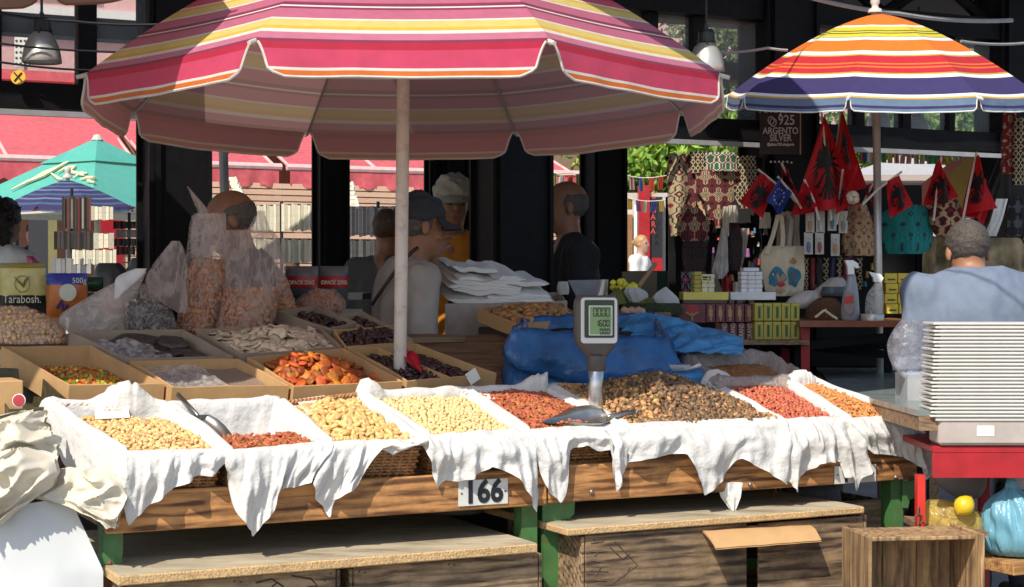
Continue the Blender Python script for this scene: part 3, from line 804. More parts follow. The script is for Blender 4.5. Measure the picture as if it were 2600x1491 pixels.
# ------------------------------------------------------------------ baskets, cloths
BK = {  # name: (rim quad in photo pixels BL BR FR FL, front hem polyline in photo pixels)
 1: ([(122, 1024), (418, 1030), (572, 1150), (322, 1157)], [(304, 1262), (318, 1318), (330, 1337), (348, 1317), (411, 1258), (465, 1227), (508, 1208), (540, 1210), (566, 1178), (588, 1176)]),
 2: ([(432, 1030), (705, 1022), (834, 1130), (590, 1154)], [(578, 1210), (586, 1240), (596, 1288), (620, 1338), (645, 1363), (664, 1330), (704, 1268), (720, 1238), (756, 1238), (785, 1222), (800, 1200)]),
 3: ([(716, 1022), (905, 1000), (1078, 1124), (842, 1132)], [(788, 1228), (797, 1259), (831, 1295), (845, 1322), (850, 1276), (885, 1246), (900, 1248), (917, 1215), (936, 1152), (966, 1139), (1005, 1158), (1030, 1143), (1044, 1124)]),
 4: ([(920, 1002), (1178, 992), (1332, 1096), (1090, 1114)], [(1084, 1150), (1098, 1190), (1108, 1229), (1117, 1244), (1135, 1223), (1174, 1225), (1210, 1214), (1242, 1185), (1275, 1194), (1310, 1212), (1336, 1250), (1372, 1302), (1384, 1284), (1372, 1212)]),
 5: ([(1186, 992), (1385, 987), (1575, 1085), (1345, 1100)], [(1376, 1190), (1390, 1236), (1433, 1281), (1448, 1243), (1437, 1170), (1450, 1146), (1496, 1131), (1526, 1148), (1550, 1142), (1556, 1170), (1558, 1228), (1565, 1252), (1584, 1207), (1612, 1174)]),
 6: ([(1398, 985), (1785, 985), (1980, 1068), (1592, 1086)], [(1606, 1176), (1658, 1162), (1740, 1151), (1752, 1180), (1783, 1260), (1849, 1214), (1868, 1170), (1882, 1164), (1948, 1200), (1996, 1232)]),
 7: ([(1800, 972), (1992, 968), (2148, 1066), (1985, 1072)], [(1998, 1216), (2035, 1254), (2048, 1211), (2081, 1178), (2095, 1174), (2140, 1174), (2150, 1216), (2170, 1211), (2189, 1254), (2198, 1217), (2220, 1186)]),
 8: ([(2006, 972), (2064, 968), (2318, 1062), (2162, 1070)], [(2212, 1152), (2260, 1156), (2304, 1162), (2335, 1186), (2366, 1222), (2380, 1196)]),
}
NUTS_NAME = {1: 'pale cashews', 2: 'few red-brown almonds', 3: 'large blanched kernels', 4: 'pale round hazelnuts', 5: 'red-brown almonds and a big scoop', 6: 'dark heaped walnuts', 7: 'red-skinned peanuts', 8: 'orange-brown almonds'}
def project(p):
    d = np.asarray(p) - CAMO; c, s = math.cos(PITCH), math.sin(PITCH)
    y = c * d[1] - s * d[2]; z = s * d[1] + c * d[2]
    return 1300 + FPX * d[0] / y, 745.5 - FPX * z / y
def rim_loop(q, n, corner=0.12):
    """closed loop of (s, t, side) round the rim, corners rounded"""
    out = []
    for side, (p, r) in enumerate((((0, 0), (1, 0)), ((1, 0), (1, 1)), ((1, 1), (0, 1)), ((0, 1), (0, 0)))):
        for k in range(n[side]):
            f = k / n[side]
            out.append((lerp(p[0], r[0], f), lerp(p[1], r[1], f), side, f))
    return out
def basket(k):
    qpx, hem = BK[k]
    q = [disp(*p) for p in qpx]
    cen = np.mean([np.array(p) for p in q], 0)
    W = np.linalg.norm(np.array(q[2]) - np.array(q[3])); Dp = np.linalg.norm(np.array(q[0]) - np.array(q[3]))
    base = DW(cen[0], cen[1], -0.13)
    t = thing('wicker_basket', base, 'brown wicker basket under the white cloth holding ' + NUTS_NAME[k], 'basket', 'wicker baskets on the stall')
    rows = 10
    def wall(f, c):                                     # f: 0..1 round the rim ; c depth
        g = (f % 1.0) * 4; side = int(g); u = g - side
        st = [(u, 0), (1, u), (1 - u, 1), (0, 1 - u)][side]
        p = quadmap(q, *st); ins = 0.012 + 0.14 * (-c)     # walls lean inwards
        d = cen - p; L = np.linalg.norm(d)
        return p + d / L * ins
    n = 120
    mb = MB()
    for r in range(rows):
        c = -0.012 - 0.0115 * r
        pts = []
        for j in range(n + 1):
            f = j / n; p = wall(f, c); d = p - cen; d /= np.linalg.norm(d)
            p = p + d * (0.0035 * (1 if (j + r) % 2 else -1))
            pts.append(DW(p[0], p[1], c + 0.002 * n2(f * 40, r, k)))
        mb.tube(pts, 0.0052, 5, caps=False)
    mb.build('weave', m_wicker, t, smooth=True)
    mb = MB()
    for j in range(0, n, 3):
        f = (j + 0.5) / n; p0 = wall(f, -0.002); p1 = wall(f, -0.128)
        mb.tube([DW(*p0, -0.002), DW(*p1, -0.128)], 0.0045, 5)
    mb.build('stake', m_wicker, t)
    mb = MB()
    for ph in range(3):
        pts = []
        for j in range(n * 2 + 1):
            f = j / (2 * n); p = wall(f, 0.0); d = p - cen; d /= np.linalg.norm(d); a = f * 150 + ph * 2.094
            p = p + d * 0.006 * math.cos(a); pts.append(DW(p[0], p[1], 0.0 + 0.006 * math.sin(a)))
        mb.tube(pts, 0.0055, 5, caps=False)
    mb.build('braided_rim', m_wicker, t, smooth=True)
    mb = MB(); vs = [DW(*wall(f, -0.128), -0.128) for f in (0, .25, .5, .75)]
    mb.add(vs + [v - ND * 0.006 for v in vs], [(0, 1, 2, 3), (7, 6, 5, 4), (0, 4, 5, 1), (1, 5, 6, 2), (2, 6, 7, 3), (3, 7, 4, 0)]); mb.build('bottom', m_wicker, t)
    return q, cen, hem

CRUMPLE = {1: (0.66, 0.075, 0.17), 4: (0.04, 0.04, 0.09), 5: (0.93, 0.05, 0.2), 7: (0.08, 0.035, 0.15), 8: (0.4, 0.035, 0.4), 2: (0.9, 0.012, 0.1)}
def cloth(k, q, cen, hem):
    nf = 84; loop = rim_loop(q, (nf, 36, 40, 36))
    hx = np.array([h[0] for h in hem], float); hy = np.array([h[1] for h in hem], float)
    hs = (hx - hx[0]) / (hx[-1] - hx[0]); fx_ = np.linspace(0, 1, 161); hy_ = np.interp(fx_, hs, hy)
    for _ in range(2): hy_[1:-1] = (hy_[:-2] + 2 * hy_[1:-1] + hy_[2:]) / 4
    hs, hy, hx0 = fx_, hy_, hx
    # rows: inner wall, rim, outer hang
    inner = [(-0.122, 0.075), (-0.10, 0.066), (-0.07, 0.053), (-0.04, 0.040), (-0.015, 0.031), (0.004, 0.022)]
    nout = 16; nr = len(inner) + 2 + nout; n = len(loop)
    vs = np.zeros((nr, n, 3))
    rough = {3: 1.0}.get(k, 1.0)
    for j, (s, t, side, f) in enumerate(loop):
        p = quadmap(q, s, t); d = cen - p; d /= np.linalg.norm(d)
        lift = 0.006 + 0.007 * n2(j * 0.11, k * 2.3, 1) + (0.012 * max(0, n2(j * 0.09, k, 9)) if side == 2 else 0)
        if k == 3 and side == 2: lift -= 0.016
        if side == 2 and k in CRUMPLE: s0_, A_, w_ = CRUMPLE[k]; lift += A_ * math.exp(-((s - s0_) / w_) ** 2) * (1 + 0.35 * n2(j * 0.5, k, 6))
        if side == 0: lift = 0.001 + 0.004 * n2(j * 0.11, k * 2.3, 1)
        for r, (c, ins) in enumerate(inner):
            w = 0.006 * n2(j * 0.22, c * 14, k + 3) + 0.007 * n2(j * 0.09 + 4, c * 5, k + 7)
            pp = p + d * (ins + w * (1 if r < 5 else 0.4))
            vs[r, j] = DW(pp[0], pp[1], c + (lift if r >= 4 else 0))
        r0 = len(inner)
        vs[r0, j] = DW(*(p + d * 0.006), 0.013 + lift)
        vs[r0 + 1, j] = DW(*(p - d * 0.014), 0.004 + lift)
        top = vs[r0 + 1, j]
        # outer hang
        if side == 0 or (side == 1 and f == 0):
            fs = s
            hxx = lerp(hx[0], hx[-1], fs); hyy = np.interp(fs, hs, hy)
            tipP = onplane(hxx, hyy, S(0, -0.045, 0), V)
            for i in range(nout):
                h = (i + 1) / nout
                pos = lerp(top, tipP, h)
                # leave the rim in a short curve, then hang straight
                bt = (top - RAIL0) @ V; bw = lerp(bt, min(bt, -0.03), min(1, h * 3.0))
                pos = pos + V * (bw - (pos - RAIL0) @ V)
                pos[2] = lerp(top[2], tipP[2], h)
                L = max(0.02, top[2] - tipP[2])
                fo = n2(fs * 7.5 + 0.35 * h, h * 0.35, k * 1.3)
                fo2 = n2(fs * 17 + 0.5 * h * math.sin(k), h * 0.8, k * 2.1 + 5)
                cr = n2(fs * 13, h * L * 24, k + 11) + 0.8 * (0.5 - abs(n2(fs * 9 + h * 3, h * L * 14 - fs * 5, k + 17)))
                dis = (0.055 * fo * h ** 0.75 + 0.024 * fo2 * h ** 0.6 + 0.010 * cr) * min(1, L / 0.09)
                dis += 0.022 * math.sin(PI * min(1, h * 1.4)) * (0.6 + n2(fs * 5, k, 2))
                back = -0.012 - ((pos - RAIL0) @ V)            # stay in front of the rail
                pos = pos - V * max(dis, -back - 0.0 if -back > 0 else -10)
                bb = (pos - RAIL0) @ V
                if pos[2] < ZT + 0.02 and bb > -0.010: pos = pos - V * (bb + 0.010)
                pos = pos + U * (0.012 * n2(fs * 9, h * 1.5, k + 21) * h)
                vs[r0 + 2 + i, j] = pos
        else:
            base_drop = {1: 0.030, 2: 0.045, 3: 0.030}[side]
            if k == 1 and side == 3: base_drop = 0.125
            if k == 8 and side == 1: base_drop = 0.075
            if k == 3 and side == 2: base_drop = 0.006
            # blend with the neighbouring front corner
            cb = 0
            if side == 1: cb = max(0, 1 - f * 9)
            if side == 3: cb = max(0, 1 - (1 - f) * 9)
            drop = base_drop * (1 + 0.5 * n2(j * 0.13, k * 1.7, 4))
            hyc = hy[-1] if side == 1 else hy[0]; hxc = hx[-1] if side == 1 else hx[0]
            tipc = onplane(hxc, hyc, S(0, -0.045, 0), V)
            for i in range(nout):
                h = (i + 1) / nout
                g = p - d * (0.022 + 0.012 * math.sin(PI * h * 0.6) + 0.012 * n2(j * 0.2, h * 2, k + 31) * h + (0.02 * h if (k == 1 and side == 3) else 0))
                pos = DW(g[0], g[1], 0.002 + lift - drop * h)
                if cb > 0:
                    al = top + (tipc - top) * h
                    pos = lerp(pos, al, cb * h)
                    bb = (pos - RAIL0) @ V
                    if pos[2] < ZT + 0.02 and bb > -0.012: pos = pos - V * (bb + 0.012)
                vs[r0 + 2 + i, j] = pos
    faces = []
    for r in range(nr - 1):
        for j in range(n):
            a = r * n + j; b = r * n + (j + 1) % n
            faces.append((a, b, b + n, a + n))
    faces.append(tuple(range(n))[::-1])
    lab = {1: 'white cloth lining the basket of pale cashews, long point at its corner', 2: 'white cloth with the longest hanging point, lining the basket of few almonds', 3: 'white cloth bunched aside so the wicker front shows, under the large kernels',
           4: 'white cloth under the round hazelnuts, hanging beside the number 166', 5: 'white cloth under the almonds with the big scoop, two hanging points', 6: 'wide white cloth under the heaped walnuts',
           7: 'white cloth under the red-skinned peanuts, draped over the partly hidden number plate', 8: 'white cloth of the end basket, its corner hanging off the table end'}[k]
    return mk('basket_cloth', vs.reshape(-1, 3), faces, m_cloth, smooth=True, label=lab, cat='cloth', group='white cloths lining the baskets')

# ------------------------------------------------------------------ nuts
def blob_mesh(name, sx, sy, sz, mat, seed=0, bend=0.0, lump=0.1, seg=6, ring=5, taper=0.0):
    r = np.random.default_rng(seed); vs = [(0, 0, sz)]; 
    for i in range(1, ring):
        th = PI * i / ring
        for j in range(seg):
            ph = 2 * PI * (j + 0.5 * (i % 2)) / seg; l = 1 + lump * r.uniform(-1, 1)
            vs.append((math.sin(th) * math.cos(ph) * sx * l, math.sin(th) * math.sin(ph) * sy * l, math.cos(th) * sz * l))
    vs.append((0, 0, -sz)); vs = np.array(vs)
    vs[:, 1] *= 1 - taper * vs[:, 0] / sx
    vs[:, 1] += bend * (vs[:, 0] ** 2) / sx
    fs = [(0, 1 + j, 1 + (j + 1) % seg) for j in range(seg)]
    for i in range(ring - 2):
        for j in range(seg):
            a = 1 + i * seg + j; b = 1 + i * seg + (j + 1) % seg
            fs.append((a, a + seg, b + seg, b))
    l = len(vs) - 1; o = 1 + (ring - 2) * seg
    fs += [(l, o + (j + 1) % seg, o + j) for j in range(seg)]
    me = bpy.data.meshes.new(name); me.from_pydata(vs.tolist(), [], fs); me.materials.append(mat)
    me.polygons.foreach_set('use_smooth', np.ones(len(me.polygons), dtype=bool)); me.update()
    return me, vs, fs
def rand_rot(r, n, flat=0.5):
    """rotation with local z near the normal n (flat -> 1 means lying flat)"""
    z = np.asarray(n, float) + r.normal(size=3) * (1 - flat) * 0.8; z /= np.linalg.norm(z)
    x = r.normal(size=3); x -= z * (x @ z); x /= np.linalg.norm(x)
    return np.stack([x, np.cross(z, x), z], 1)
def scatter(name, pts, variants, label, cat, group, stuff_label, seed, flat=0.5, maxn=300, sc=(0.72, 1.2), under=None, mats=None):
    """pts: (world point, normal). The nearest maxn become objects of their own, the rest one joined mass."""
    r = np.random.default_rng(seed)
    order = sorted(range(len(pts)), key=lambda i: pts[i][0][1] - 0.5 * pts[i][0][2])
    rest = []
    for c, i in enumerate(order):
        p, nrm = pts[i]; R = rand_rot(r, nrm, flat); s = r.uniform(*sc); v = variants[int(r.integers(len(variants)))]
        if c < maxn:
            o = bpy.data.objects.new(name, v[0]); COL.objects.link(o)
            Mx = Matrix([[*(R[a] * s), p[a]] for a in range(3)] + [[0, 0, 0, 1]])
            o.matrix_world = Mx
            o['label'] = label; o['category'] = cat; o['group'] = group
        else: rest.append((p, R * s, v))
    under = under or []
    for (p, nrm) in under:
        R = rand_rot(r, nrm, flat); rest.append((p, R * r.uniform(*sc), variants[int(r.integers(len(variants)))]))
    if rest:
        mlist = []; 
        for v in variants:
            if v[0].materials[0] not in mlist: mlist.append(v[0].materials[0])
        mb = MB()
        for p, R, v in rest: mb.add(v[1] @ R.T + p, v[2], mlist.index(v[0].materials[0]))
        mb.build(name + '_heap', mlist, smooth=True, label=stuff_label, cat=cat, kind='stuff')
def heap_points(q, region, cfun, spacing, seed, jit=0.35):
    """hex grid of points in basket coordinates (s,t) over the heap surface"""
    r = np.random.default_rng(seed)
    A, B_, C_, D_ = [np.array(p) for p in q]
    W = np.linalg.norm(C_ - D_); L = np.linalg.norm(A - D_); out = []
    s0, s1, t0, t1 = region; row = 0; b = t0 * L
    while b < t1 * L:
        a = s0 * W + (0.5 * spacing if row % 2 else 0)
        while a < s1 * W:
            s = (a + r.uniform(-jit, jit) * spacing) / W; t = (b + r.uniform(-jit, jit) * spacing) / L
            c = cfun(s, t)
            if c is not None:
                p = quadmap(q, s, t); e = 0.02
                c1 = cfun(s + e, t); c2 = cfun(s, t + e)
                gx = 0 if c1 is None else (c1 - c) / (e * W); gy = 0 if c2 is None else (c2 - c) / (e * L)
                nrm = ND - U * gx - VD * gy; nrm /= np.linalg.norm(nrm)
                out.append((DW(p[0], p[1], c + r.uniform(-0.002, 0.003)), nrm))
            a += spacing
        b += spacing * 0.86; row += 1
    return out
def heap_base(q, cfun, mat, name, label, cat, drop=0.006, n=26):
    vs = []; ok = {}; fs = []
    for j in range(n):
        for i in range(n):
            s, t = i / (n - 1), j / (n - 1); c = cfun(s, t)
            if c is None: continue
            p = quadmap(q, s, t); ok[(i, j)] = len(vs); vs.append(DW(p[0], p[1], c - drop))
    for j in range(n - 1):
        for i in range(n - 1):
            ks = [(i, j), (i + 1, j), (i + 1, j + 1), (i, j + 1)]
            if all(k in ok for k in ks): fs.append(tuple(ok[k] for k in ks))
    return mk(name, vs, fs, mat, smooth=True, label=label, cat=cat, kind='stuff')

mat_cashew = M('cashew', (0.74, 0.47, 0.20), rough=0.5, rnd=0.26, hue=0.012, var=0.1, scale=60, sss=0.1)
mat_almond = M('almond_red', (0.40, 0.115, 0.045), rough=0.6, rnd=0.28, hue=0.012, var=0.2, scale=120)
mat_brazil = M('blanched_kernel', (0.72, 0.45, 0.17), rough=0.5, rnd=0.24, hue=0.012, var=0.12, scale=70)
mat_hazel = M('pale_hazelnut', (0.78, 0.57, 0.27), rough=0.5, rnd=0.2, hue=0.01, var=0.08, scale=80)
mat_walnut = M('walnut_dark', (0.19, 0.11, 0.055), rough=0.65, rnd=0.4, hue=0.015, var=0.4, scale=120)
mat_walnut2 = M('walnut_light', (0.46, 0.25, 0.095), rough=0.6, rnd=0.3, hue=0.015, var=0.35, scale=120)
mat_peanut = M('peanut_red', (0.50, 0.13, 0.065), rough=0.38, rnd=0.25, hue=0.012, var=0.15, scale=100)
mat_almond2 = M('almond_orange', (0.60, 0.255, 0.08), rough=0.5, rnd=0.22, hue=0.014, var=0.2, scale=100)
mat_seed = M('dark_under', (0.25, 0.13, 0.06), rough=0.8)
def inside(s, t, m=0.05): return m < s < 1 - m and m * 0.7 < t < 1 - m
def cf1(s, t):
    if not (0.09 < s < 0.93 and 0.02 < t < 0.80): return None
    return -0.006 - 0.03 * max(0, t - 0.45) + 0.018 * math.exp(-((s - .5) ** 2) / .12 - ((t - .35) ** 2) / .15) + 0.006 * n2(s * 5, t * 5, 1)
def cf2(s, t):
    if not (0.06 < s < 0.93 and 0.03 < t < 0.46): return None
    return -0.012 - 0.05 * max(0, t - 0.15) + 0.006 * n2(s * 5, t * 5, 2)
def cf3(s, t):
    if not (0.05 < s < 0.93 and 0.03 < t < 0.92): return None
    return -0.010 + 0.030 * math.exp(-((s - .5) ** 2) / .1 - ((t - .55) ** 2) / .2) + 0.006 * n2(s * 5, t * 5, 3)
def cf4(s, t):
    if not (0.07 < s < 0.93 and 0.02 < t < 0.90): return None
    return -0.010 + 0.016 * math.exp(-((s - .5) ** 2) / .12 - ((t - .5) ** 2) / .2) + 0.005 * n2(s * 5, t * 5, 4)
def cf5(s, t):
    if not (0.07 < s < 0.93 and 0.02 < t < 0.93): return None
    return -0.008 + 0.028 * math.exp(-((s - .5) ** 2) / .12 - ((t - .55) ** 2) / .18) + 0.005 * n2(s * 5, t * 5, 5)
def cf6(s, t):
    if not (0.02 < s < 0.98 and 0.01 < t < 0.99): return None
    return 0.004 + 0.092 * math.exp(-((s - .52) ** 2) / .09 - ((t - .62) ** 2) / .14) + 0.012 * n2(s * 8, t * 6, 6)
def cf7(s, t):
    if not (0.10 < s < 0.90 and 0.02 < t < 0.92): return None
    return -0.010 + 0.014 * math.exp(-((s - .45) ** 2) / .15 - ((t - .6) ** 2) / .2)
def cf8(s, t):
    if not (0.12 < s < 0.93 and 0.03 < t < 0.95): return None
    return -0.012 + 0.020 * math.exp(-((s - .6) ** 2) / .12 - ((t - .5) ** 2) / .3)
KIND = {
 1: ('cashew', [blob_mesh('cashew', .0135, .0068, .006, mat_cashew, i, bend=0.45, lump=.12) for i in range(5)], cf1, .0165, mat_cashew, 'pale cashew lying in the cloth-lined basket at the near end', 'nut', 0.45),
 2: ('red_almond', [blob_mesh('red_almond', .0150, .0078, .0045, mat_almond, i + 10, lump=.1, taper=.35) for i in range(5)], cf2, .0165, mat_almond, 'red-brown almond in the half-empty basket under the small steel scoop', 'nut', 0.35),
 3: ('blanched_kernel', [blob_mesh('blanched_kernel', .0215, .0098, .0085, mat_brazil, i + 20, bend=0.15, lump=.1) for i in range(5)], cf3, .0245, mat_brazil, 'large cream kernel in the basket whose wicker front shows', 'nut', 0.35),
 4: ('hazelnut', [blob_mesh('hazelnut', .0082, .0080, .0076, mat_hazel, i + 30, lump=.08) for i in range(4)], cf4, .0150, mat_hazel, 'pale round hazelnut in the basket above the number 166', 'nut', 0.2),
 5: ('almond', [blob_mesh('almond', .0155, .0082, .0045, mat_almond, i + 40, lump=.1, taper=.35) for i in range(5)], cf5, .0165, mat_almond, 'red-brown almond in the basket with the large steel scoop', 'nut', 0.55),
 6: ('walnut_piece', [blob_mesh('walnut_piece', .0125, .0088, .0075, mat_walnut if i < 5 else mat_walnut2, i + 50, lump=.45, bend=.2) for i in range(8)], cf6, .0165, mat_walnut, 'crinkled walnut piece on the tall heap in the wide basket', 'nut', 0.1),
 7: ('peanut', [blob_mesh('peanut', .0092, .0076, .0072, mat_peanut, i + 60, lump=.08) for i in range(4)], cf7, .0152, mat_peanut, 'red-skinned peanut in the basket beside the walnuts', 'nut', 0.2),
 8: ('roasted_almond', [blob_mesh('roasted_almond', .0150, .0066, .0045, mat_almond2, i + 70, lump=.14, taper=.3, bend=.1) for i in range(5)], cf8, .0160, mat_almond2, 'orange-brown almond in the basket at the far end', 'nut', 0.4),
}
BQ = {}
for k in range(1, 9):
    q, cen, hem = basket(k); BQ[k] = q
    cloth(k, q, cen, hem)
    nm, var, cf, sp, mt, lab, cat, fl = KIND[k]
    pts = heap_points(q, (0, 1, 0, 1), cf, sp, 100 + k)
    und = heap_points(q, (0, 1, 0, 1), lambda s, t: None if cf(s, t) is None else cf(s, t) - 0.008, sp, 200 + k)
    if k == 6:                                          # walnut: light pieces towards the edges of the heap
        light = [i for i, (p, n_) in enumerate(pts)]
        r = np.random.default_rng(5); A = []; Bb = []
        for p, n_ in pts:
            a, b = (p - F0) @ U, (p - F0) @ VD
            e = (a - np.mean([w[0] for w in q])) / 0.28
            (Bb if (r.uniform() < 0.10 + 0.55 * max(0, abs(e - 0.15) - 0.35) + (0.25 if e < -0.25 else 0)) else A).append((p, n_))
        scatter(nm, A, var[:5], lab, cat, 'nuts: walnuts', 'mass of walnut pieces beneath the top layer', 300 + k, fl, 230, under=und)
        scatter(nm, Bb, var[5:], 'light walnut piece at the edge of the tall walnut heap', cat, 'nuts: light walnuts', 'light walnut pieces further back in the heap', 310 + k, fl, 70)
    else:
        gl = {1: 'cashews', 2: 'few almonds', 3: 'large kernels', 4: 'hazelnuts', 5: 'almonds', 7: 'peanuts', 8: 'orange almonds'}[k]
        scatter(nm, pts, var, lab, cat, 'nuts: ' + gl, 'mass of nuts beneath and behind the top layer of ' + NUTS_NAME[k], 300 + k, fl, 300, under=und)
    heap_base(q, cf, mt, 'nut_bed', 'bottom layer of nuts under the ' + NUTS_NAME[k], 'nuts', 0.016)
# ------------------------------------------------------------------ cartons on the sloping boards
def carton_w(rim, dn, h, label, mat=None, name='carton', group='cardboard cartons on the stall', wob=0.004, flap=0.0, seed=1):
    """rim: four world corners BL BR FR FL ; dn: unit vector towards the bottom"""
    mat = mat or m_card
    rim = [np.asarray(p, float) for p in rim]; dn = np.asarray(dn, float); cen = np.mean(rim, 0); base = cen + dn * h
    t = thing(name, base, label, 'carton', group)
    th = 0.006; inn = [p + (cen - p) / np.linalg.norm(cen - p) * th * 1.5 for p in rim]
    for i in range(4):
        j = (i + 1) % 4; mb = MB(); n = 9; vs = []; 
        for k in range(n):
            f = k / (n - 1); w = wob * n2(f * 3, i * 2.1, seed); bow = (cen - (rim[i] + rim[j]) / 2); bow = bow / np.linalg.norm(bow) * wob * 1.2 * math.sin(PI * f) * n2(i, seed, 1.5) * 2
            o = lerp(rim[i], rim[j], f) - dn * w + bow; q = lerp(inn[i], inn[j], f) - dn * w + bow
            vs += [o, q, q + dn * h - bow, o + dn * h - bow]
        fs = []
        for k in range(n - 1):
            a = 4 * k
            for e in range(4): fs.append((a + e, a + (e + 1) % 4, a + 4 + (e + 1) % 4, a + 4 + e))
        fs += [(0, 3, 2, 1), (4 * n - 4, 4 * n - 3, 4 * n - 2, 4 * n - 1)]
        mb.add(vs, fs); mb.build('side_panel', mat, t)
    mb = MB(); b = [p + dn * (h - 0.003) for p in inn]
    mb.add(b + [p + dn * 0.003 for p in b], [(0, 1, 2, 3), (7, 6, 5, 4), (0, 4, 5, 1), (1, 5, 6, 2), (2, 6, 7, 3), (3, 7, 4, 0)]); mb.build('bottom_panel', mat, t)
    return t
def carton(qpx, h, label, seed, **kw):
    q = [disp(*p) for p in qpx]
    t = carton_w([DW(*p) for p in q], -ND, h, label, seed=seed, **kw)
    return t, q
_, qA = carton([(3, 880), (228, 876), (418, 976), (176, 979)], 0.095, 'open carton of coloured candied fruit cubes, nearest the plastic nut bags', 1)
_, qB = carton([(330, 916), (604, 911), (734, 980), (437, 984)], 0.09, 'open carton holding fine grey seeds in clear plastic', 2)
tC, qC = carton([(628, 908), (872, 884), (1022, 968), (746, 983)], 0.085, 'open carton piled with orange dried apricots', 3)
tD, qD = carton([(884, 882), (1056, 872), (1261, 948), (1034, 968)], 0.085, 'open carton of dark dates with the red scoop', 4)
_, qE = carton([(174, 840), (464, 836), (592, 904), (314, 911)], 0.085, 'open carton of flat blackish dried slabs', 5, mat=m_card_d)
_, qF = carton([(500, 836), (806, 826), (868, 880), (612, 900)], 0.06, 'open carton heaped with whitish dried slices', 6, mat=m_card_d)
_, qG = carton([(846, 838), (1000, 826), (1050, 868), (876, 880)], 0.06, 'small open carton of dark dates behind the red scoop', 7)
_, qH = carton([(862, 800), (920, 790), (1048, 862), (1004, 868)], 0.05, 'narrow open carton of dates beside the parasol pole', 8, mat=m_card_d)
_, qI = carton([(700, 790), (800, 775), (905, 818), (842, 834)], 0.05, 'long open carton of black dates behind the white slices', 9, mat=m_card_d)
# divider in the date carton
mb = MB(); p0, p1 = quadmap(qD, 0.5, 0.02), quadmap(qD, 0.42, 0.98)
mb.add([DW(*p0, -0.005), DW(*p1, -0.005), DW(*p1, -0.08), DW(*p0, -0.08), DW(p0[0] + .005, p0[1], -0.005), DW(p1[0] + .005, p1[1], -0.005), DW(p1[0] + .005, p1[1], -0.08), DW(p0[0] + .005, p0[1], -0.08)],
       [(0, 1, 2, 3), (7, 6, 5, 4), (0, 4, 5, 1), (1, 5, 6, 2), (2, 6, 7, 3), (3, 7, 4, 0)]); mb.build('divider', m_card, tD)
mb = MB(); c = DW(*quadmap(qD, 0.16, 0.0), -0.05) - V * 0.004; mb.lathe(c, [(0, .002), (.016, .002), (.016, 0)], 14, ax=-V); mb.build('orange_sticker', M('sticker_orange', (0.7, 0.2, 0.03)), tD)
mb = MB(); c = DW(*quadmap(qD, 0.72, 0.0), -0.004) - V * 0.006
mb.box(c, U * 0.02 + ZUP * 0.012, -U * 0.012 + ZUP * 0.02, V * 0.001); mb.build('price_tag', m_paper, tD)
# candied cubes
CC = [(0.62, 0.14, 0.02), (0.55, 0.40, 0.04), (0.16, 0.26, 0.03), (0.42, 0.05, 0.03), (0.60, 0.30, 0.06)]
def cube_mesh(name, s, mat, seed):
    r = np.random.default_rng(seed); vs = np.array([(x, y, z) for z in (-1, 1) for y in (-1, 1) for x in (-1, 1)], float) * s * (1 + r.uniform(-.25, .25, (8, 3)))
    fs = [(0, 2, 3, 1), (4, 5, 7, 6), (0, 1, 5, 4), (2, 6, 7, 3), (0, 4, 6, 2), (1, 3, 7, 5)]
    me = bpy.data.meshes.new(name); me.from_pydata(vs.tolist(), [], fs); me.materials.append(mat); return me, vs, fs
candv = [cube_mesh('candied_cube', 0.0055, M('candied%d' % i, c, rough=0.35, rnd=0.2, sss=0.2), i) for i, c in enumerate(CC)]
cfA = lambda s, t: (-0.062 + 0.028 * math.exp(-((s - .5) ** 2) / .1 - ((t - .45) ** 2) / .1) + 0.004 * n2(s * 8, t * 8, 3)) if (0.06 < s < 0.94 and 0.03 < t < 0.80) else None
scatter('candied_cube', heap_points(qA, (0, 1, 0, 1), cfA, 0.0135, 11), candv, 'small candied fruit cube in the carton of coloured cubes', 'candied fruit', 'candied fruit cubes', 'candied cubes beneath the top layer', 12, 0.1, 300)
heap_base(qA, cfA, M('candied4', CC[4]), 'candied_bed', 'bottom layer of candied fruit cubes', 'candied fruit', 0.005)
# fine seeds
m_seed2 = M('fine_seed', (0.30, 0.22, 0.16), rough=0.8, var=0.5, scale=420, bump=0.8, bscale=420)
heap_base(qB, lambda s, t: (-0.05 + 0.02 * s + 0.006 * n2(s * 4, t * 4, 8)) if (0.02 < s < 0.98 and 0.02 < t < 0.98) else None, m_seed2, 'seed_bed', 'fine grey-brown seeds filling the carton in front of the dark slabs', 'seeds', 0.0, 30)
film = plastic_film('clear_film', clear=0.62, bump=0.8)
def sheet(name, qpx_or_q, cfun, mat, label, cat, n=26, iscoord=False, seed=0):
    q = qpx_or_q if iscoord else [disp(*p) for p in qpx_or_q]; mb = MB()
    mb.grid(lambda u, v: DW(*quadmap(q, u, v), cfun(u, v)), n, n); return mb.build(name, mat, smooth=True, label=label, cat=cat)
sheet('plastic_sheet', [quadmap(qB, 0.02, 0.97), quadmap(qB, 0.6, 0.9), quadmap(qB, 0.55, 0.04), quadmap(qB, 0.02, 0.03)], lambda u, v: -0.022 + 0.012 * n2(u * 7, v * 5, 2) + 0.01 * u, film, 'crumpled clear plastic sheet over the fine grey seeds', 'plastic sheet', iscoord=True)
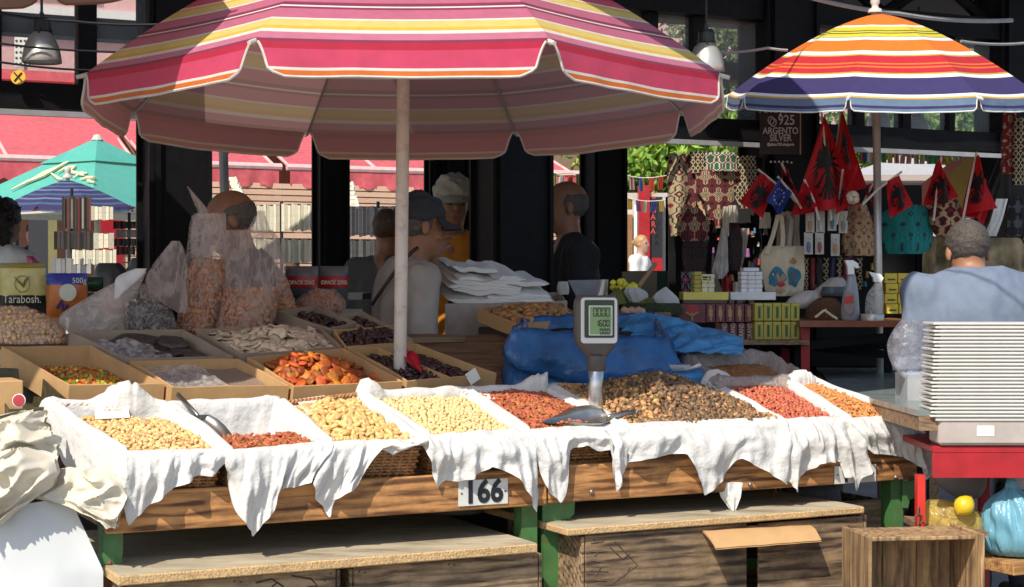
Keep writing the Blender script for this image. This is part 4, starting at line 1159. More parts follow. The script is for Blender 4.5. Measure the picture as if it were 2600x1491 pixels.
# apricots
mat_apr = M('dried_apricot', (0.42, 0.105, 0.012), rough=0.58, rnd=0.45, hue=0.02, var=0.3, scale=60, sss=0.15)
aprv = [blob_mesh('dried_apricot', .026, .021, .0075, mat_apr, 300 + i, lump=.14, seg=8, ring=4) for i in range(5)]
def cfC(s, t): return (-0.045 + 0.075 * math.exp(-((s - .45) ** 2) / .12 - ((t - .62) ** 2) / .12) + 0.012 * n2(s * 6, t * 6, 4)) if (0.03 < s < 0.97 and 0.03 < t < 0.97) else None
scatter('dried_apricot', heap_points(qC, (0, 1, 0, 1), cfC, 0.034, 21), aprv, 'orange dried apricot in the apricot carton', 'dried apricot', 'dried apricots', 'apricots below the top layer', 22, 0.45, 300, under=heap_points(qC, (0, 1, 0, 1), lambda s, t: None if cfC(s, t) is None else cfC(s, t) - 0.012, 0.034, 23))
heap_base(qC, cfC, mat_apr, 'apricot_bed', 'bottom layer of dried apricots', 'dried apricots', 0.022)
# white dried slices
mat_sl = M('white_slice', (0.60, 0.47, 0.33), rough=0.8, rnd=0.14, var=0.25, scale=45, dirt=0.3, dcol=(0.4, 0.27, 0.15), dscale=30)
slv = [blob_mesh('dried_slice', .034, .027, .0055, mat_sl, 330 + i, lump=.2, seg=8, ring=4) for i in range(6)]
def cfF(s, t): return (-0.03 + 0.055 * math.exp(-((s - .5) ** 2) / .16 - ((t - .6) ** 2) / .2) + 0.008 * n2(s * 6, t * 6, 6)) if (0.03 < s < 0.97 and 0.02 < t < 0.98) else None
scatter('dried_slice', heap_points(qF, (0, 1, 0, 1), cfF, 0.036, 31), slv, 'whitish dried fruit slice heaped behind the apricots', 'dried fruit', 'white dried slices', 'slices below', 32, 0.65, 300, under=heap_points(qF, (0, 1, 0, 1), lambda s, t: None if cfF(s, t) is None else cfF(s, t) - 0.014, 0.04, 33))
heap_base(qF, cfF, mat_sl, 'slice_bed', 'bottom layer of whitish dried slices', 'dried fruit', 0.026)
# dark slabs
mat_slab = M('dark_slab', (0.055, 0.042, 0.04), rough=0.35, var=0.5, scale=50, bump=0.5, bscale=60)
r_ = np.random.default_rng(3)
for i, (s, t_, L, W_, rot, lab) in enumerate(((.2, .3, .075, .04, .2, 'front corner'), (.22, .66, .085, .045, .5, 'rear corner'), (.5, .42, .085, .05, -.1, 'middle, lying flat'), (.5, .82, .09, .05, .15, 'top, leaning on the back'), (.78, .4, .08, .042, -.9, 'side, standing aslant'), (.62, .22, .07, .04, .1, 'front, half hidden'), (.8, .74, .07, .04, -.6, 'far corner'))):
    p = quadmap(qE, s, t_); me, vv, ff = blob_mesh('dried_slab', L, W_, 0.011, mat_slab, 400 + i, lump=.2, seg=10, ring=6)
    ca, sa = math.cos(rot), math.sin(rot); R = np.stack([U * ca + VD * sa, -U * sa + VD * ca, ND], 1)
    tl = 0.25 * math.sin(i * 2.3); R = R @ np.array([[1, 0, 0], [0, math.cos(tl), -math.sin(tl)], [0, math.sin(tl), math.cos(tl)]])
    mk('dried_slab', vv @ R.T + DW(p[0], p[1], -0.045 + 0.03 * t_), ff, mat_slab, smooth=True, label='blackish flat dried slab in the slab carton, ' + lab, cat='dried fruit', group='dark dried slabs')
sheet('plastic_sheet', [quadmap(qE, 0.02, 0.75), quadmap(qE, 0.5, 0.7), quadmap(qE, 0.5, 0.1), quadmap(qE, 0.02, 0.1)], lambda u, v: -0.012 + 0.02 * n2(u * 6, v * 6, 5), film, 'crumpled clear plastic over the dark dried slabs', 'plastic sheet', iscoord=True)
# dates
mat_date = M('dark_date', (0.05, 0.022, 0.02), rough=0.3, rnd=0.4, var=0.4, scale=60, bump=0.3, bscale=80)
dv = [blob_mesh('date', .022, .0115, .0105, mat_date, 350 + i, lump=.15) for i in range(4)]
for i, (q, sp, lab, dz) in enumerate(((qD, .030, 'dark date in the carton with the red scoop', -.04), (qG, .028, 'dark date in the small carton behind the red scoop', -.018), (qH, .032, 'dark date in the narrow carton by the parasol pole', -.03), (qI, .032, 'black date in the long carton behind the white slices', -.03))):
    cf = lambda s, t: (dz + 0.02 * math.exp(-((s - .5) ** 2) / .12 - ((t - .5) ** 2) / .2)) if (0.07 < s < 0.93 and 0.05 < t < 0.95) else None
    scatter('date', heap_points(q, (0, 1, 0, 1), cf, sp, 41 + i), dv, lab, 'date', 'dates: carton %s' % 'abcd'[i], 'dates below', 42 + i, 0.5, 300)
    heap_base(q, cf, mat_date, 'date_bed', 'bottom layer of dates under: ' + lab, 'dates', 0.010)

# ------------------------------------------------------------------ scoops
m_scoop = M('scoop_steel', (0.36, 0.35, 0.33), rough=0.34, metal=0.95, var=0.2, dirt=0.2, dcol=(0.25, 0.2, 0.15))
def scoop(tip, back, up, w, mat, label, hl=0.11, depth=0.75, hr=0.007, name='metal_scoop'):
    tip = np.asarray(tip, float); back = np.asarray(back, float); up = np.asarray(up, float)
    ax = back - tip; L = np.linalg.norm(ax); ax /= L; up = up - ax * (up @ ax); up /= np.linalg.norm(up); sd = np.cross(up, ax)
    t = thing(name, (tip + back) / 2 - up * w * 0.4, label, 'scoop', 'scoops on the stall')
    def fn(u, v):
        th = lerp(-PI * 0.5, PI * 0.5, u); wd = w * (0.62 + 0.38 * math.sin(min(1, v * 1.6) * PI / 2)) * (1 - 0.28 * max(0, v - 0.75) / 0.25)
        start = 0.0 + 0.42 * L * (abs(math.sin(th)) ** 1.5)           # slanted mouth
        l = lerp(start * 0.9, L, v)
        return tip + ax * l + sd * wd * math.sin(th) - up * (wd * depth * math.cos(th) - 0.1 * w)
    mb = MB(); mb.grid(fn, 17, 12); mb.grid(lambda u, v: fn(u, v) + up * 0.002 - sd * 0.0015 * math.sin(lerp(-PI / 2, PI / 2, u)), 17, 12, flip=True)
    ring = [fn(k / 16, 1.0) for k in range(17)]; c = np.mean(ring, 0)
    mb.add(ring + [c], [(k, k + 1, 17) for k in range(16)] + [(16, 0, 17)])
    mb.build('bowl', mat, t, smooth=True)
    hb = tip + ax * L - up * w * 0.3
    mb = MB(); mb.tube([hb, hb + ax * 0.02 + up * 0.008, hb + ax * hl + up * 0.02], [hr, hr, hr * 1.15], 9); mb.build('handle', mat, t, smooth=True)
    mb = MB(); mb.lathe(hb + ax * hl + up * 0.02, [(hr * 1.15, 0), (hr, 0.006), (0, 0.008)], 9, ax=ax); mb.build('end_cap', mat, t)
    return t
scoop(DW(*disp(612, 1112), -0.035), DW(*disp(510, 1058), 0.002), ND * 1.0 + U * 0.15, 0.042, m_scoop, 'small steel scoop with long handle on the half-empty almond basket', hl=0.13)
scoop(DW(*disp(1376, 1082), 0.028), DW(*disp(1535, 1076), 0.034), ZUP * 0.8 - V * 0.5 + U * 0.1, 0.052, m_scoop, 'large steel scoop lying on the almonds beside the walnuts', hl=0.11, hr=0.008)
m_redpl = M('red_plastic', (0.48, 0.015, 0.03), rough=0.3)
scoop(DW(*disp(1070, 948), 0.01), DW(*disp(1030, 912), 0.03), ND, 0.028, m_redpl, 'red plastic scoop standing in the dark dates', hl=0.07, hr=0.012, name='plastic_scoop')

# ------------------------------------------------------------------ price cards
def pcard(qpx, c, txt, size, label, d=0.0):
    q = [P(x, y, DW(*disp(x, y), c)[1]) for x, y in qpx]     # TL TR BR BL
    t = thing('price_card', (q[2] + q[3]) / 2, label, 'price card', 'price cards')
    n = np.cross(q[1] - q[0], q[3] - q[0]); n /= np.linalg.norm(n)
    if n[1] > 0: n = -n
    mb = MB(); mb.prism(q, -n * 0.0015); mb.build('card', m_paper, t)
    ex = (q[1] - q[0]) / np.linalg.norm(q[1] - q[0]); ey = (q[0] - q[3]) / np.linalg.norm(q[0] - q[3]); c0 = np.mean(q, 0)
    for k, (tx, dy) in enumerate(txt): text_mesh(tx, size, m_ink, lambda u, v, dy=dy: c0 + n * 0.002 + ex * u + ey * (v + dy), t, 'handwriting', shear=0.15)
pcard([(240, 1018), (322, 1014), (330, 1060), (242, 1064)], 0.005, [('S.10', 0.012), ('18.00', -0.014)], 0.028, 'white price card reading 18.00 in the cashew basket')
pcard([(750, 1014), (824, 1004), (852, 1030), (780, 1050)], 0.03, [('9.00', 0)], 0.026, 'white price card standing behind the large kernels')
pcard([(1178, 985), (1236, 990), (1258, 1012), (1200, 1018)], 0.03, [('VEN', 0.01), ('16', -0.01)], 0.020, 'price card reading VEN 16 in the almond basket with the large scoop')

# ------------------------------------------------------------------ general soft shapes traced as rows of a silhouette
def loft_pts(rows, Y, dr, n=28, amp=0.0, seed=0, fold=0.0, sub=4):
    ys = [r[0] for r in rows]; yy = np.linspace(ys[0], ys[-1], (len(rows) - 1) * sub + 1)
    order = np.argsort(ys); ya = np.array(ys)[order]
    xl = np.interp(yy, ya, np.array([r[1] for r in rows])[order]); xr = np.interp(yy, ya, np.array([r[2] for r in rows])[order])
    for _ in range(5):
        if len(xl) > 4:
            for a in (xl, xr): a[1:-1] = (a[:-2] + 2 * a[1:-1] + a[2:]) / 4
    R = []
    for i, y in enumerate(yy):
        w = (xr[i] - xl[i]) / 2; cx = (xr[i] + xl[i]) / 2; ring = []
        for k in range(n):
            th = 2 * PI * k / n; d = 1 + amp * n2(math.cos(th) * 2.2 + seed, math.sin(th) * 2.2 + y * 0.02, seed) + fold * n2(math.cos(th) * 6, math.sin(th) * 6 + y * 0.006, seed + 5)
            p = P(cx + w * d * math.cos(th), y, Y); p = p + np.array([0, 1, 0]) * (w * px(Y) * dr * d * math.sin(th)); ring.append(p)
        R.append(ring)
    return R
def loft(mb, rows, Y, dr, m=0, caps=True, **kw):
    R = loft_pts(rows, Y, dr, **kw); n = len(R[0]); vs = [p for r in R for p in r]; fs = []
    for i in range(len(R) - 1):
        for k in range(n):
            a, b = i * n + k, i * n + (k + 1) % n; fs.append((a, a + n, b + n, b))
    if caps: fs.append(tuple(range(n))); fs.append(tuple((len(R) - 1) * n + k for k in range(n))[::-1])
    mb.add(vs, fs, m); return R
def fill_nuts(rows, Y, dr, variants, spacing, seed, parent, name='nuts', shrink=0.93, flat=0.6):
    r = np.random.default_rng(seed); R = loft_pts(rows, Y, dr, n=60, amp=0.05, seed=seed, sub=14); mb = MB()
    mats = [];
    for v in variants:
        if v[0].materials[0] not in mats: mats.append(v[0].materials[0])
    cen = [np.mean(q, 0) for q in R]; placed = []
    last = None
    for i, ring in enumerate(R):
        if last is not None and abs(ring[0][2] - last) < spacing * 0.75: continue
        last = ring[0][2]; per = 2 * PI * np.linalg.norm(ring[0] - cen[i]); m = max(6, int(per / spacing))
        for k in range(m):
            f = (k + r.uniform(-.3, .3)) / m * 60; a = ring[int(f) % 60]; p = cen[i] + (a - cen[i]) * shrink * r.uniform(0.96, 1.03) + ZUP * r.uniform(-.3, .3) * spacing
            nr = (a - cen[i]); nr /= np.linalg.norm(nr) + 1e-9
            v = variants[int(r.integers(len(variants)))]; mb.add(v[1] @ (rand_rot(r, nr, flat) * r.uniform(.85, 1.15)).T + p, v[2], mats.index(v[0].materials[0]))
    top = R[0]; c = cen[0]
    for k in range(int(40)):
        a = top[int(r.integers(60))]; p = c + (a - c) * math.sqrt(r.uniform()) * 0.9
        v = variants[int(r.integers(len(variants)))]; mb.add(v[1] @ rand_rot(r, ZUP, flat).T + p, v[2], mats.index(v[0].materials[0]))
    loft(mb, [(y, lerp(l, rr, 0.07), lerp(rr, l, 0.07)) for y, l, rr in rows], Y, dr, mats.index(mats[0]), n=20)
    return mb.build(name, mats, parent, smooth=True, kind='stuff')
film_w = plastic_film('milky_film', (0.70, 0.60, 0.56), clear=0.70, bump=1.0, bscale=16, stretch=(1, 1, 0.35))
film_c = plastic_film('clear_bag_film', (0.82, 0.76, 0.72), clear=0.84, bump=0.8, bscale=22)
mat_nb = M('bagged_almond', (0.47, 0.215, 0.10), rough=0.5, rnd=0.25, hue=0.01, var=0.2, scale=90)
nbv = [blob_mesh('bagged_nut', .0165, .0088, .006, mat_nb, 500 + i, lump=.12, taper=.25) for i in range(4)]
mat_pn = M('bagged_peanut', (0.62, 0.38, 0.17), rough=0.5, rnd=0.2, hue=0.01, var=0.2, scale=90)
npv = [blob_mesh('bagged_peanut', .011, .0085, .008, mat_pn, 520 + i, lump=.12) for i in range(3)]
mat_gr = M('bagged_grain', (0.50, 0.38, 0.24), rough=0.6, rnd=0.3, var=0.3, scale=90)
ngv = [blob_mesh('bagged_grain', .008, .005, .004, mat_gr, 530 + i, lump=.12, seg=5, ring=4) for i in range(3)]
mat_dg = M('bagged_seed', (0.13, 0.11, 0.10), rough=0.5, rnd=0.6, var=0.4, scale=90)
ndv = [blob_mesh('bagged_seed', .008, .005, .004, mat_dg, 540 + i, lump=.12, seg=5, ring=4) for i in range(3)]
YB = 6.55
def bag(label, parts, base, group='plastic bags of nuts'):
    t = thing('plastic_bag', base, label, 'plastic bag', group)
    for fn in parts: fn(t)
    return t
def film_part(rows, Y, dr, mat, name='film', **kw):
    def f(t):
        mb = MB(); loft(mb, rows, Y, dr, **{**dict(amp=0.10, fold=0.06, seed=rows[0][0] * 0.13, caps=False), **kw}); mb.build(name, mat, t, smooth=True)
    return f
def nut_part(rows, Y, dr, v, sp, seed): return lambda t: fill_nuts(rows, Y, dr, v, sp, seed, t)
bag('tall clear bag of almonds with a twisted tip, in front of the bald man', [
    nut_part([(664, 490, 570), (700, 474, 577), (760, 464, 573), (810, 450, 560), (838, 452, 552)], YB, 0.75, nbv, .021, 61),
    film_part([(548, 486, 570), (600, 480, 571), (660, 474, 580), (700, 468, 582), (760, 460, 577), (810, 446, 564), (840, 448, 556)], YB, 0.78, film_c),
    film_part([(542, 492, 572), (600, 480, 570), (655, 486, 576)], YB - 0.06, 0.35, film_w, 'gathered_film'),
    film_part([(474, 474, 478), (500, 486, 500), (520, 494, 518), (535, 502, 530), (552, 504, 528)], YB, 0.5, film_w, 'twisted_tip', fold=0.3)], P(505, 838, YB))
bag('big milky bag half filled with almonds, widest of the bags', [
    nut_part([(738, 572, 706), (780, 560, 704), (815, 556, 692), (838, 556, 680)], YB - 0.05, 0.6, nbv, .021, 62),
    film_part([(585, 572, 690), (620, 570, 712), (665, 566, 727), (710, 570, 722), (760, 560, 712), (815, 552, 696), (840, 552, 686)], YB - 0.05, 0.62, film_w),
    film_part([(535, 655, 672), (560, 642, 676), (590, 628, 690)], YB - 0.02, 0.4, film_w, 'handle_loop', fold=0.2)], P(620, 838, YB))
bag('small almond bag peeping out behind the widest bag', [nut_part([(712, 706, 725), (750, 702, 740), (792, 698, 752)], YB + 0.15, 0.8, nbv, .021, 63), film_part([(690, 700, 722), (712, 702, 730), (750, 700, 744), (794, 696, 756)], YB + 0.15, 0.82, film_c)], P(720, 795, YB + .15))
bag('slanting white plastic bag knotted with a white tie, nearest the packet of coffee', [
    nut_part([(785, 262, 318), (812, 250, 328), (838, 246, 332)], YB - 0.1, 0.7, ngv, .0115, 64),
    film_part([(690, 352, 372), (712, 300, 362), (735, 258, 352), (765, 208, 335), (800, 150, 332), (822, 150, 336), (842, 170, 336)], YB - 0.1, 0.5, plastic_film('white_bag_film', (.78, .72, .67), clear=.34, bump=1.0, bscale=14)),
    film_part([(682, 345, 372), (700, 296, 362), (720, 290, 340), (745, 290, 310), (760, 288, 300)], YB - 0.32, 0.25, M('white_tie', (0.8, 0.78, 0.76), rough=0.5, transl=0.3), 'white_tie', fold=0.5, caps=True)], P(250, 842, YB - .1))
bag('bag of dark seeds whose film fans out like a flower', [
    nut_part([(770, 330, 420), (800, 322, 440), (836, 330, 446)], YB - 0.15, 0.7, ndv, .0115, 65),
    film_part([(718, 362, 384), (745, 338, 408), (770, 325, 424), (800, 318, 444), (838, 326, 450)], YB - 0.15, 0.72, film_c),
    film_part([(612, 436, 456), (640, 412, 470), (690, 380, 478), (720, 364, 470), (745, 372, 474), (775, 420, 476), (795, 452, 472)], YB - 0.18, 0.3, film_w, 'fanned_film', fold=0.25)], P(385, 838, YB - .15))
bag('pillow-shaped clear bag of peanuts lying behind the candied cubes', [
    nut_part([(785, -40, 70), (800, -60, 110), (835, -70, 150), (868, -70, 164)], 6.05, 0.6, npv, .0165, 66),
    film_part([(776, -40, 60), (795, -66, 116), (832, -76, 158), (872, -76, 172)], 6.05, 0.62, film_c)], P(50, 872, 6.05))
bag('flattened clear bag of pinkish nuts beside the parasol pole', [
    nut_part([(742, 800, 850), (762, 764, 872), (790, 752, 872), (805, 770, 850)], 7.0, 0.7, nbv, .021, 67),
    film_part([(734, 790, 850), (758, 752, 878), (790, 742, 880), (808, 762, 858)], 7.0, 0.72, film_w)], P(810, 806, 7.0))

# shelf that carries the bags
mb = MB(); sbox(mb, -0.35, 1.75, 1.22, 2.25, 1.06, 1.085); mb.build('rear_shelf', m_plank, stall)
for a in (-0.3, 1.68): mb = MB(); sbox(mb, a, a + 0.05, 2.15, 2.2, 0, 1.06); mb.build('leg', m_green, stall)

# ------------------------------------------------------------------ printed pouches
def pouch(x0, y0, x1, y1, Y, label, fields, th=0.035, name='pouch'):
    base = P((x0 + x1) / 2, y1, Y); t = thing(name, base, label, 'packet', 'printed packets behind the bags')
    for (fx0, fy0, fx1, fy1, mat, nm) in fields:
        mb = MB()
        def fn(u, v):
            X = lerp(x0, x1, lerp(fx0, fx1, u)); Yp = lerp(y0, y1, lerp(fy0, fy1, v)); b = math.sin(PI * lerp(fx0, fx1, u)) ** 0.6 * math.sin(PI * min(1, lerp(fy0, fy1, v) * 1.0 + 0.02)) ** 0.5
            q = P(X, Yp, Y); q = q - np.array([0, 1, 0]) * th * b; q[2] += 0.002 * n2(u * 6, v * 6, x0); q[1] += 0.004 * n2(u * 9, v * 7, x1); return q
        def fb(u, v):
            q = fn(1 - u, v); X = lerp(x0, x1, lerp(fx0, fx1, 1 - u)); q2 = P(X, lerp(y0, y1, lerp(fy0, fy1, v)), Y); return q2 + (q2 - q) * 0.8 + np.array([0, 0.002, 0])
        mb.grid(fn, 12, 8, flip=True); mb.grid(fb, 12, 8, flip=True); mb.build(nm, mat, t, smooth=True)
    return t, (lambda fx, fy, off=0.004: P(lerp(x0, x1, fx), lerp(y0, y1, fy), Y - th - off))
def shiny(n, c): return M('foil_' + n, c, rough=0.28, var=0.12, scale=30)
tp, at = pouch(-4, 668, 116, 800, 6.75, 'yellow and black packet printed Tarabosh in front of the woman in white', [(0, 0, 1, .10, shiny('olive', (.25, .22, .05)), 'top_seal'), (0, .1, 1, .62, shiny('straw', (.60, .52, .18)), 'front_face'), (0, .62, 1, 1, shiny('ink', (.02, .025, .02)), 'lower_face')])
c = at(.5, .70); text_mesh('Tarabosh.', 0.047, M('cream_print', (.7, .66, .5)), lambda u, v: c + np.array([u, 0, v]), tp, 'lettering', stretch=0.82)
c2 = at(.5, .40); mb = MB()
mb.tube([c2 + np.array([math.cos(a) * .03, 0, math.sin(a) * .033]) for a in np.linspace(0, 2 * PI, 25)], 0.0018, 5)
mb.tube([c2 + np.array(v) for v in ((-.032, 0, .03), (-.01, 0, .005), (.005, 0, -.01), (.012, 0, .012), (.03, 0, .03))], [.001, .005, .007, .005, .001], 5); mb.build('emblem', shiny('olive', (.25, .22, .05)), tp)
tp, at = pouch(118, 694, 222, 806, 6.7, 'blue and orange packet marked 500g next to the yellow and black packet', [(0, 0, 1, .26, shiny('blue', (.03, .04, .30)), 'top_face'), (0, .26, 1, 1, shiny('orange', (.50, .14, .02)), 'front_face')])
c = at(.8, .17); text_mesh('500g', 0.030, M('cream_print', (.7, .66, .5)), lambda u, v: c + np.array([u, 0, v]), tp, 'lettering')
c = at(.52, .44); mb = MB(); mb.lathe(c, [(0, .002), (.035, 0), (.0, -.002)], 16, ax=(0, -1, 0)); mb.build('label_disc', M('pale_label', (.6, .62, .5)), tp)
mb = MB(); mb.tube([at(.25, .8), at(.35, .62), at(.42, .85), at(.5, .7)], .006, 6); mb.build('printed_figure', shiny('blue', (.03, .04, .30)), tp)
pouch(212, 704, 262, 740, 6.9, 'dark green packet half hidden by the white plastic bag', [(0, 0, 1, 1, shiny('green', (.02, .07, .03)), 'front_face')])
for i, (x0, x1, lab) in enumerate(((722, 808, 'grey packet with red band, left one of the pair behind the pinkish nuts'), (812, 884, 'grey packet with red band, the one beside the parasol pole'))):
    tp, at = pouch(x0, 676, x1, 760, 7.25 + .03 * i, lab, [(0, 0, 1, .30, shiny('grey', (.14, .14, .15)), 'top_face'), (0, .30, 1, .66, shiny('red', (.40, .02, .03)), 'red_band'), (0, .66, 1, 1, shiny('slate', (.08, .1, .12)), 'lower_face')])
    c = at(.5, .5); text_mesh('OPACK 250G', 0.024, M('cream_print', (.7, .66, .5)), lambda u, v, c=c: c + np.array([u, 0, v]), tp, 'lettering', stretch=0.8, bold=0.0006)

# ------------------------------------------------------------------ scale
YS = 5.95
sc = thing('price_scale', P(1512, 985, YS), 'grey weighing scale head with green display showing 0.000 on a steel post', 'scale')
m_sc = M('scale_grey', (0.085, 0.08, 0.075), rough=0.35, metal=0.0, var=0.06); m_sc2 = M('scale_bezel', (0.62, 0.62, 0.60), rough=0.35, var=0.04)
def rrect(cx_, cy_, w, h, r, n=5):
    out = []
    for (sx, sy, a0_) in ((1, 1, 0), (-1, 1, 90), (-1, -1, 180), (1, -1, 270)):
        for k in range(n + 1):
            a = math.radians(a0_ + 90 * k / n); out.append((cx_ + sx * (w - r) + r * math.cos(a), cy_ + sy * (h - r) + r * math.sin(a)))
    return out
def pprism(mb, poly, Y, d, m=0):                        # polygon in photo pixels, front face at depth Y, thickness d
    mb.prism([P(x, y, Y) for x, y in poly], np.array([0, d, 0]), m)
mb = MB(); loft(mb, [(750, 1466, 1562), (757, 1456, 1569), (800, 1455, 1571), (862, 1456, 1570), (880, 1462, 1564), (896, 1480, 1548), (912, 1492, 1536), (920, 1494, 1534)], YS + 0.035, 0.55, n=32); mb.build('housing', m_sc, sc, smooth=True)
mb = MB(); pprism(mb, rrect(1521, 814, 46, 58, 9), YS - 0.010, 0.02); mb.build('bezel', m_sc2, sc)
mb = MB(); pprism(mb, rrect(1522, 810, 38, 48, 4), YS - 0.0125, 0.002); mb.build('dark_panel', M('panel_green', (.012, .03, .02), rough=.2), sc)
mb = MB(); pprism(mb, rrect(1525, 814, 30, 38, 2), YS - 0.0150, 0.002); mb.build('screen_frame', M('screen_frame', (.6, .66, .6), rough=.4), sc)
mb = MB(); pprism(mb, rrect(1525, 814, 27, 35, 1), YS - 0.0170, 0.0015); mb.build('screen', M('lcd', (.20, .32, .14), rough=.25, var=.08), sc)
SEG = {'0': 'abcdef', '1': 'bc', '6': 'acdefg', '.': '.'}
def digits(txt, xr, yc, h, w, name):
    mb = MB(); x = xr
    for ch in reversed(txt):
        if ch == '.':
            pprism(mb, rrect(x + 1.4, yc + h / 2, 1.2, 1.2, .4, 1), YS - .0185, .001); continue
        x -= w + 3.2; s = 1.1
        def bar(x0, y0, x1, y1): pprism(mb, [(x0 - s * (y1 != y0), y0 - s * (x1 != x0)), (x1 + s * (y1 != y0), y0 - s * (x1 != x0)) if x1 != x0 else (x0 + s, y0), (x1 + s * (y1 != y0), y1 + s * (x1 != x0)), (x0 - s * (y1 != y0), y1 + s * (x1 != x0))], YS - .0185, .001)
        t_, m_, b_ = yc - h / 2, yc, yc + h / 2
        for g in SEG[ch]:
            {'a': lambda: bar(x, t_, x + w, t_), 'g': lambda: bar(x, m_, x + w, m_), 'd': lambda: bar(x, b_, x + w, b_), 'f': lambda: bar(x, t_ + 1, x, m_ - 1), 'b': lambda: bar(x + w, t_ + 1, x + w, m_ - 1), 'e': lambda: bar(x, m_ + 1, x, b_ - 1), 'c': lambda: bar(x + w, m_ + 1, x + w, b_ - 1)}[g]()
    mb.build(name, M('lcd_ink', (.01, .015, .01), rough=.4), sc)
digits('0.000', 1550, 793, 20, 7.5, 'digits'); digits('16.00', 1550, 821, 15, 6, 'digits'); digits('0.00', 1550, 842, 13, 5.5, 'digits')
mb = MB(); mb.tube([P(1515, 905, YS + .035), P(1512, 985, YS + .035), P(1512, 1010, YS + .035) - ZUP * 0.2], [.030, .026, .026], 18); mb.build('post', M('scale_post', (.5, .5, .5), rough=.25, metal=.8), sc, smooth=True)
mb = MB(); mb.lathe(P(1514, 925, YS + .035), [(.034, .03), (.034, -.02), (.028, -.025)], 18); mb.build('collar', m_sc, sc, smooth=True)
mb = MB(); cB = P(1500, 1010, YS + .08) - ZUP * 0.12; mb.box(cB, U * .17, V * .12, ZUP * .04); mb.build('platform', m_sc, sc)

# ------------------------------------------------------------------ blue lined bins
m_blue = M('blue_tarp', (0.035, 0.13, 0.32), rough=0.25, var=0.35, scale=8, bump=1.0, bscale=22, transl=0.15)
m_blue2 = M('light_blue_tarp', (0.07, 0.27, 0.52), rough=0.28, var=0.3, scale=8, bump=1.0, bscale=22, transl=0.15)
def lined_bin(rim, drop, inner, mat, label, seed, heap_mat, heap_h, heap_label, bulge=0.03, name='lined_bin', hvar=None, hsp=.016):
    rim = [np.asarray(p, float) for p in rim]; cen = np.mean(rim, 0); n = 96
    t = thing(name, cen - ZUP * drop, label, 'bin', 'plastic-lined bins')
    def rp(f):
        g = (f % 1) * 4; i = int(g); return lerp(rim[i], rim[(i + 1) % 4], g - i)
    rows = []
    for r in range(20):
        ring = []
        for k in range(n):
            f = k / n; p = rp(f); d = p - cen; d[2] = 0; d /= np.linalg.norm(d)
            w = 1 - 3 * abs(n2(f * 22, r * .10, seed)); w2 = 1 - 3 * abs(n2(f * 9 + r * .05, r * .22, seed + 2))
            if r < 5: g = (4 - r) / 4; q = p - d * (0.02 + 0.03 * g) - ZUP * inner * g + d * .01 * w
            elif r == 5: q = p + ZUP * (.012 + .01 * w)
            else:
                g = (r - 5) / 14; q = p + d * (.012 + bulge * math.sin(PI * g) + (.030 * w + .03 * w2) * g ** .6) - ZUP * drop * g * (1 + .08 * w2) + ZUP * .008 * (1 - g)
            ring.append(q)
        rows.append(ring)
    vs = [p for r in rows for p in r]; fs = [(r * n + k, r * n + (k + 1) % n, (r + 1) * n + (k + 1) % n, (r + 1) * n + k) for r in range(19) for k in range(n)] + [tuple(range(n))[::-1]]
    mk('liner', vs, fs, mat, t, smooth=True)
    mb = MB(); N_ = 22
    hf = lambda u, v: quadmap(rim, u, 1 - v) * 0 + lerp(lerp(rim[3], rim[2], u), lerp(rim[0], rim[1], u), v)
    def hs(u, v): p = lerp(cen, hf(u, v), 0.86); return p + ZUP * (-.045 + heap_h * math.exp(-((u - .5) ** 2 + (v - .5) ** 2) / .12) + .006 * n2(u * 9, v * 9, seed))
    mb.grid(hs, N_, N_); mb.build('raisin_bed', heap_mat, label='bottom layer: ' + heap_label, cat='raisins', smooth=True, kind='stuff')
    if hvar:
        r = np.random.default_rng(seed); mb = MB()
        for _ in range(int(2600)):
            u, v = r.uniform(size=2); vv = hvar[int(r.integers(len(hvar)))]; mb.add(vv[1] @ rand_rot(r, ZUP, .4).T + hs(u, v) + ZUP * .002, vv[2])
        mb.build('raisin_heap', hvar[0][0].materials[0], smooth=True, label=heap_label, cat='raisins', kind='stuff')
    return t
mat_rz = M('black_raisin', (0.012, 0.010, 0.012), rough=.35, rnd=.5); mat_rz2 = M('brown_raisin', (0.11, 0.035, 0.018), rough=.4, rnd=.5); mat_rz3 = M('amber_raisin', (0.30, 0.12, 0.03), rough=.4, rnd=.4)
rz = [[blob_mesh('raisin', .0085, .006, .005, m, 600 + i, lump=.25, seg=5, ring=4) for i in range(3)] for m in (mat_rz, mat_rz2, mat_rz3)]
lined_bin([P(1330, 812, 6.95), P(1660, 800, 7.15), P(1690, 868, 6.55), P(1300, 842, 6.3)], 0.23, 0.10, m_blue, 'tall bin lined with dark blue plastic, full of black raisins', 3, mat_rz, .02, 'black raisins in the tall dark blue bin behind the scale', hvar=rz[0])
lined_bin([P(1510, 900, 6.75), P(1720, 893, 6.9), P(1785, 950, 6.55), P(1480, 952, 6.4)], 0.13, 0.07, m_blue2, 'low bin lined with bright blue plastic, holding brown raisins behind the walnuts', 5, mat_rz2, .035, 'brown raisins in the low bright blue bin', hvar=rz[1])
lined_bin([P(1740, 905, 6.75), P(1945, 896, 6.95), P(2045, 958, 6.65), P(1830, 965, 6.4)], 0.10, 0.07, plastic_film('greyish_film', (.62, .52, .45), clear=.18, bump=.8), 'carton lined with greyish plastic, holding amber raisins behind the peanuts', 7, mat_rz3, .02, 'amber raisins in the plastic-lined carton', hvar=rz[2], bulge=.01)
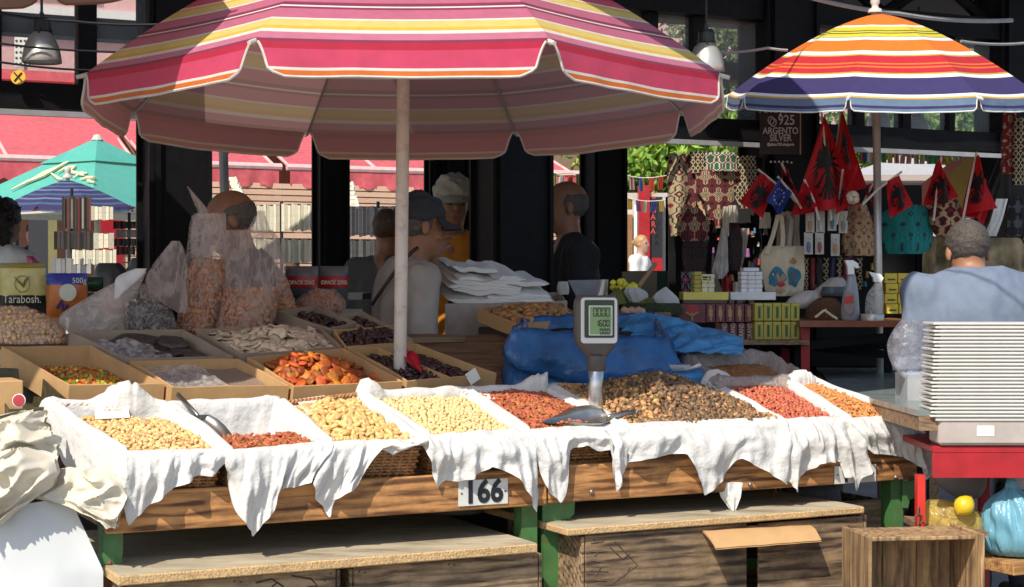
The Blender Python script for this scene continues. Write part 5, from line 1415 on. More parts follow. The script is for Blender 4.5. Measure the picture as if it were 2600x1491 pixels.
# loose blue tarp hump
mb = MB()
def hump(u, v):
    x = lerp(1560, 1882, u); y0 = np.interp(x, [1560, 1600, 1700, 1800, 1882], [830, 800, 812, 842, 862]); y = lerp(y0, lerp(900, 905, u), v)
    p = P(x, y, lerp(7.1, 6.75, v)); e = .07 * (.5 - abs(n2(u * 5 + v * 2, v * 2.5 - u * 2, 2))) + .035 * (.5 - abs(n2(u * 11 + v * 6, v * 4, 5))); return p + np.array([0, -e - .05 * math.sin(PI * v), .4 * e])
mb.grid(hump, 60, 26); mb.build('blue_tarp', m_blue2, smooth=True, label='crumpled bright blue plastic sheet heaped behind the scale', cat='tarp')
scoop(P(1635, 930, 6.6) + ZUP * 0.01, P(1745, 944, 6.5) + ZUP * 0.02, ZUP, 0.04, M('white_scoop', (.62, .62, .6), rough=.35, metal=.3), 'pale scoop lying on the brown raisins', hl=.05)

# fig carton on a stack, paper bags
figb = [P(1236, 776, 7.15), P(1462, 768, 7.45), P(1500, 800, 6.95), P(1322, 818, 6.75)]
tF = carton_w([P(1212, 782, 7.2), P(1420, 765, 7.6), P(1478, 808, 7.1), P(1316, 822, 6.85)], -ZUP, .06, 'carton of brown dried figs next to the paper bags', seed=12)
mat_fig = M('dried_fig', (0.42, 0.21, 0.075), rough=.6, rnd=.25, hue=.01, var=.3, scale=50, bump=.3, bscale=50)
fv = [blob_mesh('dried_fig', .027, .021, .012, mat_fig, 620 + i, lump=.2, seg=8, ring=4) for i in range(4)]
fr_ = [P(1212, 782, 7.2), P(1420, 765, 7.6), P(1478, 808, 7.1), P(1316, 822, 6.85)]; fpts = []
r_ = np.random.default_rng(8)
for i in range(9):
    for j in range(9):
        u, v = (i + .5 + r_.uniform(-.3, .3)) / 9, (j + .5 + r_.uniform(-.3, .3)) / 9
        p = lerp(lerp(fr_[3], fr_[2], u), lerp(fr_[0], fr_[1], u), v); p = lerp(np.mean(fr_, 0), p, .88) + ZUP * (-.01 + .035 * math.exp(-((u - .5) ** 2 + (v - .5) ** 2) / .15)); fpts.append((p, ZUP))
scatter('dried_fig', fpts, fv, 'flat brown dried fig in the fig carton', 'dried fig', 'dried figs', 'figs below', 9, .5, 300)
for i, (dz, da) in enumerate(((.0, 0), (.10, .01), (.2, -.01), (.30, .015))):
    mb = MB(); c = np.mean(fr_, 0) - ZUP * (.062 + .05 + dz); mb.bbox(c + U * da, U * .19, V * .17, ZUP * .048, .006)
    mb.build('stacked_box', M('dark_carton', (0.055, 0.04, 0.032), rough=.8), label=['dark box directly under the fig carton', 'dark box second under the fig carton', 'dark box third under the fig carton', 'dark lowest box under the fig carton'][i], cat='box', group='boxes under the figs')
# open cardboard box full of white paper bags
tb = carton_w([P(1150, 752, 7.9), P(1420, 742, 8.1), P(1440, 766, 7.55), P(1130, 770, 7.3)], -ZUP, .30, 'grey cardboard box packed with white paper bags', mat=M('greyish_box', (.36, .30, .26), rough=.85, var=.15, dirt=.3), seed=14, wob=.012)
m_pb = M('white_paper', (0.72, 0.70, 0.66), rough=.8, var=.05, bump=.15, bscale=20)
r_ = np.random.default_rng(12)
for i in range(13):
    lay, col_ = divmod(i, 2) if i < 12 else (6, 0)
    x0 = (1142 + 6 * (lay % 3) if col_ == 0 else 1238 + 10 * (lay % 2)); x1 = (1330 if col_ == 0 else 1412 - 4 * lay) - (70 if lay > 4 else 0); y = 756 - 13.5 * lay + r_.uniform(-3, 3); Yb = 7.42 + .012 * lay + .05 * col_
    p = P(x0, y - 6 * (col_ == 0), Yb); q = P(x1, y + 4 + r_.uniform(-4, 8), Yb + .1); ex = (q - p) / 2; L = np.linalg.norm(ex); ey = np.cross(ZUP, ex / L) * .13 + ZUP * (.03 + r_.uniform(-.015, .02))
    mb = MB(); c = (p + q) / 2 + V * .1
    def fn(u, v, s=1): return c + ex * (2 * u - 1) + ey * (2 * v - 1) + ZUP * (s * .010 * (1 - (2 * u - 1) ** 8) + .016 * n2(u * 4, v * 3, i))
    mb.grid(fn, 12, 6); mb.grid(lambda u, v: fn(u, v, -1), 12, 6, flip=True)
    mb.grid(lambda u, v: lerp(fn(u, 0, 1), fn(u, 0, -1), v), 12, 2)
    mb.build('paper_bag', m_pb, smooth=False, label=['lowest', 'second lowest', 'third lowest', 'fourth', 'fifth', 'sixth', 'seventh', 'eighth', 'ninth', 'fourth from top', 'third from top', 'second from top', 'topmost'][i] + ' white paper bag in the stack of bags', cat='paper bag', group='stack of white paper bags')
# ------------------------------------------------------------------ parasols
FAB = {}
def fabric(name, col, transl=0.33):
    first = ('canvas_' + name) not in MATS
    m = _fabric(name, col, transl)
    if first:                                            # the print shows paler and dustier on the reverse of the cloth
        nt = m.node_tree; b = nt.nodes['Principled BSDF']; src = b.inputs['Base Color'].links[0].from_socket
        gm = nt.nodes.new('ShaderNodeNewGeometry'); mx = nt.nodes.new('ShaderNodeMix'); mx.data_type = 'RGBA'
        dust = np.array(col) * 0.36 + np.array([0.52, 0.38, 0.32]) * 0.64
        nt.links.new(gm.outputs['Backfacing'], mx.inputs['Factor']); nt.links.new(src, mx.inputs['A']); mx.inputs['B'].default_value = (*dust, 1)
        nt.links.new(mx.outputs['Result'], b.inputs['Base Color'])
        for n_ in nt.nodes:
            if n_.type == 'BSDF_TRANSLUCENT':
                for l_ in list(n_.inputs['Color'].links): nt.links.remove(l_)
                n_.inputs['Color'].default_value = (*dust, 1)
    return m
def _fabric(name, col, transl=0.28):
    return M('canvas_' + name, col, rough=0.85, var=0.07, scale=30, transl=transl, dirt=0.22, dcol=tuple(np.array(col) * 0.45 + 0.02), dscale=5, bump=0.1, bscale=200)
f_plum = fabric('plum', (0.22, 0.02, 0.075)); f_mauve = fabric('mauve', (0.52, 0.13, 0.22)); f_white = fabric('white', (0.78, 0.73, 0.66))
f_dyel = fabric('deep_yellow', (0.72, 0.46, 0.05)); f_yel = fabric('yellow', (0.72, 0.56, 0.17)); f_crim = fabric('crimson', (0.50, 0.008, 0.05))
f_hot = fabric('hot_pink', (0.62, 0.05, 0.13)); f_or = fabric('orange', (0.68, 0.16, 0.02)); f_rose = fabric('rose', (0.55, 0.17, 0.26))
m_pole_w = M('white_pole', (0.62, 0.55, 0.48), rough=0.45, var=0.06, dirt=0.45, dcol=(0.2, 0.13, 0.09), dscale=30)
m_rib = M('rib_steel', (0.45, 0.43, 0.41), rough=0.4, metal=0.6)
def parasol(name, C, R, yaw, tilt, apex, bands, valance, pole_base, label, pole_r, mats_trim, ang0=-112.5, npan=8, val_h=0.125, power=1.6, notch=0.12, sag=0.035, lean=None, pole_mat=None, finial=True, group='striped parasols', ribs=True, flare=0.02):
    """bands: list of (length along the slope from the rim upward, material); valance: list of (height, material) downward"""
    C = np.asarray(C, float)
    t = thing(name, pole_base, label, 'parasol', group)
    tx, ty = tilt
    step = 2 * PI / npan
    def rim_dir(a): return np.array([math.cos(a), math.sin(a), 0.0])
    def surf(a, r):
        # panels are flat between ribs (chord) with a slight sag
        k = math.floor((a - a0) / step); f = ((a - a0) - k * step) / step
        d0, d1 = rim_dir(a0 + k * step), rim_dir(a0 + (k + 1) * step)
        d = lerp(d0, d1, f)
        p = d * r * R
        z = apex * (1 - r ** power) - sag * math.sin(PI * f) * (r ** 1.5) * 0.9
        p = p + ZUP * z
        p[2] += tx * p[0] + ty * p[1]
        return C + p
    a0 = math.radians(ang0) + yaw
    # slope length table
    rs = np.linspace(1, 0.02, 120); ln = [0.0]
    for i in range(1, 120):
        dr = (rs[i - 1] - rs[i]) * R; dz = apex * (rs[i - 1] ** power - rs[i] ** power); ln.append(ln[-1] + math.hypot(dr, dz))
    ln = np.array(ln)
    cuts = [0.0]; bm = []
    while cuts[-1] < ln[-1] - 0.001:
        for L, m in bands:
            if cuts[-1] >= ln[-1] - 0.001: break
            cuts.append(min(ln[-1], cuts[-1] + L)); bm.append(m)
    mats = []
    for m in bm + [m for _, m in valance] + [mats_trim]:
        if m not in mats: mats.append(m)
    nf = 12
    for kpan in range(npan):
        mb = MB()
        for i, m in enumerate(bm):
            sub = max(1, int((cuts[i + 1] - cuts[i]) / 0.04) + 1)
            def fn(u, v, i=i):
                l = lerp(cuts[i], cuts[i + 1], v); r = float(np.interp(l, ln, rs))
                a = a0 + (kpan + min(max(u, 1e-5), 1 - 1e-5)) * step
                return surf(a, r)
            mb.grid(fn, nf + 1, sub + 1, mats.index(m))
        pan = mb.build('canopy_panel', mats, t, smooth=True)
        # valance flap with rounded lower corners
        mb = MB(); VH = sum(h for h, _ in valance); y0 = 0.0
        nn = 40
        def width(v):                                    # inset of the flap edge at drop v in [0,1]
            return notch * (0.10 + 0.9 * (v ** 0.7) * 0.55 + (0.45 * (max(0, v - 0.72) / 0.28) ** 2.2))
        def flap(u, v):
            w = width(v); uu = lerp(w * 0.9, 1 - w * 0.9, u); a = a0 + (kpan + uu) * step
            p = surf(a, 1.0); top0 = p
            d = rim_dir(a); out = flare * v + 0.010 * n2(uu * 9 + kpan, v, R) * v
            hh = val_h * v * (1 + 0.05 * n2(uu * 4, kpan, 3))
            return p + d * out - ZUP * hh
        for h, m in valance:
            y1 = y0 + h / VH
            mb.grid(lambda u, v, y0=y0, y1=y1: flap(u, lerp(y0, y1, v)), nn, 5, mats.index(m), flip=True); y0 = y1
        val = mb.build('valance', mats, pan, smooth=True)
        # pale binding along the cut edge
        edge = [flap(0, v) for v in np.linspace(0.02, 1, 10)] + [flap(u, 1) for u in np.linspace(0.02, 1, 30)] + [flap(1, v) for v in np.linspace(0.97, 0.02, 10)]
        mb = MB(); mb.tube(edge, 0.0045 * R / 1.2, 5); mb.build('binding', mats_trim, pan)
        a = a0 + kpan * step + 1e-4
        if ribs:
            pts = [surf(a, r) - ZUP * 0.012 for r in np.linspace(1.0, 0.04, 14)]
            mb = MB(); mb.tube(pts, 0.0055, 6); rb = mb.build('rib', m_rib, t)
            tip = surf(a, 1.0); d = rim_dir(a)
            mb = MB(); mb.tube([tip - d * 0.015, tip + d * 0.028 - ZUP * 0.012], [0.009, 0.007], 8); mb.build('tip_cap', mats_trim, rb)
            mid = surf(a, 0.5) - ZUP * 0.015; top = C + ZUP * (apex * 0.35)
            mb = MB(); mb.tube([mid, C * np.array([1, 1, 0]) + ZUP * (C[2] + apex * 0.25)], 0.0045, 5); mb.build('stretcher', m_rib, t)
    ptop = C + ZUP * (apex + 0.02)
    if lean is not None: ptop = np.asarray(lean, float)
    mb = MB(); mb.tube([pole_base, ptop], pole_r, 14); mb.build('pole', pole_mat or m_pole_w, t, smooth=True)
    if finial:
        mb = MB(); mb.lathe(ptop, [(0.035, -0.005), (0.032, 0.012), (0.018, 0.018), (0.016, 0.03), (0.024, 0.045), (0.020, 0.065), (0.008, 0.078), (0, 0.08)], 14); mb.build('finial', f_white, t, smooth=True)
    return t
bands1 = [(.017, f_plum), (.040, f_rose), (.020, f_white), (.020, f_dyel), (.042, f_yel), (.010, f_white), (.062, f_mauve), (.014, f_plum), (.010, f_white), (.022, f_plum), (.065, f_mauve), (.012, f_white), (.050, f_yel), (.02, f_dyel), (.012, f_white), (.05, f_hot), (.03, f_crim), (.03, f_or), (.02, f_white)]
val1 = [(.026, f_crim), (.066, f_hot), (.010, f_white), (.018, f_or), (.005, f_white)]
pb = P(1012, 900, 6.15)
parasol('parasol', (-0.385, 6.2, 2.0), 1.18, 0.047, (0.007, -0.038), 0.60, bands1, val1, np.array([pb[0] - 0.01, 6.2, 0.0]), 'large faded pink and yellow striped parasol over the nut stall', 0.0245, f_white, lean=(-0.395, 6.2, 2.58), sag=0.010, val_h=0.108)

f_navy = fabric('navy', (0.035, 0.025, 0.11), 0.1); f_steel = fabric('steel_blue', (0.13, 0.20, 0.30), 0.15); f_gold = fabric('gold', (0.70, 0.36, 0.03), 0.15)
f_or2 = fabric('bright_orange', (0.72, 0.17, 0.012), 0.15); f_oli = fabric('olive', (0.50, 0.38, 0.04), 0.15); f_red2 = fabric('red', (0.50, 0.012, 0.03), 0.15); f_lime = fabric('lime_yellow', (0.62, 0.52, 0.03), 0.15); f_w2 = fabric('bright_white', (0.80, 0.78, 0.74), 0.15); f_dk = fabric('dark_stripe', (0.06, 0.06, 0.03), 0.1)
bands2 = [(.012, f_gold), (.020, f_w2), (.125, f_navy), (.026, f_w2), (.012, f_oli), (.040, f_red2), (.012, f_or2), (.016, f_red2), (.012, f_or2), (.060, f_red2), (.012, f_oli), (.032, f_w2), (.105, f_or2), (.028, f_w2), (.006, f_steel), (.034, f_lime), (.010, f_dk), (.016, f_lime), (.010, f_dk), (.045, f_lime), (.02, f_w2), (.3, f_or2)]
val2 = [(.032, f_steel), (.012, f_navy), (.012, f_steel), (.004, f_w2)]
C2 = P(2232, 243, 8.2)
parasol('parasol', C2, 0.76, math.radians(-90 + 7 - 22.5 + 45 - 7), (0.0, 0.12), 0.40, bands2, val2, np.array([P(2240, 790, 8.2)[0], 8.2, 0.0]), 'small bright parasol with navy, red, orange and lime stripes', 0.019, f_w2, ang0=0.0, val_h=0.062, power=1.45, notch=0.05, sag=0.012, lean=C2 + np.array([-0.02, 0, 0.41]), pole_mat=M('grey_pole', (0.42, 0.40, 0.38), rough=0.35, metal=0.5), flare=0.01)
# sleeve on the small parasol pole
# parasol of the neighbouring stall, only its rear edge hangs into the picture
f_mar = fabric('maroon', (0.30, 0.06, 0.09), 0.2); f_brn = fabric('faded_brown', (0.42, 0.22, 0.14), 0.2)
parasol('parasol', (-2.2, 5.55, 2.52), 1.2, math.radians(6), (0, 0), 0.5, [(.5, f_mar), (.1, f_brn)], [(.07, f_mar), (.03, f_brn)], (-2.2, 5.55, 0), 'maroon parasol whose brown-edged flap hangs into the top corner', 0.022, f_brn, val_h=0.11, sag=0.02)
# teal market umbrella
f_teal = fabric('teal', (0.11, 0.50, 0.40), 0.25); f_cream = fabric('cream', (0.75, 0.70, 0.45), 0.1); f_edge = fabric('pale_edge', (0.7, 0.72, 0.68), 0.1)
def square_umbrella(x, yap, yrim, Y, half, rot, label):
    ap = P(x, yap, Y); zr = P(x, yrim, Y)[2]; base = np.array([ap[0], ap[1], 0])
    t = thing('market_umbrella', base, label, 'umbrella')
    cs = [np.array([math.cos(rot + PI / 2 * k), math.sin(rot + PI / 2 * k), 0]) * half * 1.414 for k in range(4)]
    capz = lerp(zr, ap[2], 0.62)
    for k in range(4):
        c0, c1 = cs[k], cs[(k + 1) % 4]
        mb = MB()
        def fn(u, v):
            d = lerp(c0, c1, u) * lerp(1, 0.28, v); z = lerp(zr, lerp(zr, ap[2], 0.70), v) - 0.03 * math.sin(PI * u) * (1 - v)
            return np.array([base[0] + d[0], base[1] + d[1], z])
        mb.grid(fn, 12, 10); pn = mb.build('canopy_panel', f_teal, t, smooth=True)
        mb = MB(); mb.grid(lambda u, v: fn(u, 0) - ZUP * 0.05 * v, 12, 2); mb.build('edge_strip', f_edge, pn)
        mb = MB()
        mb.grid(lambda u, v: np.array([base[0], base[1], 0]) + lerp(c0, c1, u) * lerp(0.40, 0.0, v) + ZUP * lerp(capz, ap[2], v), 8, 6); mb.build('vent_cap', f_teal, t, smooth=True)
        mb = MB(); mb.tube([np.array([base[0], base[1], zr]) + c0 - ZUP * 0.01, ap - ZUP * 0.1], 0.012, 6); mb.build('rib', m_rib, t)
    mb = MB(); mb.tube([base, ap], 0.025, 10); mb.build('pole', m_pole_w, t)
    mb = MB(); mb.lathe(ap, [(0.05, -0.02), (0.03, 0.02), (0, 0.03)], 10); mb.build('finial', f_white, t)
    return t, fn
tu, _ = square_umbrella(247, 350, 528, 13.6, 0.80, math.radians(-90 + 12), 'big teal market umbrella with cream script, in front of the red awning')
# cream script strokes printed on the teal cloth (sitting just above the panel surface)
def on_teal(x, y):
    ap = P(247, 350, 13.6); zr = P(247, 528, 13.6)[2]; rot = math.radians(-90 + 12)
    c0 = np.array([math.cos(rot + PI * 1.5), math.sin(rot + PI * 1.5), 0]) * 1.414 * 0.80; c1 = np.array([math.cos(rot), math.sin(rot), 0]) * 1.414 * 0.80
    b = np.array([ap[0], ap[1], 0]); A = b + c0 + ZUP * zr; B_ = b + c1 + ZUP * zr
    top = b + ZUP * (zr + (ap[2] - zr) * 0.70 / 0.72)
    n = np.cross(B_ - A, top - A); n /= np.linalg.norm(n)
    if n[1] > 0: n = -n
    return onplane(x, y, A + n * 0.012, n)
strokes = [[(28, 482), (70, 462), (112, 446), (160, 418), (175, 410)], [(60, 468), (110, 440), (168, 414)], [(130, 440), (150, 455), (160, 455)], [(146, 438), (165, 428), (190, 424), (178, 436), (196, 440), (214, 446)], [(186, 452), (204, 440), (222, 440)], [(204, 456), (222, 452), (240, 452), (224, 460), (240, 464)], [(172, 428), (186, 422)]]
mb = MB()
for st in strokes:
    pp = [on_teal(*p) for p in st]; mb.tube(pp, [0.006] + [0.016] * (len(pp) - 2) + [0.008], 6)
mb.build('script_lettering', f_cream, tu)
# navy striped small parasol
f_nt = fabric('teal_stripe', (0.05, 0.13, 0.20), 0.2)
C4 = P(172, 524, 12.1)
parasol('parasol', C4, 0.475, 0.2, (0, 0.05), 0.19, [(.04, f_navy), (.03, f_nt), (.05, f_navy), (.025, f_steel)], [(.03, f_navy), (.012, f_nt)], (C4[0], C4[1], 0), 'small navy striped parasol in front of the teal umbrella', 0.015, f_navy, val_h=0.03, power=1.3, sag=0.008)
# orange, yellow and blue beach parasol behind the flags
f_blue = fabric('blue', (0.04, 0.13, 0.42), 0.3); f_or3 = fabric('orange_red', (0.75, 0.15, 0.05), 0.35); f_ye3 = fabric('sun_yellow', (0.75, 0.42, 0.05), 0.3)
C5 = P(2490, 545, 12.6); t5 = thing('parasol', (C5[0], C5[1], 0), 'beach parasol with orange, yellow and blue panels behind the red flags', 'parasol')
for k, m in enumerate((f_or3, f_ye3, f_blue, f_blue, f_or3, f_ye3, f_blue, f_or3)):
    a = math.radians(-180 + 45 * k - 8); mb = MB()
    def fn(u, v):
        d = lerp(np.array([math.cos(a), math.sin(a), 0]), np.array([math.cos(a + PI / 4), math.sin(a + PI / 4), 0]), u)
        return C5 + d * 0.66 * (1 - v) + ZUP * 0.46 * (1 - (1 - v) ** 1.7)
    mb.grid(fn, 6, 9); mb.build('canopy_panel', m, t5, smooth=True)
mb = MB(); mb.tube([(C5[0], C5[1], 0), C5 + ZUP * 0.5], 0.015, 8); mb.build('pole', m_pole_w, t5)
# grey canopy roof further back
C6 = P(2285, 455, 15.5); t6 = thing('canopy_tent', (C6[0], C6[1], 0), 'pale grey canopy tent under the bunting, behind the parasol pole', 'tent')
m_gc = fabric('grey_canvas', (0.42, 0.42, 0.43), 0.1)
cr = [np.array([sx * 0.62, sy * 0.6, 0]) for sx, sy in ((-1, -1), (1, -1), (1, 1), (-1, 1))]
for k in range(4):
    mb = MB(); mb.grid(lambda u, v: C6 + lerp(cr[k], cr[(k + 1) % 4], u) * (1 - v) + ZUP * 0.22 * v, 6, 6); pn = mb.build('canopy_panel', m_gc, t6, smooth=True)
    mb = MB(); mb.grid(lambda u, v: C6 + lerp(cr[k], cr[(k + 1) % 4], u) - ZUP * (0.001 + 0.05 * v), 10, 2); mb.build('canopy_valance', m_gc, pn)
    mb = MB(); mb.tube([(C6 + cr[k]) * np.array([1, 1, 0]), C6 + cr[k]], 0.015, 8); mb.build('leg', m_grey, t6)
# ------------------------------------------------------------------ people
def skin(name, col): return M('skin_' + name, col, rough=0.5, var=0.12, scale=25, sss=0.15)
def shirt_m(name, col): return M('shirt_' + name, col, rough=0.9, var=0.08, scale=20, bump=0.35, bscale=18)
m_eye = M('eye_dark', (0.02, 0.015, 0.012), rough=0.2)
m_trou = M('dark_trousers', (0.03, 0.035, 0.05), rough=0.9); m_shoe = M('dark_shoe', (0.02, 0.018, 0.016), rough=0.6)
def person(x, y, Y, face, label, skin_m, shirt, s=1.0, hair=None, hat=None, lean=(0, 0), tank=False, hand_l=None, hand_r=None, h=0.009, vneck=False, pitch=0.0, coarse=False, bun=False, collar=False, neck=0.17, sleeve=0.88, broad=1.0):
    """x, y: photo pixel of the head centre; face: heading of the gaze in degrees (0 = to the right, 90 = away)"""
    Hc = P(x, y, Y); a = math.radians(face)
    f = np.array([math.cos(a), math.sin(a), 0.0]); r = np.array([f[1], -f[0], 0.0]); u = ZUP.copy()
    cp, sp = math.cos(pitch), math.sin(pitch); hf = f * cp - u * sp; hu = u * cp + f * sp        # head basis, pitched forward
    def hp(F, R_, Up): return Hc + (hf * F + r * R_ + hu * Up) * s
    N = hp(-0.03, 0, -neck); lean = np.array([lean[0], lean[1], 0.0])      # lean: world offset from neck to pelvis
    zf = 0.0; pel = N + lean; pel[2] = N[2] - 0.56 * s; hipz = max(0.35, pel[2])
    if coarse: h = 0.014
    # ---- skin
    allp = [Hc, pel]; lo = np.minimum.reduce([Hc, pel]) - 0.48 * s; hi = np.maximum.reduce([Hc, pel]) + 0.48 * s; hi[2] = Hc[2] + 0.16 * s; lo[2] = pel[2] - 0.25
    mm = np.stack([r, hf, hu], 1)
    G = SDF(lo, hi, h)
    G.ell(hp(-0.012, 0, 0.028), np.array([.076, .097, .09]) * s, mm, k=.02 * s)
    G.ell(hp(0.03, 0, -0.03), np.array([.058, .062, .085]) * s, mm, k=.03 * s)
    G.cap(hp(.01, 0, -.085), hp(.062, 0, -.096), .04 * s, .026 * s, k=.025 * s)
    G.cap(hp(.088, 0, .004), hp(.107, 0, -.028), .009 * s, .0135 * s, k=.008 * s)
    for q in (-1, 1):
        G.cap(hp(.082, .012 * q, .022), hp(.066, .045 * q, .02), .011 * s, .010 * s, k=.01 * s)
        G.ell(hp(-.006, .079 * q, -.012), np.array([.010, .019, .031]) * s, mm, k=.006 * s)
        G.ell(hp(.06, .03 * q, -.035), np.array([.02, .02, .02]) * s, mm, k=.02 * s)
    G.cap(hp(.086, -.02, -.058), hp(.086, .02, -.058), .009 * s, k=.008 * s)
    G.cap(hp(-.012, 0, -.07), N - u * .03, .054 * s, .058 * s, k=.03 * s)
    sh = {}; el = {}; wr = {}
    G.cap(N - u * .08 * s, pel, .10 * s, .10 * s, k=.05)
    for q, hand in ((-1, hand_l), (1, hand_r)):
        sh[q] = N + r * q * .165 * broad * s - u * .055 * s + lean * .08
        if hand is None:
            el[q] = sh[q] + r * q * .05 * s - u * .27 * s + lean * .35 + f * .02; wr[q] = el[q] + f * .10 * s - u * .21 * s - r * q * .02
        else:
            wr[q] = P(*hand) if len(hand) == 3 else np.array(hand[3:]); mid = (sh[q] + wr[q]) / 2; dn = np.array([0, 0, -1.0]) + r * q * .6
            el[q] = mid + dn / np.linalg.norm(dn) * .14 * s
        G.cap(N - u * .04 * s, sh[q], .06 * s, .055 * s, k=.04)
        G.cap(sh[q], el[q], .047 * s, .038 * s, k=.03); G.cap(el[q], wr[q], .038 * s, .026 * s, k=.02)
        fd = wr[q] - el[q]; fd /= np.linalg.norm(fd); sd = np.cross(fd, u); sd /= np.linalg.norm(sd) + 1e-9; nn = np.cross(sd, fd)
        pc = wr[q] + fd * .045 * s; G.ell(pc, np.array([.036, .045, .016]) * s, np.stack([sd, fd, nn], 1), k=.012)
        for k_, o in enumerate((-.028, -.009, .010, .028)):
            b0 = pc + fd * .035 * s + sd * o * s; L = (.05, .06, .055, .042)[k_] * s; m1 = b0 + fd * L * .55 + nn * .006; G.cap(b0, m1, .0095 * s, .009 * s, k=.004); G.cap(m1, m1 + fd * L * .35 - nn * .018 * s, .009 * s, .008 * s, k=.004)
        G.cap(pc - sd * .03 * s - fd * .02 * s, pc - sd * .055 * s + fd * .03 * s, .011 * s, .0095 * s, k=.006)
    vs, fc = G.mesh(2)
    cent = np.array([vs[q].mean(0) for q in fc]); idx = np.zeros(len(fc), int)
    for q in (-1, 1):
        e = hp(.079, .031 * q, .004); idx[np.linalg.norm(cent - e, axis=1) < .0125 * s] = 1
    base = np.array([pel[0], pel[1], 0.0])
    o = mk('person', vs, fc, [skin_m, m_eye], smooth=True, idx=idx, label=label, cat='person', base=base)
    # ---- shirt
    G = SDF(lo - .05, hi + .05, h * 1.25)
    ch = lerp(N, pel, .30); be = lerp(N, pel, .68); tm = np.stack([r, f, u], 1)
    G.ell(ch, np.array([.185 * broad, .125, .20]) * s, tm, k=.05); G.ell(be, np.array([.175 * broad, .14, .20]) * s, tm, k=.06); G.ell(pel, np.array([.17, .13, .13]) * s, tm, k=.05)
    for q in (-1, 1):
        G.cap(N - u * .035 * s + r * q * .03 * s, sh[q], .075 * s, .07 * s, k=.05)
        if not tank:
            G.cap(sh[q], lerp(sh[q], el[q], min(sleeve, 1)), .068 * s, .062 * s, k=.035)
            if sleeve > 1: G.cap(el[q], wr[q], .060 * s, .046 * s, k=.03)
    G.noise(.008, 26, seed=int(abs(x)), stretch=(1, 1, .35)); G.noise(.003, 75, seed=int(abs(x)) + 1, stretch=(1, 1, .4))
    if not tank:
        pass
    G.cut(pel - u * .10 * s, -u)
    # neck opening
    G.ell(N + f * .02 + u * .045 * s, np.array([.062, .066, .075]) * s, tm, op='sub')
    if vneck: G.cap  # keep plain neck; the V is cut below
    if vneck:
        for k_ in range(5): G.ell(N + f * (.05 + .012 * k_) - u * .025 * k_ * s, np.array([.05 - .008 * k_, .07, .03]) * s, tm, op='sub')
    vs, fc = G.mesh(1)
    mk('shirt', vs, fc, shirt, o, smooth=True)
    if collar:
        mb = MB(); ring = []
        for k_ in range(25):
            an = -PI * 0.82 + 2 * PI * 0.82 * k_ / 24 - PI / 2
            d = r * math.cos(an) * .066 * s + f * math.sin(an) * .068 * s; ring.append((N + d * 1.02 + f * .01 + u * .012 * s, N + d * 1.30 + f * .01 - u * .028 * s, N + d * .98 + f * .01 + u * .0 * s))
        vs = [p for t3 in ring for p in t3]; fs = []
        for k_ in range(24): fs += [(3 * k_, 3 * k_ + 3, 3 * k_ + 4, 3 * k_ + 1), (3 * k_, 3 * k_ + 2, 3 * k_ + 5, 3 * k_ + 3)]
        mb.add(vs, fs); mb.build('collar', shirt, o, smooth=True)
    # ---- legs
    G = SDF((pel[0] - .35, pel[1] - .35, 0.0), (pel[0] + .35, pel[1] + .35, pel[2] + .12), .016)
    G.ell(pel - u * .06, np.array([.155, .12, .13]) * s, tm, k=.04)
    for q in (-1, 1):
        hip = pel + r * q * .085 * s - u * .08; kn = np.array([hip[0], hip[1], hip[2] * .52]) + f * .03; an = np.array([hip[0], hip[1], .10]) - f * .02
        G.cap(hip, kn, .085 * s, .062 * s, k=.03); G.cap(kn, an, .062 * s, .05 * s, k=.02)
    vs, fc = G.mesh(1); mk('trousers', vs, fc, m_trou, o, smooth=True)
    for q in (-1, 1):
        G = SDF(pel * np.array([1, 1, 0]) + r * q * .085 - .2, pel * np.array([1, 1, 0]) + r * q * .085 + np.array([.2, .2, .16]), .014)
        c = pel * np.array([1, 1, 0]) + r * q * .085 * s; G.cap(c - f * .06 + u * .05, c + f * .14 + u * .035, .05, .036, k=.01); G.cut((0, 0, 0.002), (0, 0, -1))
        vs, fc = G.mesh(1); mk('shoe', vs, fc, m_shoe, o, smooth=True)
    # ---- hair
    if hair:
        kind, hm = hair
        G = SDF(Hc - .2 * s, Hc + .2 * s, h * .8)
        if kind == 'fringe':                              # hair only round the sides and back
            G.ell(hp(-.016, 0, .022), np.array([.0815, .0985, .088]) * s, mm, k=.01); G.cut(hp(0, 0, .055), hu); G.cut(hp(.028, 0, 0), hf + hu * .25); G.cut(hp(0, 0, -.055), -hu); G.noise(.0035, 120, 6)
        elif kind == 'short':
            G.ell(hp(-.014, 0, .03), np.array([.082, .101, .094]) * s, mm, k=.01); G.cut(hp(.045, 0, .03), hf - hu * .55); G.cut(hp(0, 0, -.065), -hu)
            G.noise(.003, 140, 3)
        elif kind == 'thin':                              # short, thinning at the crown
            G.ell(hp(-.014, 0, .024), np.array([.080, .0995, .089]) * s, mm, k=.01); G.cut(hp(.05, 0, .03), hf - hu * .5); G.cut(hp(0, 0, -.07), -hu); G.noise(.003, 60, 8)
            G.ell(hp(-.06, .012, .10), np.array([.052, .055, .05]) * s, mm, op='sub')
            G.noise(.002, 160, 3)
        elif kind == 'long':
            G.ell(hp(-.016, 0, .03), np.array([.09, .108, .098]) * s, mm, k=.02); G.cap(hp(-.07, 0, 0), hp(-.09, 0, -.12), .075 * s, .06 * s, k=.03); G.cap(hp(-.05, .04, -.02), hp(-.06, .05, -.13), .05 * s, .035 * s, k=.03); G.cap(hp(-.05, -.04, -.02), hp(-.06, -.05, -.13), .05 * s, .035 * s, k=.03)
            G.cut(hp(.05, 0, .02), hf - hu * .45); G.noise(.010, 60, 4); G.noise(.005, 150, 5)
        if bun: G.ell(hp(-.12, 0, .02), np.array([.035, .035, .035]) * s, mm, k=.02)
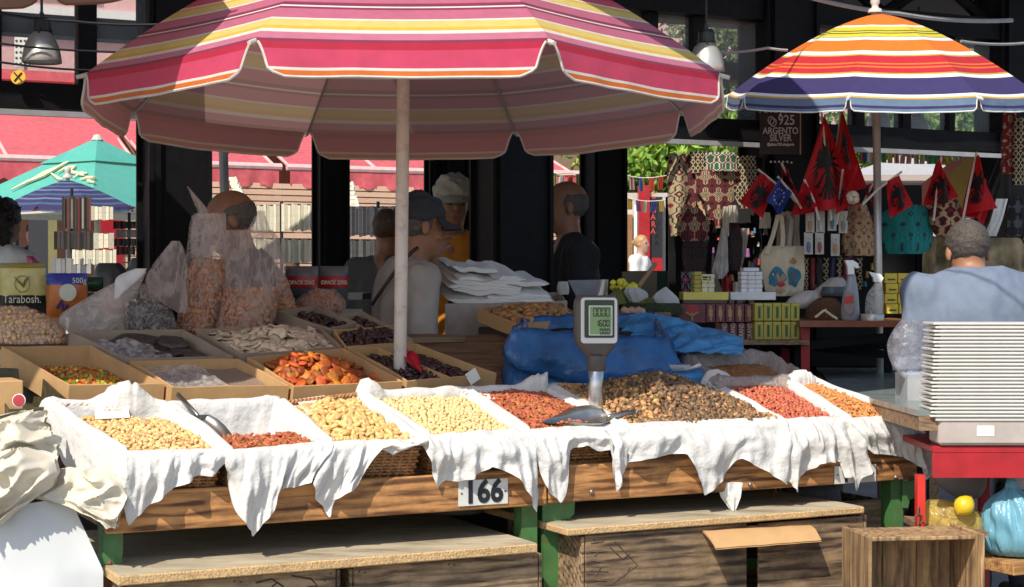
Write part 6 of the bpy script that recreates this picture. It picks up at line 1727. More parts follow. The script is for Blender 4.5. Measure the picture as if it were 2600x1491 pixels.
        vs, fc = G.mesh(1); mk('hair', vs, fc, hm, o, smooth=True)
    if hat:
        mh, brim_dir = hat
        G = SDF(Hc - .25 * s, Hc + .25 * s, h * .8)
        G.ell(hp(-.012, 0, .045), np.array([.089, .110, .095]) * s, mm, k=.01); G.cut(hp(0, 0, .028), -hu + hf * .12); G.noise(.009, 38, int(x)); G.noise(.004, 90, int(x) + 2)
        vs, fc = G.mesh(1); mk('cap', vs, fc, mh, o, smooth=True)
        mb = MB(); n = 14
        def fn(uu, vv):
            th = lerp(-1.15, 1.15, uu); L = lerp(.085, .085 + .075 * math.cos(th * .85), vv)
            return hp(math.cos(th) * L * 1.12, math.sin(th) * L * 1.0, .040 - .03 * vv - .018 * (math.sin(th) ** 2) * vv)
        mb.grid(fn, n, 6); mb.grid(lambda uu, vv: fn(uu, vv) - hu * .004, n, 6, flip=True); mb.build('cap_peak', mh, o, smooth=True)
    return o
sk_tan = skin('tan', (0.34, 0.16, 0.09)); sk_brown = skin('brown', (0.27, 0.125, 0.075)); sk_fair = skin('fair', (0.46, 0.26, 0.18)); sk_dk = skin('deep', (0.17, 0.085, 0.055))
hair_g = M('grey_hair', (0.11, 0.095, 0.085), rough=.7, var=.3, scale=90, bump=.5, bscale=120); hair_d = M('dark_hair', (0.02, 0.014, 0.011), rough=.5, var=.3, scale=60, bump=.5, bscale=90)
hair_s = M('salt_hair', (0.07, 0.055, 0.046), rough=.7, var=.4, scale=120, bump=.5, bscale=140); hair_b = M('blond_hair', (0.42, 0.25, 0.10), rough=.5, var=.3, scale=60); hair_br = M('brown_hair', (0.09, 0.05, 0.03), rough=.6, var=.3, scale=60, bump=.5)
person(583, 560, 7.05, 195, 'bald man with brown head bowed behind the bags of almonds', sk_brown, shirt_m('navy', (.03, .03, .05)), s=1.06, pitch=.25, lean=(.10, .05), hair=('fringe', hair_g))
gm = person(1070, 575, 7.45, 22, 'man in grey shirt and dark cap raising a cigarette, beside the parasol pole', sk_tan, shirt_m('grey', (.40, .37, .33)), s=1.08, hat=(M('dark_cap', (.035, .042, .048), rough=.85, bump=.4, bscale=40), 1), lean=(-.10, -.04), hand_r=None, hand_l=(1098, 655, 7.5), pitch=.12, collar=True, hair=('fringe', hair_g), h=.008)
mb = MB(); pts = []
Nn = P(1052, 622, 7.4)
for k in range(15):
    f_ = k / 14; xx = lerp(1062, 944, f_ ** .8); yy = lerp(628, 775, f_); pts.append(P(xx, yy, 7.27 - .02 * math.sin(PI * f_)))
mb.tube(pts, .009, 6); mb.build('shoulder_strap', m_black, gm, smooth=True)
person(1150, 514, 8.75, 285, 'man in orange shirt and cream cap half hidden by the wide hall column', sk_tan, shirt_m('orange', (.62, .24, .02)), s=1.1, hat=(M('cream_cap', (.52, .48, .38), rough=.85, bump=.3, bscale=40), 1), lean=(0, .03), hand_r=None, collar=True, pitch=.1, broad=1.15)
person(1434, 524, 8.95, 192, 'bald man in black shirt standing between the dark columns', sk_tan, shirt_m('black', (.014, .014, .016)), s=1.14, hair=('fringe', hair_g), vneck=True, lean=(.02, 0), broad=1.2)
person(2455, 640, 7.0, 97, 'grey-haired man in blue-grey shirt seen from behind at the stall end', sk_tan, shirt_m('bluegrey', (.15, .185, .25)), s=1.08, hair=('short', hair_s), lean=(.06, -.16), pitch=.3, collar=True, h=.008, neck=.115, sleeve=2, broad=1.28)
person(12, 560, 9.3, 60, 'woman with dark hair and white vest top at the edge of the picture', sk_brown, shirt_m('white_vest', (.66, .65, .63)), s=1.0, hair=('long', hair_d), tank=True)
person(86, 592, 16.4, 140, 'small distant figure in black under the navy parasol', sk_fair, shirt_m('black', (.014, .014, .016)), s=.95, hair=('short', hair_d), coarse=True)
person(1630, 620, 17.2, 330, 'blonde woman in white t-shirt smiling under the green tree', sk_fair, shirt_m('white_tee', (.72, .71, .69)), s=.78, hair=('short', hair_b), bun=True, coarse=True)
person(743, 652, 12.4, 100, 'distant dark head bending behind the earring cards', sk_dk, shirt_m('black', (.014, .014, .016)), s=.9, hair=('short', hair_d), coarse=True)
person(2286, 690, 9.25, 100, 'bald crown of a person sitting behind the yellow boxes', sk_tan, shirt_m('black', (.014, .014, .016)), s=.95, hair=('fringe', hair_g), coarse=True, pitch=.3)
person(984, 585, 8.9, 80, 'brown-haired person mostly hidden behind the man in grey', sk_tan, shirt_m('grey2', (.10, .095, .09)), s=.95, hair=('short', hair_br), coarse=True)
# ------------------------------------------------------------------ souvenir stall
def kilim(name, cols, s=18.0, stops=None, rough=0.95, zig=0.0):
    """woven diamonds: distance bands inside a repeating lozenge"""
    if name in MATS: return MATS[name]
    m, nt, b = _new(name); N = nt.nodes; Lk = nt.links
    tc = N.new('ShaderNodeTexCoord'); sx = N.new('ShaderNodeSeparateXYZ'); Lk.new(tc.outputs['Object'], sx.inputs[0])
    def pp(sock, sc, off=0.0):
        a = N.new('ShaderNodeMath'); a.operation = 'MULTIPLY_ADD'; a.inputs[1].default_value = sc; a.inputs[2].default_value = off; Lk.new(sock, a.inputs[0])
        q = N.new('ShaderNodeMath'); q.operation = 'PINGPONG'; q.inputs[1].default_value = 0.5; Lk.new(a.outputs[0], q.inputs[0]); return q.outputs[0]
    ad = N.new('ShaderNodeMath'); ad.operation = 'ADD'; Lk.new(pp(sx.outputs['X'], s), ad.inputs[0]); Lk.new(pp(sx.outputs['Z'], s * 0.7, 0.2), ad.inputs[1])
    st = N.new('ShaderNodeMath'); st.operation = 'SNAP'; st.inputs[1].default_value = 0.06; Lk.new(ad.outputs[0], st.inputs[0])
    fi = pp(sx.outputs['Z'], s * 2.3); m2 = N.new('ShaderNodeMath'); m2.operation = 'MULTIPLY_ADD'; m2.inputs[1].default_value = 0.35; Lk.new(fi, m2.inputs[0]); Lk.new(st.outputs[0], m2.inputs[2])
    rp = N.new('ShaderNodeValToRGB'); rp.color_ramp.interpolation = 'CONSTANT'; n = len(cols)
    while len(rp.color_ramp.elements) < n * 2: rp.color_ramp.elements.new(0.5)
    for i in range(n * 2): e = rp.color_ramp.elements[i]; e.position = i / (n * 2); e.color = (*cols[(i * 3 + i // n) % n], 1)
    Lk.new(m2.outputs[0], rp.inputs['Fac']); Lk.new(rp.outputs['Color'], b.inputs['Base Color']); b.inputs['Roughness'].default_value = rough
    nz = N.new('ShaderNodeTexNoise'); nz.inputs['Scale'].default_value = 250; bp = N.new('ShaderNodeBump'); bp.inputs['Strength'].default_value = .5; bp.inputs['Distance'].default_value = .003
    Lk.new(tc.outputs['Object'], nz.inputs['Vector']); Lk.new(nz.outputs['Fac'], bp.inputs['Height']); Lk.new(bp.outputs[0], b.inputs['Normal'])
    MATS[name] = m; return m
BLK, CRM, MAR, GRN, TEA, WHT = (.012, .011, .012), (.42, .32, .19), (.18, .018, .025), (.012, .12, .05), (.01, .17, .18), (.6, .56, .48)
k_red = kilim('kilim_red', [BLK, MAR, BLK, CRM, BLK, MAR], 15); k_cream = kilim('kilim_cream', [CRM, BLK, CRM, MAR, CRM], 12); k_bw = kilim('kilim_black_white', [BLK, CRM, BLK, BLK], 44); k_green = kilim('kilim_green', [GRN, GRN, WHT, GRN, MAR], 17)
k_tea = kilim('kilim_teal', [TEA, TEA, TEA, (.03, .03, .03), (.01, .24, .23)], 13); k_mar = kilim('kilim_maroon', [MAR, CRM, MAR, BLK], 15); k_dark = kilim('kilim_dark', [BLK, (.02, .05, .05), BLK, MAR], 26); k_sand = kilim('kilim_sand', [(.5, .36, .24), CRM, (.3, .06, .04), CRM], 20); k_pinkz = kilim('kilim_pink', [(.5, .03, .16), BLK, (.1, .35, .25), BLK], 24); k_camo = M('camouflage', (.40, .33, .20), rough=.9, var=.1, scale=9, col2=(.05, .035, .02))
def drape(rows, Y, mat, label, cat, name='hanging_textile', wav=.015, thick=.008, group=None, n=18, parent=None, seed=None, bow=0.0, kids=None):
    """rows: (y, x_left, x_right) photo pixels; a soft sheet with thickness hanging at depth Y"""
    ys = np.array([r[0] for r in rows], float); sd = seed if seed is not None else rows[0][1] * .013
    def fn(u, v, back=0):
        y = lerp(ys[0], ys[-1], v); x = lerp(np.interp(y, ys, [r[1] for r in rows]), np.interp(y, ys, [r[2] for r in rows]), u)
        p = P(x, y, Y); p[1] += -bow * math.sin(PI * u) + wav * n2(u * 4.5, v * 1.2, sd) + .4 * wav * n2(u * 11, v * 3, sd + 2) + back * (thick + bow * .8 * math.sin(PI * u)); return p
    mb = MB(); m_ = max(8, int(len(rows) * 5)); mb.grid(fn, n, m_, flip=True); mb.grid(lambda u, v: fn(u, v, 1), n, m_)
    ed = [(0, v) for v in np.linspace(0, 1, m_)]; 
    for path in ([(0, v) for v in np.linspace(0, 1, m_)], [(1, v) for v in np.linspace(0, 1, m_)], [(u, 1) for u in np.linspace(0, 1, n)], [(u, 0) for u in np.linspace(0, 1, n)]):
        vs = []; 
        for (u, v) in path: vs += [fn(u, v), fn(u, v, 1)]
        mb.add(vs, [(2 * i, 2 * i + 1, 2 * i + 3, 2 * i + 2) for i in range(len(path) - 1)])
    if kids:
        t = thing(name, P((rows[-1][1] + rows[-1][2]) / 2, ys[-1], Y), label, cat, group); mb.build('cloth', mat, t, smooth=True); kids(t, fn); return t
    return mb.build(name, mat, parent, smooth=True, **({} if parent else dict(label=label, cat=cat, group=group)))
G_T = 'textiles of the souvenir stall'
drape([(392, 1700, 1742), (430, 1694, 1748), (520, 1696, 1750), (600, 1704, 1726)], 8.75, k_cream, 'cream patterned rug folded over the rail edge, leftmost of the hanging rugs', 'rug', bow=.05, group=G_T)
drape([(392, 1740, 1800), (440, 1745, 1800), (500, 1750, 1772), (560, 1752, 1766)], 8.72, k_red, 'narrow dark red patterned rug beside the cream one', 'rug', bow=.03, group=G_T)
drape([(386, 1752, 1805), (440, 1755, 1812)], 8.68, k_bw, 'black and white patterned runner left of the green one', 'rug', bow=.03, group=G_T)
drape([(388, 1790, 1868), (436, 1794, 1874)], 8.64, k_green, 'green runner with white and red lozenges on top of the rug pile', 'rug', bow=.04, group=G_T)
drape([(396, 1866, 1918), (442, 1870, 1922), (480, 1876, 1924)], 8.68, k_bw, 'black and white patterned runner right of the green one', 'rug', bow=.03, group=G_T, seed=9)
drape([(432, 1766, 1880), (470, 1768, 1872), (500, 1770, 1868), (550, 1800, 1850), (580, 1812, 1836)], 8.66, k_red, 'large dark red and cream kilim hanging below the green runner', 'rug', bow=.03, group=G_T, seed=4)
drape([(470, 1860, 1900), (500, 1866, 1906), (530, 1880, 1900)], 8.64, k_bw, 'small black and cream textile at the end of the rug pile', 'rug', bow=.02, group=G_T, seed=5)
drape([(502, 1768, 1790), (530, 1774, 1806), (558, 1790, 1812)], 8.6, k_mar, 'maroon patterned cloth corner hanging in front of the kilim', 'cloth', group=G_T)
def strap(pts, Y, r, mat, parent): mb = MB(); mb.tube([P(x, y, Y) for x, y in pts], r, 6); mb.build('strap', mat, parent)
drape([(528, 1748, 1776), (560, 1728, 1800), (590, 1722, 1802), (612, 1735, 1786)], 8.45, k_red, 'black and red woven shoulder bag hanging aslant', 'bag', name='woven_bag', bow=.06, thick=.03, group=G_T, kids=lambda t, fn: (strap([(1728, 560), (1716, 580), (1740, 520), (1752, 490)], 8.42, .008, k_red, t), strap([(1800, 570), (1790, 520), (1770, 490)], 8.42, .008, k_red, t)))
drape([(600, 1735, 1800), (650, 1732, 1796), (690, 1738, 1790)], 8.62, k_dark, 'dark teal embroidered dress below the woven bag', 'textile', group=G_T)
drape([(690, 1730, 1768), (750, 1732, 1772)], 8.5, k_pinkz, 'pink, black and mint zigzag purse standing by the yellow boxes', 'purse', thick=.03, bow=.02, group=G_T)
m_tote = M('tote_cream', (.60, .52, .38), rough=.9, var=.05, bump=.3, bscale=80); m_totp = M('tote_grey', (.34, .29, .25), rough=.9, var=.08)
m_sock = M('striped_sock', (.5, .46, .38), rough=.9, stretch=(90, 90, 1), scale=1.2, var=.4)
for i, (x0, x1, y0, y1, l) in enumerate(((1836, 1850, 525, 600, 'first'), (1850, 1872, 522, 566, 'middle'), (1930, 1956, 540, 580, 'third'))):
    drape([(y0, x0, x1), ((y0 + y1) / 2, x0 - 1, x1 + 2), (y1, x0 - 2, x1 + 1)], 8.5, m_sock, 'striped cream bundle of straps hanging, %s from the rugs' % l, 'straps', bow=.03, group=G_T)
drape([(566, 1838, 1876), (610, 1836, 1885), (650, 1840, 1885), (688, 1858, 1878)], 8.55, k_dark, 'dark printed bag hanging under the striped straps', 'bag', bow=.02, group=G_T)
drape([(580, 1832, 1846), (640, 1820, 1848), (690, 1808, 1850), (708, 1818, 1836)], 8.45, M('clear_packed_bag', (.36, .34, .32), rough=.35, var=.3, scale=14), 'greyish packed bag hanging aslant before the dark printed bag', 'bag', bow=.03, group=G_T)
drape([(580, 1872, 1902), (640, 1870, 1894), (688, 1876, 1882)], 8.58, m_totp, 'grey canvas bag edge hanging right of the dark printed bag', 'bag', bow=.02, group=G_T)
drape([(700, 1832, 1858), (750, 1838, 1856)], 8.5, M('red_leather', (.3, .01, .015), rough=.4), 'red slipper hanging between the yellow and white box stacks', 'slipper', bow=.03, thick=.03, group=G_T)
drape([(716, 1862, 1876), (750, 1862, 1874)], 8.48, m_tote, 'cream slipper hanging left of the white box stack', 'slipper', bow=.03, thick=.03, group=G_T)
def tote(t, fn):
    mb = MB()
    def blob(cu, cv, ru, rv, m, ph=0):
        pts = [fn(min(.99, max(.01, cu + ru * math.cos(a) * (1 + .18 * math.sin(3 * a + ph)))), min(.99, max(.01, cv + rv * math.sin(a) * (1 + .15 * math.cos(4 * a + ph))))) - np.array([0, .004 + .0015 * m, 0]) for a in np.linspace(0, 2 * PI, 25)[:-1]]
        mb.add(pts + [np.mean(pts, 0)], [(k, (k + 1) % 24, 24) for k in range(24)], m)
    blob(.33, .60, .20, .17, 0); blob(.22, .70, .12, .10, 0, 1); blob(.40, .64, .10, .10, 1, 2); blob(.40, .76, .10, .045, 2); blob(.36, .88, .12, .06, 1, 1); blob(.72, .62, .17, .20, 0, 2); blob(.70, .62, .07, .10, 3, 1); blob(.72, .30, .08, .06, 4)
    mb.build('printed_picture', [M('print_blue', (.03, .18, .26), var=.3, scale=40), M('print_skin', (.5, .3, .2)), M('print_red', (.5, .04, .03)), M('print_grey', (.12, .13, .16)), M('print_ochre', (.35, .18, .05))], t)
    strap([(1946, 645), (1962, 600), (1975, 548), (1984, 545), (1988, 600), (1986, 628)], 8.36, .012, m_tote, t); strap([(2004, 625), (2010, 560), (1998, 540), (1984, 550)], 8.36, .012, m_totp, t)
drape([(625, 1946, 2042), (650, 1930, 2042), (690, 1934, 2044), (740, 1944, 2040), (752, 1962, 2010)], 8.4, m_tote, 'cream tote bag printed with a blue-haired face', 'tote bag', name='tote_bag', thick=.04, bow=.03, group=G_T, kids=tote)
for i, (x0, x1) in enumerate(((1975, 1992), (1994, 2008), (2010, 2030))):
    drape([(538, x0, x1), (590, x0 - 2, x1), (630, x0 - 4, x1 + 2)], 8.55, m_totp, 'grey cloth strip hanging behind the tote bag handles, ' + ('left', 'middle', 'right')[i], 'cloth', bow=.02, group=G_T)
# key-ring packets
r_ = np.random.default_rng(33); KC = [(.45, .22, .08), (.5, .48, .44), (.03, .2, .22), (.2, .19, .18), (.1, .12, .3), (.3, .05, .05)]
pos = ['upper row first', 'upper row second', 'upper row third', 'upper row fourth', 'lower row first', 'lower row second', 'lower row third']
for i, (x0, y0) in enumerate(((2046, 536), (2072, 536), (2102, 530), (2130, 536), (2042, 590), (2070, 590), (2110, 594))):
    t = thing('keyring_packet', P(x0 + 11, y0 + 56, 8.3), 'clear packet with key ring on the display, ' + pos[i], 'packet', 'key ring packets')
    mb = MB(); pbox(mb, x0, y0, x0 + 22, y0 + 56, 8.3, .006); mb.build('card', M('packet_card', (.45, .43, .40), rough=.3), t)
    mb = MB(); c = P(x0 + 11, y0 + 18, 8.29); mb.tube([c + np.array([math.cos(a) * .012, 0, math.sin(a) * .012]) for a in np.linspace(0, 6.28, 13)], .0025, 5); mb.build('ring', m_alu, t)
    mb = MB(); loft(mb, [(y0 + 24, x0 + 9, x0 + 13), (y0 + 32, x0 + 6, x0 + 17), (y0 + 44, x0 + 7, x0 + 16), (y0 + 52, x0 + 10, x0 + 13)], 8.285, .35, n=10); mb.build('pendant', M('pendant%d' % (i % 6), KC[i % 6], rough=.35), t, smooth=True)
for i in range(9):
    x = 2040 + 17 * i; drape([(655, x, x + 14), (700, x - 1, x + 13), (735, x + 2, x + 12)], 8.42, [k_bw, M('dkred', (.16, .012, .015)), k_dark, k_bw, M('dkblue', (.02, .03, .08))][i % 5], 'small hanging trinket strip under the key rings, number %d from the tote bag' % (i + 1), 'trinket', bow=.015, group='trinket strips', n=8)
drape([(520, 2152, 2200), (560, 2150, 2215), (620, 2140, 2232), (650, 2150, 2235)], 8.5, k_sand, 'sand-coloured kilim bag left of the grey parasol pole', 'bag', bow=.06, thick=.05, group=G_T)
drape([(545, 2195, 2215), (600, 2200, 2240), (625, 2215, 2240)], 8.56, M('dkred', (.16, .012, .015)), 'dark maroon bag side behind the sand-coloured bag', 'bag', bow=.03, group=G_T)
drape([(522, 2276, 2352), (545, 2235, 2364), (590, 2242, 2370), (630, 2248, 2366), (645, 2256, 2340)], 8.45, k_tea, 'turquoise patterned bag right of the grey parasol pole', 'bag', bow=.08, thick=.06, group=G_T)
drape([(500, 2400, 2428), (525, 2362, 2440), (565, 2366, 2456), (590, 2376, 2482), (600, 2384, 2480)], 8.38, k_mar, 'maroon kilim bag with cream star above the man in blue-grey', 'bag', bow=.07, thick=.05, group=G_T)
drape([(600, 2342, 2420), (660, 2342, 2440), (740, 2342, 2440)], 8.6, k_camo, 'camouflage cloth left of the man in blue-grey', 'cloth', wav=.05, group=G_T)
drape([(604, 2490, 2620), (660, 2492, 2620), (760, 2496, 2620)], 8.6, k_camo, 'camouflage cloth right of the man in blue-grey', 'cloth', wav=.05, group=G_T, seed=7)
mb = MB(); pbox(mb, 2236, 640, 2345, 700, 8.9, .06); mb.build('black_case', m_black, label='black display case below the turquoise bag', cat='case')
drape([(505, 2530, 2560), (560, 2515, 2545), (600, 2500, 2530)], 8.7, m_white, 'white printed cloth edge right of the maroon kilim bag', 'cloth', group=G_T)
for i, (x0, x1, y0, y1, mt, l) in enumerate(((2548, 2580, 250, 442, kilim('kilim_banner', [MAR, MAR, CRM, MAR], 20), 'dark red banner strip with cream motifs at the right column'), (2576, 2606, 300, 470, k_bw, 'black and white textile hanging at the right edge, upper one'), (2562, 2606, 500, 600, kilim('kilim_slate', [(.06, .065, .08), BLK, (.15, .1, .1)], 18), 'slate patterned bag hanging at the right edge'))):
    drape([(y0, x0, x1), ((y0 + y1) / 2, x0 - 3, x1 + 2), (y1, x0 - 6, x1)], 8.3 - .05 * i, mt, l, 'textile', bow=.02, group=G_T)
# back board and tables of the souvenir stall so nothing floats
sv = thing('souvenir_stall', H(2.6, -1.0, 0), 'dark souvenir stall frame carrying rugs, bags and flags', 'market stall')
def ybox(mb, x0, y0, x1, y1, Y0, Y1, m=0):
    p = P(x0, y0, Y0); q = P(x1, y1, Y0); return mb.box(((p[0] + q[0]) / 2, (Y0 + Y1) / 2, (p[2] + q[2]) / 2), (abs(q[0] - p[0]) / 2, 0, 0), (0, (Y1 - Y0) / 2, 0), (0, 0, abs(q[2] - p[2]) / 2), m)
mb = MB(); ybox(mb, 1712, 470, 2340, 1000, 8.95, 9.0); mb.build('back_board', M('stall_black', (.012, .012, .013), rough=.9), sv)
mb = MB(); ybox(mb, 1690, 398, 1930, 404, 8.78, 8.82); mb.build('top_rail', m_steel, sv)
for x in (1706, 1925, 2335):
    p = P(x, 400, 8.85); mb = MB(); mb.box((p[0], 8.85, p[2] / 2 if x < 2000 else .75), (.018, 0, 0), (0, .018, 0), (0, 0, p[2] / 2 if x < 2000 else .75)); mb.build('post', m_steel, sv)
mb = MB(); p = P(1710, 862, 7.7); q = P(2050, 862, 7.7); mb.box(((p[0] + q[0]) / 2, 8.1, p[2] - .012), ((q[0] - p[0]) / 2, 0, 0), (0, .45, 0), (0, 0, .011)); mb.build('table_top', m_plank, sv)
for x, Y in ((1720, 7.75), (2035, 7.75), (1720, 8.5), (2035, 8.5)):
    p = P(x, 862, 7.7); mb = MB(); mb.box((p[0], Y, (p[2] - .03) / 2), (.025, 0, 0), (0, .025, 0), (0, 0, (p[2] - .03) / 2)); mb.build('leg', m_steel, sv)
bt = thing('side_table', P(2150, 720, 7.9) * np.array([1, 1, 0]), 'brown-edged table with spray bottles, beside the yellow tea boxes', 'table')
m_brt = M('brown_edge', (.22, .065, .03), rough=.4, var=.2)
p = P(2030, 816, 7.65); q = P(2350, 816, 7.65); mb = MB(); mb.box(((p[0] + q[0]) / 2, 8.0, p[2] - .012), ((q[0] - p[0]) / 2, 0, 0), (0, .36, 0), (0, 0, .014)); mb.build('table_top', m_brt, bt)
for i in range(3): mb = MB(); mb.box(((p[0] + q[0]) / 2, 7.75 + .2 * i, p[2] - .09 - .03 * i), ((q[0] - p[0]) / 2, 0, -.03 * (i - 1)), (0, .01, 0), (0, 0, .02)); mb.build('frame_bar', m_steel, bt)
for x in (2050, 2330):
    for Y in (7.72, 8.28): a = P(x, 816, 7.65); mb = MB(); mb.box((a[0], Y, (a[2] - .03) / 2), (.02, 0, 0), (0, .02, 0), (0, 0, (a[2] - .03) / 2)); mb.build('leg', m_redpaint if x < 2100 else m_steel, bt)
# tea and tobacco boxes
def tbox(x0, y0, x1, y1, Y, d, mat, label, deco=None, name='small_box', group='boxes on the souvenir table', cat='box'):
    t = thing(name, P((x0 + x1) / 2, y1, Y), label, cat, group); mb = MB(); p = P(x0, y0, Y); q = P(x1, y1, Y)
    mb.bbox(((p[0] + q[0]) / 2, Y + d / 2, (p[2] + q[2]) / 2), ((q[0] - p[0]) / 2, 0, 0), (0, d / 2, 0), (0, 0, (p[2] - q[2]) / 2), .002); mb.build('body', mat, t)
    if deco:
        for (fx0, fy0, fx1, fy1, m, nm) in deco: mb = MB(); pbox(mb, lerp(x0, x1, fx0), lerp(y0, y1, fy0), lerp(x0, x1, fx1), lerp(y0, y1, fy1), Y - .002, .0015); mb.build(nm, m, t)
    return t
m_mar = M('maroon_card', (.12, .012, .028), rough=.4, var=.15); m_gold = M('gold_print', (.38, .25, .10), rough=.4); m_olv = M('olive_card', (.40, .34, .05), rough=.45, var=.1); m_grp = M('green_print', (.03, .10, .03)); m_wb = M('white_card', (.68, .68, .70), rough=.6, var=.04); m_ywb = M('yellow_card', (.66, .58, .12), rough=.5, var=.06); m_crb = M('cream_card', (.66, .62, .44), rough=.6)
t = tbox(1722, 772, 1792, 820, 7.78, .2, m_mar, 'maroon box with rose picture, nearest the blue tarp', None)
mb = MB(); c = P(1757, 786, 7.775)
for k in range(7): a = k * .9; mb.lathe(c + np.array([math.cos(a) * .016, 0, math.sin(a) * .012]), [(0, .001), (.014, 0)], 9, ax=(0, -1, 0))
mb.build('rose_print', M('rose_red', (.35, .03, .03)), t)
mb = MB(); mb.tube([c + np.array([0, 0, -.015]), c + np.array([0, 0, -.055])], .005, 5); mb.tube([c + np.array([0, 0, -.03]), c + np.array([-.03, 0, -.012])], .005, 5); mb.tube([c + np.array([0, 0, -.03]), c + np.array([.03, 0, -.012])], .005, 5); mb.build('stem_print', m_gold, t)
ordn = ['first', 'second', 'third', 'fourth', 'fifth', 'sixth']
for i in range(5): tbox(1793 + 24.5 * i, 771 + .3 * i, 1816.5 + 24.5 * i, 819, 7.79 + .005 * i, .2, m_mar, ordn[i] + ' maroon box with gold figure in the upper maroon row', [(.35, .12, .6, .25, m_gold, 'gold_print'), (.3, .28, .7, .7, m_gold, 'gold_print'), (.42, .72, .62, .9, m_gold, 'gold_print')])
for i in range(4):
    t = tbox(1830 + 21.5 * i, 821, 1850.5 + 21.5 * i, 862, 7.82, .2, m_mar, ordn[i] + ' maroon box in the lower maroon row')
    cc = P(1840 + 21.5 * i, 842, 7.815); text_mesh('GRAND', .03, M('cream_print', (.7, .66, .5)), lambda u, v, c=cc: c + np.array([-v, 0, u]), t, 'lettering', stretch=.75)
for row in range(2):
    for i in range(5): tbox(1916 + 23 * i, 770 + 47 * row, 1938 + 23 * i, 815 + 47 * row, 7.74, .18, m_olv, '%s olive-yellow packet in the %s row' % (ordn[i], ('upper', 'lower')[row]), [(.42, .2, .68, .85, m_grp, 'green_print'), (.1, .06, .9, .1, m_ywb, 'pale_line')])
tbox(1735, 742, 1850, 762, 7.8, .2, m_ywb, 'flat yellow carton lid on the maroon boxes', name='flat_carton'); tbox(1855, 742, 1970, 762, 7.85, .2, m_wb, 'flat white carton lid on the packets', name='flat_carton')
for i in range(5): tbox(1762 + (i % 2), 742 - 10.5 * (i + 1) + .6, 1782, 742 - 10.5 * i, 7.84, .14, m_olv, '%s olive box from below in the small yellow stack' % ordn[i]); 
for i in range(4):
    for j in range(2): tbox(1782.5 + 16 * j, 742 - 11.5 * (i + 1) + .6, 1797.5 + 16 * j + (i % 2), 742 - 11.5 * i, 7.83, .12, m_crb, '%s cream box from below in %s column of the small yellow stack' % (ordn[i], ('the inner', 'the outer')[j]))
tbox(1780, 701, 1806, 713, 7.83, .12, m_ywb, 'single yellow box topping the small yellow stack')
for i in range(5):
    for j in range(3): tbox(1882 + 18 * j, 742 - 10.5 * (i + 1) + .6 - (4 if j else 0) * 0, 1899.5 + 18 * j + (i % 2), 742 - 10.5 * i, 7.88 - .01 * (j > 0), .12, m_wb, '%s white box from below in the %s column of the white stack' % (ordn[i], ('dim side', 'middle', 'outer')[j]))
tbox(1888, 680, 1928, 689, 7.88, .12, m_wb, 'top box of the white stack')
for row in range(4):
    for j in range(3): tbox(2246 + 34 * j + 3 * (row % 2), 694 + 26 * row, 2278 + 34 * j + 3 * (row % 2), 719 + 26 * row, 8.3, .2, M('bright_yellow_card', (.62, .47, .04), rough=.45, var=.1), '%s bright yellow box in row %s of the stack by the man in blue-grey' % (ordn[j], ordn[row]), [(.25, .55, .85, .72, m_grp, 'green_print')])
# spray bottle, glass bottle, tobacco heap
sb = thing('spray_bottle', P(2160, 815, 7.75), 'grey spray bottle with white trigger and oval label', 'spray bottle')
mb = MB(); loft(mb, [(697, 2152, 2172), (712, 2150, 2174), (730, 2145, 2178), (760, 2138, 2181), (790, 2135, 2183), (812, 2134, 2182), (815, 2138, 2178)], 7.75, .6, n=22); mb.build('bottle', M('grey_plastic', (.24, .25, .27), rough=.3), sb, smooth=True)
mb = MB(); pprism(mb, [(2146, 661), (2166, 661), (2178, 668), (2182, 680), (2176, 682), (2168, 676), (2170, 697), (2154, 697), (2152, 676)], 7.73, .035); mb.build('trigger_head', m_white, sb)
mb = MB(); pprism(mb, [(2156 + 14 * math.cos(a), 769 + 30 * math.sin(a)) for a in np.linspace(0, 6.28, 20)[:-1]], 7.705, .012); mb.build('label', M('bottle_label', (.30, .2, .18)), sb)
mb = MB(); pprism(mb, [(2145, 755), (2166, 750), (2167, 768), (2144, 770)], 7.700, .003); mb.build('label_band', M('print_red', (.5, .04, .03)), sb)
gb = thing('glass_bottle', P(2220, 812, 7.8), 'clear spray bottle beside the grey parasol pole', 'bottle')
mb = MB(); loft(mb, [(716, 2222, 2234), (728, 2218, 2238), (738, 2203, 2243), (770, 2196, 2245), (800, 2196, 2242), (812, 2198, 2240)], 7.8, .6, n=20); mb.build('bottle', plastic_film('clear_bottle', (.6, .62, .6), clear=.55, bump=.1, rough=.1), gb, smooth=True)
mb = MB(); pprism(mb, [(2206, 690), (2236, 696), (2244, 706), (2238, 716), (2220, 716), (2218, 706)], 7.79, .03); mb.build('trigger_head', m_white, gb)
mb = MB(); mb.tube([P(2228, 716, 7.8), P(2222, 780, 7.8), P(2204, 806, 7.8)], .003, 5); mb.build('dip_tube', m_white, gb)
mb = MB(); loft(mb, [(756, 2080, 2120), (770, 2058, 2134), (790, 2046, 2138), (812, 2042, 2140)], 7.95, .8, n=30, amp=.08); mb.build('tobacco_heap', M('tobacco', (.10, .045, .02), rough=.95, var=.5, scale=160, bump=.8, bscale=200), smooth=True, label='dark brown heap of cut tobacco left of the spray bottle', cat='tobacco', kind='stuff')
